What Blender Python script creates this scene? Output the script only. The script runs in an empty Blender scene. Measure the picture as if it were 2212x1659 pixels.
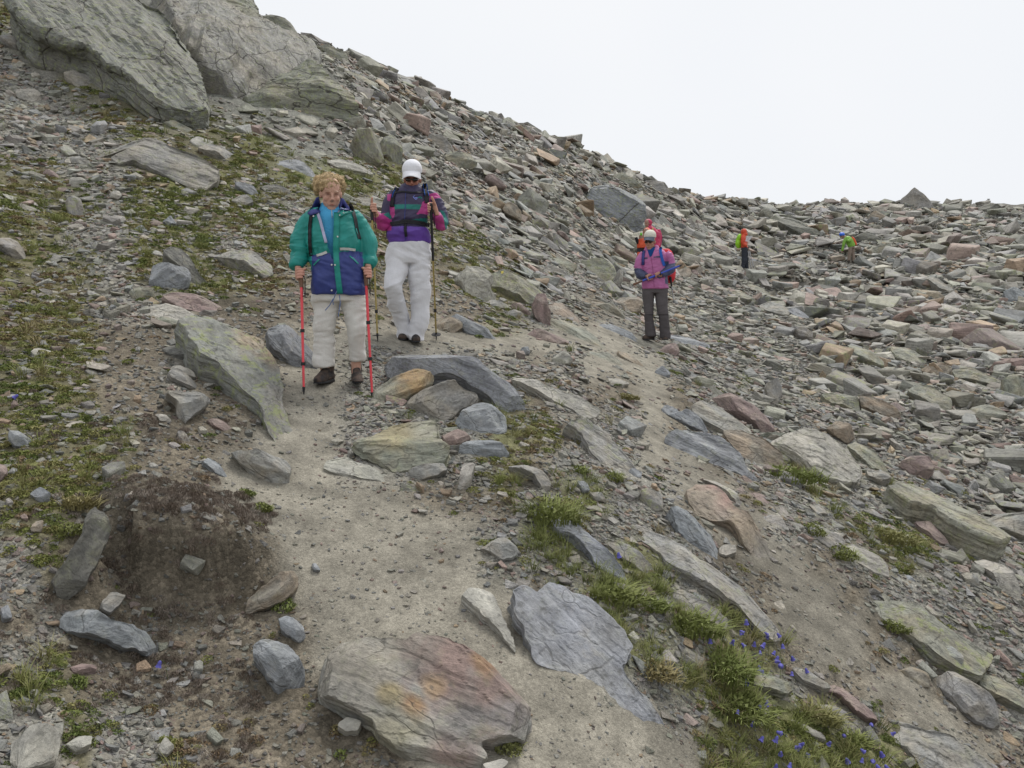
import bpy, bmesh, math, random
import numpy as np
from mathutils import Vector, Matrix, Euler
from mathutils.bvhtree import BVHTree

# ---------------------------------------------------------------- camera, sky, sun, exposure
scene = bpy.context.scene
COL = scene.collection
EYE = np.array([0.0, 0.0, 1.6]); PITCH = math.radians(-4.0)
FPX = 1750.0; CU = 1106.0; CV = 829.5          # focal length in pixels of a 2212 px wide frame
cam_data = bpy.data.cameras.new("camera"); cam = bpy.data.objects.new("camera", cam_data); COL.objects.link(cam)
cam.location = EYE; cam.rotation_euler = (math.pi/2 + PITCH, 0, 0)
cam_data.sensor_width = 36.0; cam_data.lens = 36.0*FPX/2212.0
cam_data.clip_start = 0.05; cam_data.clip_end = 3000
scene.camera = cam

world = bpy.data.worlds.new("World"); scene.world = world; world.use_nodes = True
SUN_EL = math.radians(58); SUN_AZ = math.radians(25)     # azimuth measured clockwise from +Y: light from behind the hill, a little to the right
wn = world.node_tree; wn.nodes.clear()
w_out = wn.nodes.new("ShaderNodeOutputWorld")
w_sky = wn.nodes.new("ShaderNodeTexSky"); w_sky.sky_type = 'NISHITA'; w_sky.sun_disc = False
w_sky.sun_elevation = SUN_EL; w_sky.sun_rotation = SUN_AZ; w_sky.dust_density = 4.0
w_bs = wn.nodes.new("ShaderNodeBackground"); w_bs.inputs[1].default_value = 0.05
wn.links.new(w_sky.outputs[0], w_bs.inputs[0])
# the cloud deck: an even white overcast with very soft mottling over the clear sky
w_tc = wn.nodes.new("ShaderNodeTexCoord")
w_no = wn.nodes.new("ShaderNodeTexNoise"); w_no.inputs["Scale"].default_value = 1.6; w_no.inputs["Detail"].default_value = 3
w_cr = wn.nodes.new("ShaderNodeValToRGB")
w_cr.color_ramp.elements[0].position = 0.3; w_cr.color_ramp.elements[0].color = (0.84, 0.87, 0.915, 1)
w_cr.color_ramp.elements[1].position = 0.7; w_cr.color_ramp.elements[1].color = (0.90, 0.915, 0.94, 1)
wn.links.new(w_tc.outputs["Generated"], w_no.inputs["Vector"]); wn.links.new(w_no.outputs[0], w_cr.inputs[0])
w_bc = wn.nodes.new("ShaderNodeBackground"); w_bc.inputs[1].default_value = 1.0
wn.links.new(w_cr.outputs[0], w_bc.inputs[0])
w_mix = wn.nodes.new("ShaderNodeMixShader"); w_mix.inputs[0].default_value = 0.93
wn.links.new(w_bs.outputs[0], w_mix.inputs[1]); wn.links.new(w_bc.outputs[0], w_mix.inputs[2])
wn.links.new(w_mix.outputs[0], w_out.inputs[0])

sun_d = bpy.data.lights.new("sun", 'SUN'); sun = bpy.data.objects.new("sun", sun_d); COL.objects.link(sun)
sun_d.energy = 2.2; sun_d.angle = math.radians(22); sun_d.color = (1.0, 0.96, 0.9)
sdir = Vector((math.sin(SUN_AZ)*math.cos(SUN_EL), math.cos(SUN_AZ)*math.cos(SUN_EL), math.sin(SUN_EL)))
sun.rotation_euler = (-sdir).to_track_quat('-Z', 'Y').to_euler()

scene.view_settings.view_transform = 'Standard'; scene.view_settings.look = 'None'
scene.view_settings.gamma = 1.0; scene.view_settings.use_curve_mapping = False
scene.view_settings.exposure = 0.1
scene.render.engine = 'CYCLES'
scene.cycles.max_bounces = 5; scene.cycles.diffuse_bounces = 2; scene.cycles.glossy_bounces = 2
scene.cycles.use_denoising = True

# ---------------------------------------------------------------- numeric helpers
def hash3(ix, iy, iz, seed=0):
    h = (ix.astype(np.int64)*374761393 + iy.astype(np.int64)*668265263 + iz.astype(np.int64)*2147483647 + seed*1274126177) & 0xffffffff
    h = ((h ^ (h >> 13))*1274126177) & 0xffffffff
    h = ((h ^ (h >> 16))*2246822519) & 0xffffffff
    return ((h ^ (h >> 15)) & 0xffffff)/float(0xffffff)

def noise3(x, y, z, seed=0):
    x = np.asarray(x, float); y = np.asarray(y, float) + 0*x; z = np.asarray(z, float) + 0*x
    ix, iy, iz = np.floor(x), np.floor(y), np.floor(z)
    fx, fy, fz = x-ix, y-iy, z-iz
    fx = fx*fx*(3-2*fx); fy = fy*fy*(3-2*fy); fz = fz*fz*(3-2*fz)
    r = 0
    for a in (0, 1):
        wa = fx if a else 1-fx
        for b in (0, 1):
            wb = fy if b else 1-fy
            for c in (0, 1):
                wc = fz if c else 1-fz
                r = r + wa*wb*wc*hash3(ix+a, iy+b, iz+c, seed)
    return r*2-1

def fbm(x, y, z=0.0, octaves=4, seed=0, gain=0.5):
    x = np.asarray(x, float); s = 0*x; a = 1.0; f = 1.0; t = 0
    for o in range(octaves):
        s = s + a*noise3(x*f+o*17.3, np.asarray(y)*f+o*9.1, np.asarray(z)*f+o*4.7, seed+o); t += a
        a *= gain; f *= 2.03
    return s/t

RIGHT = np.array([1.0, 0, 0]); FWD = np.array([0, math.cos(PITCH), math.sin(PITCH)]); UP = np.array([0, -math.sin(PITCH), math.cos(PITCH)])
def ray(u, v):
    u = np.asarray(u, float); v = np.asarray(v, float)
    return FWD + ((u-CU)/FPX)[..., None]*RIGHT + ((CV-v)/FPX)[..., None]*UP
def pix(P):
    q = np.asarray(P, float) - EYE
    t = q@FWD; tt = np.where(np.abs(t) < 1e-6, 1e-6, t)
    return CU + FPX*(q@RIGHT)/tt, CV - FPX*(q@UP)/tt, t

# ---------------------------------------------------------------- terrain: height of the hillside, from surveyed depths along bearings
COLS = [
 (-700, [(1659,2.0),(1200,3.0),(800,4.6),(400,8),(100,12),(-300,20)], [(-330,40)]),
 (0,    [(1659,2.4),(1350,3.0),(1100,3.6),(850,4.7),(600,7.0),(400,10),(200,14.5),(0,19),(-200,25)], [(-180,45)]),
 (140,  [(1659,2.5),(1415,3.12),(1200,3.34),(1110,3.6),(850,4.85),(650,7.0),(450,10),(250,14.5),(0,19.5),(-200,25)], [(-150,45)]),
 (430,  [(1659,2.7),(1390,3.38),(1170,3.62),(1085,4.0),(900,5.0),(700,6.8),(550,9),(350,13),(200,17.5),(0,24),(-60,30)], [(-30,45),(120,90)]),
 (270,  [(1659,2.6),(1400,3.32),(1180,3.58),(1105,3.75),(850,5.0),(650,7.0),(450,10),(250,14.5),(0,20),(-110,25)], [(-80,45)]),
 (545,  [(1659,2.75),(1300,3.6),(1050,4.5),(900,5.3),(750,6.6),(600,8.5),(400,12.5),(250,17),(100,23),(20,28)], [(70,45),(200,90)]),
 (740,  [(1659,2.8),(1300,3.65),(1100,4.4),(950,5.3),(832,6.2),(700,7.6),(550,10),(400,14),(250,20),(120,29)], [(170,45),(300,90)]),
 (900,  [(1659,2.8),(1300,3.7),(1100,4.5),(950,5.4),(830,6.6),(742,7.9),(640,9.6),(500,13),(380,18),(270,26),(190,34)], [(235,50),(400,100)]),
 (1106, [(1659,2.85),(1300,3.75),(1100,4.5),(950,5.4),(850,6.5),(740,8.6),(650,11),(550,15),(430,22),(340,30),(272,39)], [(320,55),(480,110)]),
 (1270, [(1659,2.95),(1300,3.85),(1100,4.7),(950,5.9),(850,7.2),(740,9.8),(650,13.5),(570,18.5),(500,24),(410,33),(330,43)], [(380,58),(520,115)]),
 (1400, [(1659,3.1),(1300,4.0),(1100,5.0),(950,6.6),(850,8.3),(742,11.7),(660,17),(597,24),(500,33),(400,46)], [(440,62),(550,120)]),
 (1608, [(1659,3.3),(1300,4.4),(1100,5.7),(950,7.8),(850,10.2),(750,15),(660,23),(582,34),(505,44),(443,56)], [(480,75),(560,140)]),
 (1850, [(1659,3.6),(1300,5.0),(1100,6.6),(950,9),(850,12),(750,17),(650,26),(568,36),(498,46),(440,58)], [(480,75),(560,140)]),
 (2212, [(1659,4.2),(1300,5.9),(1100,7.9),(950,10.5),(850,13.5),(750,18.5),(650,27),(550,39),(488,49),(436,60)], [(470,80),(560,150)]),
 (3000, [(1659,4.8),(1300,6.8),(1000,11),(800,17),(650,28),(500,45),(440,60)], [(480,80),(560,150)]),
]
LR0, LR1, NR = math.log(0.4), math.log(420.0), 260
lrg = np.linspace(LR0, LR1, NR)
def back_plane(az, r):
    x = r*np.sin(az); y = r*np.cos(az)
    return -0.25 - 0.30*x*np.exp(-np.abs(x)/25) + 0.16*np.minimum(y, 0)*np.exp(-np.abs(y)/60)
az_list, prof = [], []
for u, near, far in COLS:
    pts = near + far
    P = np.array([EYE + d*ray(u, v) for v, d in pts])
    r = np.hypot(P[:, 0], P[:, 1]); az = math.atan((u-CU)/FPX)
    z = P[:, 2]
    r = np.concatenate([[0.4], r, [420.0]]); z0 = float(back_plane(az, 0.4)); z = np.concatenate([[z0], z, [z[-1]-60]])
    az_list.append(az); prof.append(np.interp(lrg, np.log(r), z))
for azd in (-75, -110, -150, -200, 110, 80, 60, 150):
    a = math.radians(azd)
    if azd == -200: a = -math.pi
    az_list.append(a); prof.append(back_plane(a, np.exp(lrg)))
az_list.append(math.pi); prof.append(back_plane(-math.pi, np.exp(lrg)))
o = np.argsort(az_list); az_arr = np.array(az_list)[o]; prof = np.array(prof)[o]
k = np.array([1, 4, 6, 4, 1.0]); k /= k.sum()
for it in range(1):
    pp = np.pad(prof, ((0, 0), (2, 2)), mode='edge'); prof = sum(k[i]*pp[:, i:i+NR] for i in range(5))
NA = 1441; azg = np.linspace(-math.pi, math.pi, NA)
TAB = np.array([np.interp(azg, az_arr, prof[:, j]) for j in range(NR)]).T
for it in range(34):     # soften creases between the bearings
    pp = np.pad(TAB, ((2, 2), (0, 0)), mode='wrap'); TAB = sum(k[i]*pp[i:i+NA] for i in range(5))

def base_h(x, y):
    x = np.asarray(x, float); y = np.asarray(y, float)
    r = np.maximum(np.hypot(x, y), 0.4001); az = np.arctan2(x, y)
    a = (az+math.pi)/(2*math.pi)*(NA-1); b = (np.log(np.minimum(r, 419.0))-LR0)/(LR1-LR0)*(NR-1)
    ia = np.clip(a.astype(int), 0, NA-2); ib = np.clip(b.astype(int), 0, NR-2); fa = a-ia; fb = b-ib
    return (TAB[ia, ib]*(1-fa)*(1-fb) + TAB[ia+1, ib]*fa*(1-fb) + TAB[ia, ib+1]*(1-fa)*fb + TAB[ia+1, ib+1]*fa*fb)

TS = np.geomspace(1.2, 200, 900)
def hit(u, v, hf=base_h):
    d = ray(u, v); P = EYE + TS[:, None]*d
    below = P[:, 2] - hf(P[:, 0], P[:, 1]) < 0
    if not below.any(): return None, None
    i = int(np.argmax(below)); lo, hi = TS[max(i-1, 0)], TS[i]
    for _ in range(20):
        m = 0.5*(lo+hi); q = EYE + m*d
        if q[2] < hf(q[0], q[1]): hi = m
        else: lo = m
    return EYE + hi*d, hi

def normal_at(x, y, e=0.15):
    gx = (base_h(x+e, y)-base_h(x-e, y))/(2*e); gy = (base_h(x, y+e)-base_h(x, y-e))/(2*e)
    n = np.array([-gx, -gy, np.ones_like(gx)]).T
    return n/np.linalg.norm(n, axis=-1, keepdims=True)

# ---------------------------------------------------------------- ground types (P path, D bare soil, S fine scree, T talus, V moss and low plants, G grass, K crag)
ZG = """
VKKKKKKKKTTTTTTTTTTTTTTTTTTTTTTT
SVKKKKKKKKTTTTTTTTTTTTTTTTTTTTTT
SSVKKKKKKKKTTTTTTTTTTTTTTTTTTTTT
SSSVVKVKKKKTTTTTTTTTTTTTTTTTTTTT
SSSSVVVVGKKTTTTTTTTTTTTTTTTTTTTT
VVSSVVVVVGGGVTTTTTTTTTTTTTTTTTTT
VVVSVVVVVSVVVTTTTTTTTTTTTTTTTTTT
VVSSVVVSVVVVVVVTTTTTTTTTTTTTTTTT
VVVSVVVVVDDVDDVVTSSTTTTTTTTTTTTT
VVVSSSDDDDDDDDDVSSDSSSTTTTTTTTTT
VVVDDDDDDPPPPPPPPPPPSSSSSTTTTTTT
VVVDDSDDDPPSSSSSDSPPPSSSSTTTTTTT
VVVDDDDDDPPSSSSVDSDDPDSSSSTTTTTT
VVVVDDDDPPPSSSSGVDSSPDSTTSSTTTTT
VVVVDDDPPPPSSSSVDSSSPPDSGSSSSTTT
VVVDDDDPPPPPPDDDSGGSSPPDSGSSSSTT
VVDDDDDDPPPPPPPSGGSSSDPPSSVSVSSS
SVDDDDDDDPPPPPPSSGSGGSDPPDSVVSSS
SDDDDDDDDPPPPPPPDSGGGSSDPPDSSSSS
DSDDDDDDDDPPPPPPDSSGSGGDPPPDSSSS
SVDDDDDDDDPPPPPPPPSGGSGGDPPDDSSS
VVDDDDDDDDDDPPPPPPPSSGGGSDDPPDSS
SSVSSDDDDDDDDPPPPPPPPSGVGGSDPPDS
SSVSSVDDDDDDDPPPPPPPPPVGGGGGVSPD
""".split()
TYPES = "PDSTVGK"
ZONE = np.zeros((24, 32, 7))
for j, row in enumerate(ZG):
    for i, c in enumerate(row): ZONE[j, i, TYPES.index(c)] = 1
def zones(P):
    """soft ground-type weights for world points (N,3) -> (N,7)"""
    P = np.asarray(P, float); x, y = P[:, 0], P[:, 1]
    r = np.hypot(x, y)
    Q = P.copy(); Q[:, 2] = base_h(x, y)
    u, v, t = pix(Q)
    bad = t < 1.2
    u = np.where(bad, np.where(x < 0, -50, 2300), u); v = np.where(bad, 1700, v)
    wob = 45.0
    sc = 3.0/np.maximum(r, 2)*2.2
    u = u + wob*fbm(x*sc, y*sc, 3.1, 3, seed=11); v = v + 0.8*wob*fbm(x*sc, y*sc, 8.7, 3, seed=12)
    a = np.clip(u/69.125-0.5, 0, 30.999); b = np.clip(v/69.125-0.5, 0, 22.999)
    ia = a.astype(int); ib = b.astype(int); fa = (a-ia)[:, None]; fb = (b-ib)[:, None]
    fa = fa*fa*(3-2*fa); fb = fb*fb*(3-2*fb)
    return (ZONE[ib, ia]*(1-fa)*(1-fb) + ZONE[ib, ia+1]*fa*(1-fb) + ZONE[ib+1, ia]*(1-fa)*fb + ZONE[ib+1, ia+1]*fa*fb)

# the raised, undermined bank of dark soil at the left of the path
BANK = np.array([hit(*p)[0][:2] for p in ((262, 1068), (390, 1056), (520, 1075), (600, 1115), (618, 1170), (575, 1215), (535, 1262), (470, 1285), (400, 1270), (340, 1240), (285, 1205), (250, 1150))])
def bank_rise(x, y):
    out = np.zeros(len(x)); c = BANK.mean(0); ii = np.where(np.hypot(x-c[0], y-c[1]) < 1.6)[0]
    if not len(ii): return out
    px_ = x[ii]; py_ = y[ii]; dmin = np.full(len(ii), 9.0); ins = np.zeros(len(ii), bool)
    wx = px_+0.07*fbm(px_*7, py_*7, 0, 3, seed=71); wy = py_+0.07*fbm(px_*7, py_*7, 5, 3, seed=72)
    for i in range(len(BANK)):
        a = BANK[i]; b = BANK[(i+1) % len(BANK)]; ab = b-a; t = np.clip(((wx-a[0])*ab[0]+(wy-a[1])*ab[1])/(ab@ab), 0, 1)
        dmin = np.minimum(dmin, np.hypot(wx-a[0]-t*ab[0], wy-a[1]-t*ab[1]))
        if a[1] != b[1]: ins ^= ((a[1] > wy) != (b[1] > wy)) & (wx < (b[0]-a[0])*(wy-a[1])/(b[1]-a[1])+a[0])
    back = np.clip((py_-c[1]+0.25)/0.55, 0, 1)
    sd = np.where(ins, dmin, -dmin); wid = 0.05+0.5*back
    k_ = np.clip(sd/wid+0.5, 0, 1); out[ii] = 0.24*k_*k_*(3-2*k_)*(1-0.8*back) - 0.05*np.exp(-((sd+0.07)/0.05)**2)*(1-back); return out
AMP = np.array([0.007, 0.030, 0.022, 0.06, 0.030, 0.022, 0.05])
def relief(x, y, W):
    r = np.hypot(x, y); amp = W@AMP
    lod = np.clip(r/6.0, 0.7, 5.0)
    n1 = fbm(x*2.3/lod, y*2.3/lod, 0, 3, seed=1)*lod*1.1
    n2 = fbm(x*13, y*13, 0, 4, seed=5)*0.9
    n3 = np.abs(fbm(x*28, y*28, 0, 3, seed=9))*-0.55*(r < 14)
    und = 0.10*fbm(x*0.7, y*0.7, 0, 2, seed=21)*np.clip(1-W[:, 0], 0, 1)*np.clip(r/6-0.4, 0, 3)
    return amp*(n1+n2+n3) + und + bank_rise(x, y)
_hc = {}
def ground_h(x, y):
    x = np.atleast_1d(np.asarray(x, float)); y = np.atleast_1d(np.asarray(y, float))
    b = base_h(x, y); P = np.stack([x, y, b], 1)
    return b + relief(x, y, zones(P))

# ---------------------------------------------------------------- material helpers
def new_mat(name):
    m = bpy.data.materials.new(name); m.use_nodes = True; nt = m.node_tree; nt.nodes.clear()
    out = nt.nodes.new("ShaderNodeOutputMaterial"); b = nt.nodes.new("ShaderNodeBsdfPrincipled")
    nt.links.new(b.outputs[0], out.inputs[0]); return m, nt, b
def nd(nt, typ, ins=None, **kw):
    n = nt.nodes.new(typ)
    for a, b in kw.items(): setattr(n, a, b)
    for a, b in (ins or {}).items():
        if isinstance(b, bpy.types.NodeSocket): nt.links.new(b, n.inputs[a])
        else: n.inputs[a].default_value = b
    return n
def ramp(nt, fac, stops):
    n = nt.nodes.new("ShaderNodeValToRGB"); nt.links.new(fac, n.inputs[0]); e = n.color_ramp.elements
    while len(e) < len(stops): e.new(0.5)
    for i, (p, c) in enumerate(stops):
        e[i].position = p; e[i].color = (c, c, c, 1) if not hasattr(c, '__len__') else tuple(c)+(1,)
    return n.outputs[0]
def mixc(nt, fac, a, b, mode='MIX'):
    n = nt.nodes.new("ShaderNodeMix"); n.data_type = 'RGBA'; n.blend_type = mode
    for s, v in ((n.inputs[0], fac), (n.inputs[6], a), (n.inputs[7], b)):
        if isinstance(v, bpy.types.NodeSocket): nt.links.new(v, s)
        else: s.default_value = v if not hasattr(v, '__len__') else (tuple(v)+(1,))[:4]
    return n.outputs[2]
def math_n(nt, op, a, b=0.0, clamp=False):
    n = nt.nodes.new("ShaderNodeMath"); n.operation = op; n.use_clamp = clamp
    for s, v in ((n.inputs[0], a), (n.inputs[1], b)):
        if isinstance(v, bpy.types.NodeSocket): nt.links.new(v, s)
        else: s.default_value = v
    return n.outputs[0]

def mat_ground():
    m, nt, b = new_mat("ground")
    geo = nd(nt, "ShaderNodeNewGeometry"); pos = geo.outputs["Position"]
    base = nd(nt, "ShaderNodeAttribute", attribute_name="gcol").outputs["Color"]
    gr = nd(nt, "ShaderNodeAttribute", attribute_name="grit").outputs["Fac"]
    cells = nd(nt, "ShaderNodeTexVoronoi", {"Vector": pos, "Scale": 55.0, "Randomness": 1.0})
    cells2 = nd(nt, "ShaderNodeTexVoronoi", {"Vector": pos, "Scale": 150.0})
    sep = nd(nt, "ShaderNodeSeparateColor", {0: cells.outputs["Color"]}).outputs[0]
    sep2 = nd(nt, "ShaderNodeSeparateColor", {0: cells2.outputs["Color"]}).outputs[1]
    n1 = nd(nt, "ShaderNodeTexNoise", {"Vector": pos, "Scale": 9.0, "Detail": 8.0, "Roughness": 0.65}).outputs[0]
    n2 = nd(nt, "ShaderNodeTexNoise", {"Vector": pos, "Scale": 70.0, "Detail": 5.0, "Roughness": 0.7}).outputs[0]
    f1 = ramp(nt, sep, [(0.0, 0.72), (0.6, 0.97), (1.0, 1.4)])
    f2 = ramp(nt, sep2, [(0.0, 0.84), (1.0, 1.18)])
    f3 = ramp(nt, n1, [(0.3, 0.72), (0.7, 1.25)])
    f4 = ramp(nt, n2, [(0.3, 0.8), (0.7, 1.2)])
    grf = mixc(nt, gr, (1, 1, 1), f1)
    c = mixc(nt, 1.0, base, grf, 'MULTIPLY'); c = mixc(nt, 1.0, c, f2, 'MULTIPLY')
    c = mixc(nt, 1.0, c, f3, 'MULTIPLY'); c = mixc(nt, 1.0, c, f4, 'MULTIPLY')
    nt.links.new(c, b.inputs["Base Color"]); b.inputs["Roughness"].default_value = 0.95
    b.inputs["Specular IOR Level"].default_value = 0.15
    d1 = math_n(nt, 'MULTIPLY', cells.outputs["Distance"], -0.9); d1 = math_n(nt, 'MULTIPLY', d1, gr)
    h = math_n(nt, 'ADD', d1, math_n(nt, 'MULTIPLY', n2, 1.1))
    h = math_n(nt, 'ADD', h, math_n(nt, 'MULTIPLY', cells2.outputs["Distance"], -0.35))
    bp = nd(nt, "ShaderNodeBump", {"Height": h, "Strength": 0.75, "Distance": 0.012})
    nt.links.new(bp.outputs[0], b.inputs["Normal"])
    return m

def mat_stone(name, inst):
    """foliated schist; colour and lichen come from the piece itself (rcol / lichen)"""
    m, nt, b = new_mat(name)
    tc = nd(nt, "ShaderNodeTexCoord").outputs["Object"]
    if inst:
        at = nd(nt, "ShaderNodeAttribute", attribute_name="rcol", attribute_type='INSTANCER').outputs["Color"]
        li = nd(nt, "ShaderNodeAttribute", attribute_name="lich", attribute_type='INSTANCER').outputs["Fac"]
        off = nd(nt, "ShaderNodeVectorMath", {0: at, 1: (37.0, 91.0, 53.0)}, operation='MULTIPLY').outputs[0]
        tc = nd(nt, "ShaderNodeVectorMath", {0: tc, 1: off}, operation='ADD').outputs[0]
        sc = 0.45
    else:
        at = nd(nt, "ShaderNodeAttribute", attribute_name="tint").outputs["Color"]
        li = nd(nt, "ShaderNodeAttribute", attribute_name="lich", attribute_type='OBJECT').outputs["Fac"]
        sc = 1.0
    st = nd(nt, "ShaderNodeMapping", {"Vector": tc, "Scale": (2.2, 7.0, 26.0)}).outputs[0]
    streak = nd(nt, "ShaderNodeTexNoise", {"Vector": st, "Scale": 1.6*sc, "Detail": 9.0, "Roughness": 0.66, "Distortion": 0.12}).outputs[0]
    big = nd(nt, "ShaderNodeTexNoise", {"Vector": tc, "Scale": 3.2*sc, "Detail": 5.0, "Roughness": 0.6}).outputs[0]
    fine = nd(nt, "ShaderNodeTexNoise", {"Vector": tc, "Scale": 42.0*sc, "Detail": 6.0, "Roughness": 0.75}).outputs[0]
    f1 = ramp(nt, streak, [(0.28, 0.6), (0.5, 1.0), (0.72, 1.42)])
    f2 = ramp(nt, big, [(0.28, 0.72), (0.7, 1.28)])
    f3 = ramp(nt, fine, [(0.3, 0.76), (0.7, 1.24)])
    c = mixc(nt, 1.0, at, f1, 'MULTIPLY'); c = mixc(nt, 1.0, c, f2, 'MULTIPLY'); c = mixc(nt, 1.0, c, f3, 'MULTIPLY')
    # rust weathering along the streaks
    big2 = nd(nt, "ShaderNodeTexNoise", {"Vector": tc, "Scale": 5.1*sc, "Detail": 7.0, "Roughness": 0.68}).outputs[0]
    rf = ramp(nt, big2, [(0.56, 0.0), (0.72, 0.55)])
    c = mixc(nt, math_n(nt, 'MULTIPLY', rf, 0.5), c, (0.27, 0.185, 0.11))
    # lichen: pale yellow-green crusts and small dark specks
    vor = nd(nt, "ShaderNodeTexNoise", {"Vector": tc, "Scale": 11.0*sc, "Detail": 7.0, "Roughness": 0.78}).outputs[0]
    lf = ramp(nt, vor, [(0.52, 0.0), (0.60, 1.0)]); lf = math_n(nt, 'MULTIPLY', lf, li, True)
    c = mixc(nt, math_n(nt, 'MULTIPLY', lf, 0.8), c, (0.27, 0.30, 0.13))
    sp = nd(nt, "ShaderNodeTexNoise", {"Vector": tc, "Scale": 24.0*sc, "Detail": 3.0, "Roughness": 0.6, "W": 3.0}, noise_dimensions='4D').outputs[0]
    c = mixc(nt, ramp(nt, sp, [(0.57, 0.0), (0.67, 0.55)]), c, (0.085, 0.085, 0.075))
    ckm = nd(nt, "ShaderNodeMapping", {"Vector": nd(nt, "ShaderNodeVectorMath", {0: tc, 1: nd(nt, "ShaderNodeVectorMath", {0: nd(nt, "ShaderNodeTexNoise", {"Vector": tc, "Scale": 4.0*sc, "Detail": 3.0}).outputs["Color"], 1: (0.13, 0.13, 0.13)}, operation='MULTIPLY').outputs[0]}, operation='ADD').outputs[0], "Scale": (1.0, 2.3, 5.0)}).outputs[0]
    ck = nd(nt, "ShaderNodeTexVoronoi", {"Vector": ckm, "Scale": 2.2*sc}, feature='DISTANCE_TO_EDGE').outputs["Distance"]
    crk = ramp(nt, ck, [(0.0, 1.0), (0.022, 0.0)])
    crk = math_n(nt, 'MULTIPLY', crk, ramp(nt, big, [(0.45, 0.0), (0.6, 0.42)]))
    if not inst:
        ck2 = nd(nt, "ShaderNodeTexVoronoi", {"Vector": ckm, "Scale": 0.42}, feature='DISTANCE_TO_EDGE').outputs["Distance"]
        crk = math_n(nt, 'MAXIMUM', crk, math_n(nt, 'MULTIPLY', ramp(nt, ck2, [(0.0, 1.0), (0.006, 0.8), (0.013, 0.0)]), nd(nt, "ShaderNodeAttribute", attribute_name="massive", attribute_type='OBJECT').outputs["Fac"]))
        c = mixc(nt, crk, c, (0.06, 0.055, 0.045))
    nt.links.new(c, b.inputs["Base Color"]); b.inputs["Roughness"].default_value = 0.72
    b.inputs["Specular IOR Level"].default_value = 0.35
    h = math_n(nt, 'ADD', math_n(nt, 'MULTIPLY', streak, 1.4), math_n(nt, 'MULTIPLY', fine, 0.45))
    h = math_n(nt, 'ADD', h, math_n(nt, 'MULTIPLY', big, 0.9))
    if not inst: h = math_n(nt, 'SUBTRACT', h, math_n(nt, 'MULTIPLY', crk, 0.8))
    bp = nd(nt, "ShaderNodeBump", {"Height": h, "Strength": 0.65, "Distance": 0.035 if not inst else 0.03})
    nt.links.new(bp.outputs[0], b.inputs["Normal"])
    return m

def mat_plain(name, col, rough=0.7, bump=0.0, bscale=60.0, var=0.15, metal=0.0, spec=0.3, attr=None, vscale=12.0):
    m, nt, b = new_mat(name)
    tc = nd(nt, "ShaderNodeTexCoord").outputs["Object"]
    n = nd(nt, "ShaderNodeTexNoise", {"Vector": tc, "Scale": vscale, "Detail": 4.0}).outputs[0]
    f = ramp(nt, n, [(0.3, 1-var), (0.7, 1+var)])
    src = nd(nt, "ShaderNodeAttribute", attribute_name=attr).outputs["Color"] if attr else tuple(col)
    c = mixc(nt, 1.0, src, f, 'MULTIPLY')
    nt.links.new(c, b.inputs["Base Color"]); b.inputs["Roughness"].default_value = rough
    b.inputs["Metallic"].default_value = metal; b.inputs["Specular IOR Level"].default_value = spec
    if bump:
        n2 = nd(nt, "ShaderNodeTexNoise", {"Vector": tc, "Scale": bscale, "Detail": 4.0}).outputs[0]
        bp = nd(nt, "ShaderNodeBump", {"Height": n2, "Strength": bump, "Distance": 0.01})
        nt.links.new(bp.outputs[0], b.inputs["Normal"])
    return m

def mat_leaf(name, stops):
    """plants: colour varies from instance to instance between the stops"""
    m, nt, b = new_mat(name)
    at = nd(nt, "ShaderNodeAttribute", attribute_name="rnd", attribute_type='INSTANCER').outputs["Fac"]
    c = ramp(nt, at, stops)
    lv = nd(nt, "ShaderNodeAttribute", attribute_name="leafv").outputs["Fac"]
    c = mixc(nt, 1.0, c, ramp(nt, lv, [(0.0, 0.55), (1.0, 1.45)]), 'MULTIPLY')
    nt.links.new(c, b.inputs["Base Color"]); b.inputs["Roughness"].default_value = 0.7
    b.inputs["Specular IOR Level"].default_value = 0.15
    return m

def link_mesh(name, verts, faces, mat, parent=None, smooth=False):
    me = bpy.data.meshes.new(name)
    me.from_pydata([tuple(v) for v in verts] if not isinstance(verts, list) else verts, [], faces if isinstance(faces, list) else faces.tolist())
    if mat: me.materials.append(mat)
    if smooth: me.polygons.foreach_set("use_smooth", np.ones(len(me.polygons), bool))
    o = bpy.data.objects.new(name, me); COL.objects.link(o)
    if parent: o.parent = parent
    return o
def set_col(me, name, arr, dom='POINT'):
    a = me.attributes.new(name, 'FLOAT_COLOR', dom); arr = np.asarray(arr, float)
    if arr.shape[1] == 3: arr = np.concatenate([arr, np.ones((len(arr), 1))], 1)
    a.data.foreach_set("color", arr.ravel())
def set_f(me, name, arr, dom='POINT'):
    a = me.attributes.new(name, 'FLOAT', dom); a.data.foreach_set("value", np.asarray(arr, float).ravel())
def tag(o, label=None, cat=None, group=None, kind=None):
    if label: o["label"] = label
    if cat: o["category"] = cat
    if group: o["group"] = group
    if kind: o["kind"] = kind
    return o

M_GROUND = mat_ground(); M_ROCK = mat_stone("schist_rock", False); M_INST = mat_stone("schist_stone", True)

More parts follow.
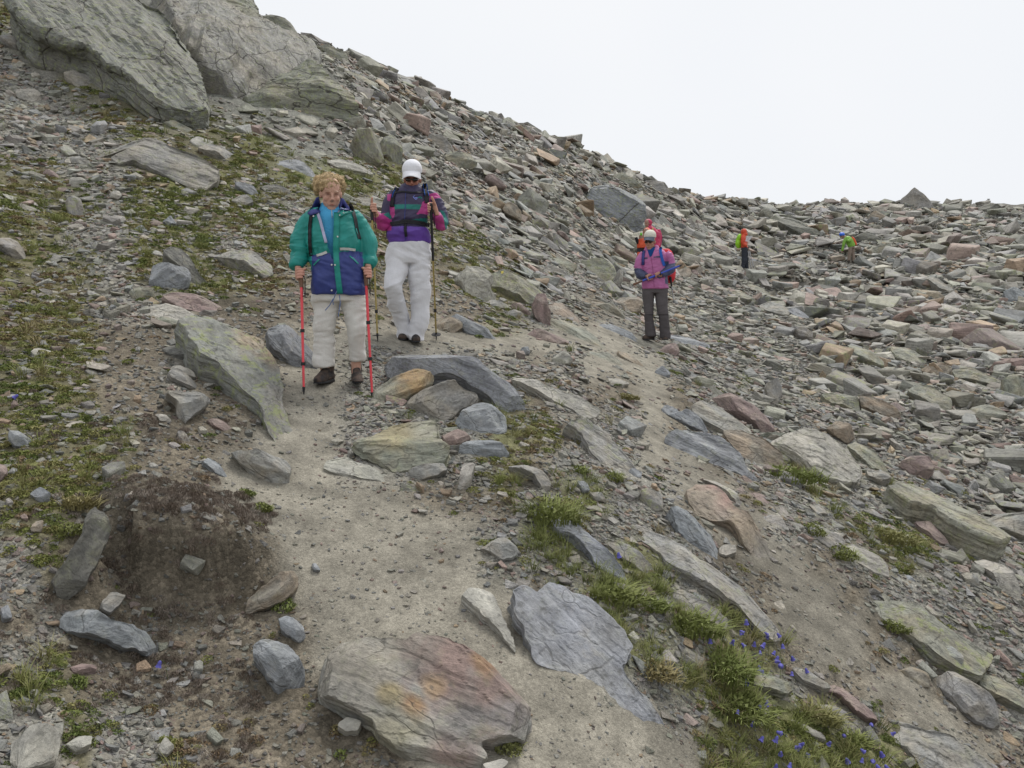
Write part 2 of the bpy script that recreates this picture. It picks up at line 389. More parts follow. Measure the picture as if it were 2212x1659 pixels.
# ---------------------------------------------------------------- the ground: one sheet, finest close to the path
def spaced(parts):
    return np.concatenate([np.linspace(a, b, n, endpoint=False) for a, b, n in parts])
lr = spaced([(math.log(0.4), math.log(1.9), 14), (math.log(1.9), math.log(70), 720), (math.log(70), math.log(418), 26)])
lr = np.append(lr, math.log(418)); D = math.radians
azs = spaced([(-math.pi, D(-48), 40), (D(-48), D(-34), 24), (D(-34), D(34), 400), (D(34), D(48), 24), (D(48), math.pi, 40)])
AA, RR = np.meshgrid(azs, np.exp(lr)); X = (RR*np.sin(AA)).ravel(); Y = (RR*np.cos(AA)).ravel()
B = base_h(X, Y); W = zones(np.stack([X, Y, B], 1)); Z = B + relief(X, Y, W)
na, nr = len(azs), len(lr)
idx = np.arange(na*nr).reshape(nr, na)
a_ = idx[:-1, :]; b_ = np.roll(a_, -1, 1); d_ = idx[1:, :]; c_ = np.roll(d_, -1, 1)
quads = np.stack([a_.ravel(), b_.ravel(), c_.ravel(), d_.ravel()], 1)[:, ::-1]
me = bpy.data.meshes.new("ground")
nv = len(X); center = nv
verts = np.concatenate([np.stack([X, Y, Z], 1), [[0, 0, float(base_h(0.01, 0.0))]]])
tri = np.stack([idx[0, :], np.roll(idx[0, :], -1), np.full(na, center)], 1)
me.vertices.add(len(verts)); me.vertices.foreach_set("co", verts.ravel())
nl = quads.size + tri.size
me.loops.add(nl); me.loops.foreach_set("vertex_index", np.concatenate([quads.ravel(), tri.ravel()]).astype(np.int32))
me.polygons.add(len(quads)+len(tri))
ls = np.concatenate([np.arange(len(quads))*4, len(quads)*4 + np.arange(len(tri))*3]).astype(np.int32)
me.polygons.foreach_set("loop_start", ls)
me.polygons.foreach_set("loop_total", np.concatenate([np.full(len(quads), 4), np.full(len(tri), 3)]).astype(np.int32))
me.update(calc_edges=True); me.validate()
me.polygons.foreach_set("use_smooth", np.ones(len(me.polygons), bool))
#                 P                  D                  S                 T                  V                  G                  K
GC = np.array([[.270,.250,.205], [.172,.148,.112], [.235,.226,.198], [.16,.152,.132], [.158,.145,.09], [.18,.178,.09], [.20,.20,.175]])
GRIT = np.array([0.25, 0.8, 1.0, 1.0, 0.6, 0.7, 0.8])
gc = W@GC
nbig = fbm(X*1.3, Y*1.3, 0, 4, seed=31); nmid = fbm(X*6, Y*6, 0, 4, seed=33)
gc = gc*(1+0.24*nbig+0.38*nmid)[:, None]
moss = np.clip((fbm(X*3.1, Y*3.1, 0, 4, seed=41)-0.05)*5, 0, 1)*(W[:, 4]+0.5*W[:, 5]+0.18*W[:, 2])
gc = gc*(1-moss[:, None]) + moss[:, None]*np.array([.165, .168, .066])
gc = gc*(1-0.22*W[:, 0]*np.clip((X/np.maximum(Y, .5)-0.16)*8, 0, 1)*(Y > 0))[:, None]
brs = bank_rise(X, Y); gc = gc*(1-0.35*np.clip(brs/0.1, 0, 1)*(brs < 0.2))[:, None]
damp = np.clip((fbm(X*1.7, Y*1.7, 0, 3, seed=43)-0.15)*4, 0, 1)*(W[:, 1]*0.55+W[:, 0]*0.3)
gc = gc*(1-0.4*damp[:, None])
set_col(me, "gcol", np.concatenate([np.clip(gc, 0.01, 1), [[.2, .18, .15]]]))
set_f(me, "grit", np.append(W@GRIT, 0.5))
me.materials.append(M_GROUND)
ground = bpy.data.objects.new("ground", me); COL.objects.link(ground); ground["kind"] = "structure"
# ---------------------------------------------------------------- the named rocks: outline of each upper face, surveyed in frames of the photograph
# frame: origin and scale to the 2212 px wide survey plane
FR = {}
def _fr(k, x0, y0, w, dispw): FR[k] = (x0*2212/3648., y0*2212/3648., (w/dispw)*2212/3648.)
_fr('P', 0, 0, 3648, 2212); _fr('A', 0, 0, 1300, 2157); _fr('B', 0, 900, 1300, 2157); _fr('C', 0, 1700, 1300, 2082)
_fr('D', 1100, 1100, 1300, 2157); _fr('E', 1100, 1736, 1300, 2157); _fr('F', 2300, 1736, 1348, 2212); _fr('G', 2300, 1000, 1348, 2212)
_fr('H', 1200, 200, 1300, 2157); _fr('I', 2300, 550, 1348, 2212); _fr('J', 2150, 720, 400, 1207)
def fr(k, x, y):
    x0, y0, s = FR[k]; return x0+x*s, y0+y*s
RC = dict(lb=(.27,.283,.302), g=(.26,.255,.24), bg=(.215,.225,.238), gg=(.245,.248,.205), r=(.235,.178,.162), o=(.285,.232,.172), p=(.36,.345,.30), d=(.135,.135,.12), k=(.20,.205,.185))
# (frame, outline, colour, tilt to valley 0..1, lift, thickness, lichen, name, label)
ROCKS = [
('A',"75,-60 700,-60 940,50 1060,180 1130,300 1150,400 1200,560 1180,650 1000,600 880,530 700,400 560,300 440,240 220,160 100,40",'k',.10,.62,1.25,.8,'overhanging_slab',"huge grey foliated slab overhanging the slope at the upper left corner"),
('A',"930,-60 1490,-60 1560,60 1640,160 1720,230 1850,290 1910,420 2080,620 2110,740 1900,720 1650,690 1480,610 1330,480 1190,430 1150,330 1090,200",'g',.15,.12,1.2,.5,'outcrop_panel',"broad worn base of the bedrock outcrop seen between its panels"),
('A',"960,-60 1490,-60 1560,60 1600,170 1620,290 1480,225 1330,150 1230,135 1130,100 1050,90 960,60",'gg',.3,0.57,1.2,.6,'outcrop_panel',"topmost panel of the bedrock outcrop, cut off by the top of the photo"),
('A',"960,80 1130,110 1250,150 1270,230 1180,250 1100,250 1040,150",'g',.3,0.37,.8,.6,'outcrop_panel',"small bedrock panel just right of the huge overhanging slab"),
('A',"1240,155 1440,225 1490,300 1500,390 1410,370 1320,300 1270,220",'gg',.3,0.32,.8,.5,'outcrop_panel',"narrow bedrock panel above the two dark notches of the outcrop"),
('A',"1150,270 1300,240 1340,320 1420,400 1470,470 1350,470 1220,440 1160,380",'g',.3,0.34,.8,.6,'outcrop_panel',"broad pale bedrock panel left of the dark notches in the outcrop"),
('A',"1490,235 1620,300 1645,400 1550,350 1500,300",'g',.35,0.52,.8,.4,'outcrop_panel',"bedrock block with a dark brown underside in the middle of the outcrop"),
('A',"1640,390 1830,360 1900,430 1980,520 2080,620 2110,700 2080,750 1950,700 1800,700 1650,680 1500,600 1450,520 1550,470",'gg',.4,0.62,1.2,.9,'outcrop_panel',"lowest and widest bedrock panel of the outcrop, speckled with lichen"),
('A',"1640,290 1720,230 1840,290 1870,400 1760,360 1650,370",'g',.35,0.62,.8,.5,'outcrop_panel',"square bedrock block above the wide lichen-speckled panel"),
('A',"1860,160 1950,170 2050,220 2120,310 2110,340 2000,330 1930,270 1870,200",'gg',.6,.8,1.6,.5,'crag',"rounded greenish crag on the skyline at the right end of the outcrop"),
('A',"1560,60 1690,90 1760,150 1870,180 1850,270 1720,220 1620,270",'gg',.5,.5,1.5,.5,'crag',"jagged grey crag on the skyline left of the rounded greenish one"),
('A',"380,425 430,410 560,450 620,480 610,520 480,510 400,470",'g',.4,.15,.4,.3,'rock_slab',"thick striped slab on the slope below the huge overhanging slab"),
('A',"300,360 400,330 470,340 540,390 545,440 430,410 330,390",'g',.4,.10,.4,.2,'boulder',"grey boulder tucked under the lower edge of the huge overhanging slab"),
('A',"95,520 170,500 235,530 240,590 150,590 100,560",'p',.5,.12,.3,.1,'boulder',"pale pinkish boulder on the scree at the upper left edge"),
('A',"570,830 720,790 860,800 1050,870 1200,920 1280,970 1270,1020 1210,1050 1150,1060 1030,1010 900,960 790,920 700,940 670,910 780,870 640,850",'g',.25,.28,.42,.4,'rock_slab',"broad flat grey slab with a dark hollow under its right end, above the mossy turf"),
('A',"960,720 1040,710 1160,770 1170,810 1120,790 990,730",'gg',.3,.10,.2,.3,'rock_slab',"thin green-grey slab in the grass above the broad flat slab"),
('A',"1180,835 1230,815 1400,890 1410,940 1360,930 1220,870",'g',.3,.14,.3,.2,'rock_slab',"long squared block lying right of the broad flat slab"),
('A',"1410,905 1440,880 1480,910 1460,930 1415,930",'d',.5,.08,.2,.1,'stone',"small dark grey stone at the lower end of the long squared block"),
('A',"1470,935 1520,925 1535,970 1480,960",'d',.5,.08,.2,.1,'stone',"small dark cube-like stone right of the dark stone by the squared block"),
('A',"1570,950 1740,925 1850,990 1880,1030 1780,1040 1660,990",'bg',.3,.08,.2,.1,'rock_slab',"smooth blue-grey slab half sunk in turf above the blonde head"),
('A',"1930,940 2010,930 2157,980 2230,1000 2150,1010 1990,970",'p',.3,.10,.2,.2,'rock_slab',"pale flat slab on turf left of the white cap"),
('A',"250,1010 275,970 340,1020 360,1070 300,1050",'r',.5,.1,.2,.0,'stone',"reddish-brown angular stone on the left scree"),
('A',"405,1085 420,1035 480,1040 515,1070 500,1110 430,1100",'p',.5,.1,.2,.0,'stone',"pale blocky stone right of the reddish-brown one on the left scree"),
('A',"400,930 440,905 500,930 540,990 470,985",'g',.5,.1,.2,.1,'stone',"grey three-sided stone left of the broad flat slab"),
('A',"1280,1440 1360,1420 1500,1470 1600,1550 1610,1600 1560,1630 1470,1560 1380,1500",'g',.35,.14,.28,.9,'rock_slab',"lens-shaped grey slab dotted with lichen left of the teal sleeve"),
('A',"975,1450 1020,1430 1070,1450 1140,1540 1180,1600 1240,1650 1200,1690 1130,1640 1080,1560 990,1480",'d',.4,.14,.3,.1,'rock_slab',"curved dark slab leaning behind the light striped block"),
('B',"905,60 960,40 1030,70 1105,75 1128,120 1110,190 1010,215 930,235 885,200 890,130",'bg',.75,.12,.22,.1,'boulder',"light blue-grey block with white streaks perched on top of a pile"),
('A',"0,1380 60,1370 140,1440 150,1500 110,1530 40,1470 -30,1420",'g',.5,.12,.3,.1,'boulder',"smooth grey boulder cut by the left edge of the photo above the turf"),
('A',"385,1190 410,1155 470,1165 500,1250 480,1290 420,1280",'g',.6,.08,.2,1.0,'stone',"upright grey stone spotted with lichen in the left scree"),
('A',"655,1130 700,1115 722,1150 700,1170 650,1155",'p',.6,.06,.15,.0,'stone',"small pale stone below the broad flat slab on the left scree"),
('A',"790,1340 840,1325 872,1360 820,1382",'bg',.5,.06,.12,.0,'stone',"small smooth blue-grey cobble above the light striped block"),
('A',"640,1345 690,1330 702,1362 650,1372",'p',.5,.06,.12,.0,'stone',"small round pale cobble on the left scree, left of the blue-grey cobble"),
('A',"1540,1075 1620,1065 1710,1110 1710,1150 1640,1140 1570,1110",'d',.4,.14,.25,.1,'stone',"dark flat stone jutting from turf left of the blonde head"),
('A',"1390,1070 1500,1090 1530,1130 1490,1140 1400,1100",'bg',.4,.08,.15,.1,'stone',"narrow blue-grey stone in the little pile left of the blonde head"),
('A',"1370,1160 1440,1130 1500,1180 1430,1200",'g',.4,.08,.15,.1,'stone',"lowest flat grey stone of the little pile left of the blonde head"),
('A',"-20,170 60,180 110,230 140,290 80,270 20,230",'g',.5,.25,.5,.2,'boulder',"rounded dark grey boulder at the left edge under the huge slab"),
('A',"960,1290 1010,1270 1042,1310 1000,1325",'bg',.5,.06,.12,.0,'stone',"small oval grey stone in turf above the curved dark slab"),
('B',"765,210 830,190 900,205 920,260 860,275 780,250",'gg',.6,.08,.2,.2,'stone',"dark greenish stone under the left side of the light striped block"),
('B',"960,245 1060,215 1210,215 1310,260 1290,320 1190,330 1080,310 1000,270",'r',.35,.08,.2,.1,'rock_slab',"reddish-grey slab under the light striped block"),
('B',"770,310 900,265 1060,270 1150,310 1200,340 1180,400 1050,400 920,370 820,350",'p',.35,.06,.25,.1,'rock_slab',"pale brownish slab behind the great fractured boulder"),
('B',"920,388 960,365 1060,380 1080,400 1005,408 935,412",'gg',.4,.12,.16,.2,'stone',"small thin leaf-like slab lying on the great fractured boulder"),
('B',"1060,412 1180,350 1310,295 1400,320 1470,400 1560,470 1640,560 1680,660 1700,740 1770,840 1795,955 1690,890 1560,770 1400,660 1310,590 1200,560 1130,500",'k',.07,.27,.45,1.0,'fractured_boulder',"great grey fractured boulder with lichen and a dark slanting face beside the left pole"),
('B',"962,490 1060,414 1130,440 1325,575 1200,600 1050,560",'d',.3,.20,.38,.1,'boulder',"dark broken-off left shoulder of the great fractured boulder"),
('B',"1580,430 1690,400 1760,430 1850,540 1880,620 1870,690 1800,690 1700,620 1600,520",'bg',.45,.16,.32,.1,'boulder',"dark blue-grey rock leaning beside the path behind the left red pole"),
('B',"1010,662 1060,650 1140,680 1160,715 1100,700 1030,680",'p',.35,.08,.10,.0,'stone',"thin pale flake wedged left of the great fractured boulder"),
('B',"990,692 1050,682 1150,725 1190,770 1120,772 1020,725",'g',.35,.05,.10,.0,'stone',"flat grey flake below the thin pale one"),
('B',"980,792 1090,820 1210,820 1258,850 1200,910 1140,960 1080,1020 1050,950 1060,870",'g',.8,.12,.25,.1,'pointed_stone',"pointed angular stone sticking out of the bank left of the path"),
('B',"1050,1040 1100,1060 1130,1108 1070,1115",'g',.6,.04,.1,.0,'stone',"small grey stone in the soil below the pointed angular one"),
('B',"1232,962 1300,980 1390,1030 1395,1060 1330,1050 1252,1010",'r',.5,.05,.12,.0,'stone',"reddish stone in the soil between the pointed stone and the path"),
('B',"920,930 980,950 1022,990 950,985",'p',.5,.05,.1,.0,'stone',"white angular chip left of the pointed angular stone"),
('B',"1365,1165 1560,1168 1690,1210 1712,1260 1702,1370 1600,1350 1480,1290 1420,1220",'g',.72,.10,.3,.1,'wedge_rock',"grey-brown wedge of rock standing at the left border of the path"),
('B',"1205,1230 1240,1200 1310,1240 1362,1300 1280,1288",'bg',.4,.06,.12,.0,'stone',"pale blue-grey stone left of the wedge of rock"),
('B',"50,1040 110,1038 190,1090 180,1140 90,1130 55,1090",'bg',.6,.04,.12,.1,'stone',"half-buried blue-grey stone at the left edge of the mossy slope"),
('C',"170,80 230,50 285,80 270,140 200,120",'bg',.6,.06,.12,.0,'stone',"dark rounded stone beside the grass clump on the left"),
('C',"500,205 545,168 600,220 628,290 610,350 560,460 500,580 420,660 360,710 330,650 300,570 400,440 470,330",'d',.85,.08,.16,.2,'standing_stone',"tall dark slab standing on edge against the dark bank"),
('B',"-30,1230 28,1240 40,1290 -20,1345",'r',.6,.06,.15,.0,'stone',"reddish stone cut by the left edge of the photo"),
('C',"350,790 400,740 480,725 580,770 640,820 760,830 850,880 918,965 890,1000 800,970 700,960 600,910 480,880 400,860 360,830",'bg',.6,.10,.18,.1,'curved_rock',"long curved blue-grey rock lying below the dark bank"),
('C',"590,700 640,645 720,660 700,700 640,765 580,740",'g',.6,.05,.12,.0,'stone',"pale grey stone between the standing slab and the long curved rock"),
('C',"1410,705 1480,640 1600,540 1670,518 1700,560 1690,620 1620,690 1520,730 1410,765",'o',.65,.05,.10,.1,'rock_slab',"sandy brown tongue-shaped slab beside the path edge"),
('C',"1590,800 1650,780 1720,820 1740,880 1710,925 1640,890 1600,850",'bg',.6,.06,.12,.0,'stone',"small pale blue-grey stone between the sandy slab and the bigger blue-grey rock"),
('C',"1455,945 1510,895 1640,930 1690,990 1740,1060 1735,1160 1640,1170 1610,1222 1560,1150 1500,1060 1460,1010",'bg',.65,.07,.20,.1,'rock',"blocky blue-grey rock left of the big rusty boulder"),
('C',"80,1480 200,1400 360,1395 350,1500 320,1590 200,1630 120,1660 85,1580",'p',.5,.05,.12,.0,'rock_slab',"pale split slab in the bottom left corner"),
('C',"380,1500 470,1450 530,1470 520,1520 440,1545",'p',.5,.04,.08,.0,'stone',"yellowish white stone right of the pale split slab"),
('C',"910,1530 950,1465 1000,1520 960,1568 920,1555",'p',.6,.04,.08,.0,'stone',"cream-coloured chip on the dark soil near the bottom edge"),
('C',"1925,1400 1980,1345 2055,1380 2040,1430 1980,1436",'p',.4,.03,.06,.0,'stone',"pale flat stone on the dirt left of the lowest part of the rusty boulder"),
('C',"5,740 50,710 72,790 20,805",'bg',.6,.04,.08,.0,'stone',"small grey stone at the left edge beside the long curved rock"),
('C',"175,272 205,235 245,238 232,300 182,302",'o',.6,.04,.08,.0,'stone',"orange-brown stone on the moss left of the standing slab"),
('C',"400,1075 470,1045 560,1065 550,1120 440,1110",'r',.6,.04,.1,.0,'stone',"dark reddish stone below the long curved rock"),
('C',"1780,480 1802,474 1828,522 1790,522",'bg',.5,.02,.04,.0,'stone',"little blue-grey stone on the dirt right of the sandy brown slab"),
('C',"1450,430 1500,418 1525,450 1510,482 1460,470",'bg',.6,.03,.08,.0,'stone',"round grey cobble stuck in the right end of the dark bank"),
('C',"-10,1070 60,1048 76,1075 -10,1115",'o',.5,.03,.08,.0,'stone',"flat orange stone cut by the left edge of the photo near the bottom"),
('E',"45,1060 60,980 120,880 180,845 300,868 450,900 580,910 640,865 760,890 900,930 1040,1000 1180,1130 1260,1220 1288,1320 1250,1420 1100,1450 1000,1480 1040,1560 1000,1660 760,1700 640,1600 500,1480 350,1340 180,1240 80,1170",'g',.48,.02,.40,.15,'rusty_boulder',"big grey and rusty-red boulder in the path at the bottom of the photo"),
('E',"1245,600 1300,570 1380,620 1450,550 1520,570 1640,630 1760,720 1880,820 1930,900 1890,990 1860,990 1900,1060 2000,1160 2092,1250 2180,1350 2259,1460 2200,1465 2100,1400 2000,1370 1860,1240 1780,1150 1600,1040 1450,1010 1370,960 1310,800 1250,720",'lb',.25,.09,.30,.1,'bedrock_slab',"large blue-grey tongue of bedrock along the right side of the path"),
('E',"905,620 960,580 1060,590 1110,660 1140,750 1190,830 1220,940 1160,870 1080,770 980,690",'p',.1,.02,.10,.0,'bedrock_strip',"whitish strip of worn rock flush with the path dirt"),
('E',"1010,320 1080,290 1180,280 1230,330 1240,370 1200,400 1140,410 1080,360",'g',.5,.05,.15,.0,'rock',"grey ridged rock poking out of the path dirt"),
('E',"1450,170 1510,135 1600,160 1650,230 1720,300 1770,350 1850,430 1885,500 1800,460 1720,420 1650,340 1580,260 1500,240",'bg',.35,.07,.15,.2,'rock_slab',"long blue-grey slab below the big grass tuft at the path edge"),
('E',"1030,1620 1150,1580 1178,1600 1140,1655 1060,1665",'p',.4,.04,.08,.0,'stone',"pale stone at the bottom edge right of the rusty boulder"),
('E',"1890,735 1940,738 1962,758 1912,768",'p',.4,.03,.06,.0,'stone',"small white stone at the upper right of the blue-grey bedrock tongue"),
('E',"1820,540 1900,568 1980,650 1940,640 1850,580",'g',.4,.04,.1,.1,'rock_slab',"narrow grey slab edge between two grass tufts right of the path"),
('D',"460,240 530,190 700,180 840,200 940,260 1020,320 1100,370 1200,430 1270,510 1315,560 1310,612 1200,600 1100,520 1000,440 850,360 700,350 560,340 480,310",'bg',.5,.28,.5,.2,'bedrock_slab',"long dark blue-grey slab in front of the white trousers"),
('D',"385,470 520,380 650,310 740,355 750,380 700,440 600,490 520,540 440,552 400,520",'gg',.6,.20,.24,.2,'rock_plate',"greenish plate leaning at the path edge beside the right red pole"),
('D',"755,370 880,340 990,370 1010,430 1000,500 940,450 880,410 790,430 760,410",'o',.5,.22,.3,.3,'rock',"yellowish brown block wedged behind the grey rocks of the pile"),
('D',"560,545 620,480 720,440 860,415 900,460 990,490 1000,510 960,550 900,570 860,620 810,655 760,630 680,600 580,590",'g',.65,.26,.36,.1,'boulder',"light grey craggy boulder in the middle of the pile beside the path"),
('D',"860,650 920,570 1010,510 1080,540 1150,600 1165,690 1100,735 980,710 900,690",'bg',.6,.18,.30,.1,'boulder',"smooth blue-grey boulder at the right of the pile beside the path"),
('D',"260,770 400,720 520,640 640,620 750,605 760,700 780,770 820,800 810,870 700,890 520,910 400,850 300,800",'gg',.35,.19,.22,.3,'rock_plate',"wide greenish plate lying at the front of the pile beside the path"),
('D',"800,730 870,695 920,705 962,745 900,780 830,810 800,780",'r',.6,.08,.16,.0,'stone',"rust-red and white stone between the wide plate and the smooth boulder"),
('D',"885,850 900,780 980,758 1080,750 1130,780 1180,840 1160,870 1000,865",'bg',.6,.06,.16,.0,'rock',"grey rock in front of the smooth blue-grey boulder"),
('D',"100,900 120,840 230,800 280,860 400,920 510,930 535,990 480,1002 340,980 220,950",'p',.3,.04,.15,.0,'rock_slab',"dusty pale slab sunk in the path in front of the wide plate"),
('D',"580,950 680,910 790,902 812,940 760,980 640,1005 590,990",'g',.65,.05,.14,.0,'stone',"grey lens-shaped stone under the front edge of the wide plate"),
('D',"880,1060 910,900 980,905 970,960 940,1078",'p',.85,.05,.08,.0,'narrow_stone',"narrow pale stone sticking up like a post from the dirt"),
('D',"1190,885 1260,890 1380,940 1430,1010 1420,1070 1375,1040 1340,970 1240,920",'g',.5,.05,.12,.1,'stone',"bent grey stone at the edge of the bank right of the narrow post-like one"),
('D',"1225,355 1280,358 1400,430 1500,480 1620,520 1715,578 1700,610 1640,622 1500,545 1380,465 1280,405",'p',.35,.09,.16,.2,'rock_slab',"long pale slab on the slope below the reddish block"),
('D',"1540,660 1640,650 1760,720 1850,800 1950,900 2050,980 2122,1062 2080,1055 1970,1015 1880,955 1750,875 1680,805 1640,725",'g',.35,.12,.24,.5,'rock_slab',"very long grey slab bordering the second path on its left"),
('D',"1885,950 1920,935 1970,960 1965,1000 1890,985",'bg',.6,.05,.1,.0,'stone',"small square blue-grey stone on the lower half of the very long grey slab"),
('D',"1930,1105 2000,1050 2090,1090 2100,1180 2060,1190 1980,1135",'g',.6,.06,.15,1.0,'rock',"grey rock with a bright lichen patch at the foot of the very long slab"),
('D',"1260,150 1350,110 1450,130 1540,135 1545,180 1480,200 1400,190 1300,165",'r',.5,.16,.28,.1,'block',"purplish-red block at the fork of the two paths"),
('D',"1420,30 1530,50 1650,80 1700,120 1740,190 1790,240 1700,230 1560,190 1450,110",'gg',.2,.05,.2,.1,'paving_slab',"large smooth greenish slab lying in the path left of the pink jacket hiker"),
('D',"1590,230 1720,240 1840,280 1890,340 1800,340 1700,290",'gg',.2,.04,.15,.0,'paving_slab',"worn flat slab in the path just below the large smooth greenish one"),
('D',"1830,240 1900,258 1990,320 1982,345 1900,302 1840,270",'o',.4,.06,.12,.0,'rock_slab',"slim ochre slab lying in the path below the pink jacket hiker"),
('D',"1440,280 1510,235 1560,290 1540,320 1480,335 1440,312",'p',.7,.08,.14,.3,'stone',"pale folded stone below the purplish-red block"),
('D',"1713,100 1790,80 1900,110 1980,180 2005,207 1900,190 1790,140",'bg',.2,.05,.2,.0,'paving_slab',"pale blue-grey slab just left of the pink jacket hiker's boots"),
('J',"520,1625 640,1560 700,1470 760,1460 810,1530 822,1600 760,1650 640,1645",'r',.6,.10,.3,.1,'rock',"brown-grey rock under the pink jacket hiker's boots"),
('D',"745,62 800,30 910,60 915,92 850,135 780,120",'o',.55,.12,.25,.1,'boulder',"brownish boulder behind the right gold pole"),
('D',"845,20 880,10 960,60 1060,110 1118,165 1040,168 930,122 880,72",'bg',.45,.10,.22,.1,'rock_slab',"long blue-grey rock running down to the path right of the brownish boulder"),
('H',"1155,1480 1190,1400 1230,1400 1260,1500 1265,1610 1230,1612 1170,1530",'r',.9,.12,.22,.0,'upright_stone',"rust-brown stone standing upright beside the path fork"),
('D',"1450,352 1490,344 1512,370 1470,376",'g',.4,.03,.06,.0,'stone',"small flat stone below the pale folded stone"),
('D',"1255,228 1300,214 1312,250 1270,266",'bg',.6,.06,.1,.0,'stone',"small blue-grey cube in the turf left of the pale folded stone"),
('D',"1770,402 1840,404 1900,430 1850,446 1790,428",'p',.4,.06,.08,.1,'stone',"pale flat stone on a grassy knob beside the second path"),
('D',"2050,362 2090,330 2142,370 2120,410 2060,396",'bg',.6,.06,.14,.0,'stone',"angular grey stone in the second path below the brown-grey rock"),
('G',"90,740 130,700 170,720 200,770 240,742 300,770 370,850 350,872 270,850 160,800",'bg',.6,.10,.2,.1,'rock',"knobbly blue-grey rock on the right border of the second path"),
('D',"1590,1010 1650,1020 1666,1060 1620,1076",'bg',.5,.04,.1,.0,'stone',"blue-grey stone in the grass left of the very long grey slab"),
('D',"1670,1070 1730,1080 1772,1140 1700,1122",'g',.5,.04,.1,.0,'stone',"grey stone just below the blue-grey one in the grass"),
('H',"720,1270 780,1235 860,1240 920,1280 930,1330 890,1340 960,1390 940,1420 850,1432 770,1390 760,1330",'p',.55,.16,.35,.3,'boulder',"pale knobbly boulder right of the white-capped man's pole"),
('H',"930,1240 1000,1235 1100,1280 1240,1370 1245,1420 1140,1440 1080,1390 1000,1330 920,1285",'gg',.4,.14,.35,1.0,'marked_slab',"lichen-covered slab with a yellow painted trail mark"),
('H',"870,1452 920,1425 1010,1460 1042,1480 980,1490 900,1480",'g',.5,.12,.2,.1,'stone',"flat grey stone below the pale knobbly boulder"),
('H',"1000,1502 1060,1490 1125,1520 1100,1560 1020,1545",'g',.6,.10,.2,.0,'stone',"rounded grey stone left of the upright rust-brown stone"),
('H',"1030,1452 1100,1450 1150,1490 1150,1530 1080,1500",'r',.5,.12,.2,.0,'stone',"reddish flat stone above the rounded grey one"),
('H',"1340,1430 1410,1380 1500,1400 1620,1450 1710,1510 1720,1550 1640,1545 1500,1490 1380,1460",'o',.4,.22,.4,.2,'boulder',"big tan wedge-shaped boulder above the path left of the pink jacket hiker"),
('H',"1250,1450 1330,1450 1440,1540 1430,1570 1300,1520",'o',.2,.05,.2,.0,'rock_slab',"flat pinkish-tan slab at the foot of the big tan boulder"),
('H',"1440,1205 1540,1190 1640,1220 1660,1270 1620,1320 1540,1290 1470,1240",'gg',.4,.25,.5,.9,'rock_slab',"lichen-green slab on the slope left of the pink jacket hiker"),
('H',"1665,1262 1697,1260 1690,1330 1650,1372 1625,1355",'g',.8,.2,.3,.2,'stone',"upright triangular stone beside the pink jacket hiker's elbow"),
('H',"1200,1265 1260,1220 1330,1240 1400,1300 1370,1312 1290,1290 1220,1292",'g',.4,.2,.35,.2,'rock_slab',"grey slab with a shaded underside above the big tan boulder"),
('H',"1240,1185 1330,1180 1425,1232 1400,1262 1300,1222",'gg',.4,.15,.3,.3,'rock_slab',"pale green-grey slab above the shaded grey slab"),
('H',"1230,930 1330,940 1450,970 1560,1010 1640,1060 1610,1082 1480,1062 1340,1022 1260,980",'gg',.25,.35,.6,.5,'rock_slab',"very broad flat slab lying across the mid slope right of the white-capped man"),
('H',"800,1020 880,1015 980,1060 1010,1085 940,1090 850,1062",'g',.4,.2,.4,.3,'rock_slab',"thick grey slab at the right sleeve of the white-capped man"),
('H',"985,892 1020,850 1090,900 1100,970 1050,950 1000,922",'o',.7,.3,.4,.0,'block',"squared rusty-orange block on the mid slope"),
('H',"1100,902 1150,940 1162,972 1105,972",'o',.7,.25,.4,.0,'stone',"smaller tan stone touching the right side of the rusty-orange block"),
('H',"890,682 930,690 1000,760 1000,776 960,762 900,722",'r',.5,.3,.4,.0,'rock_slab',"dark tilted plank-like slab on the mid slope above the orange block"),
('H',"600,682 650,665 760,690 860,740 860,752 760,732 640,722",'r',.35,.25,.5,.1,'rock_slab',"flat brown slab with a dark edge right of the white cap"),
('H',"850,1092 940,1100 1060,1110 1140,1170 1090,1190 960,1162 870,1122",'d',.4,.2,.4,.3,'rock_slab',"row of dark joined slab blocks above the yellow-marked slab"),
('H',"760,1100 880,1148 922,1180 850,1172",'p',.35,.1,.25,.4,'rock_slab',"pale thin slab in the turf above the pale knobbly boulder"),
('J',"880,850 960,710 1010,740 1022,800 960,855",'r',.8,.25,.4,.0,'stone',"upright brown angular stone right of the pink jacket hiker's hip"),
('J',"770,722 930,700 950,760 880,862 780,805",'o',.5,.15,.3,.0,'rock_slab',"peach-coloured slab right behind the pink jacket hiker"),
('J',"1060,730 1130,715 1230,740 1240,800 1150,780",'gg',.4,.2,.35,.2,'rock_slab',"light green-grey block right of the upright brown stone"),
('J',"120,1050 220,980 420,1010 425,1130 330,1180 200,1120",'o',.5,.2,.4,.0,'boulder',"orange-brown boulder left of the pink jacket hiker's knees"),
('J',"20,1040 100,1070 200,1130 265,1200 240,1250 120,1210 20,1140 -60,1060",'gg',.45,.3,.5,.1,'boulder',"bulging greenish boulder left of the orange-brown one"),
('J',"720,1400 900,1390 1050,1460 1160,1510 1130,1562 1000,1530 800,1480 720,1450",'bg',.2,.08,.2,.0,'rock_slab',"smooth pale blue slab on the path right of the pink jacket hiker's boots"),
('J',"480,1020 560,1000 590,1090 560,1150 500,1120",'p',.8,.15,.25,.0,'marked_stone',"stone with a white and red painted mark behind the pink jacket hiker's legs"),
('H',"1520,760 1650,740 1800,760 1840,850 1830,980 1800,1060 1700,1000 1560,920 1480,850",'bg',.55,.9,1.6,.8,'outcrop',"cracked blue-grey outcrop just above the red hooded hiker"),
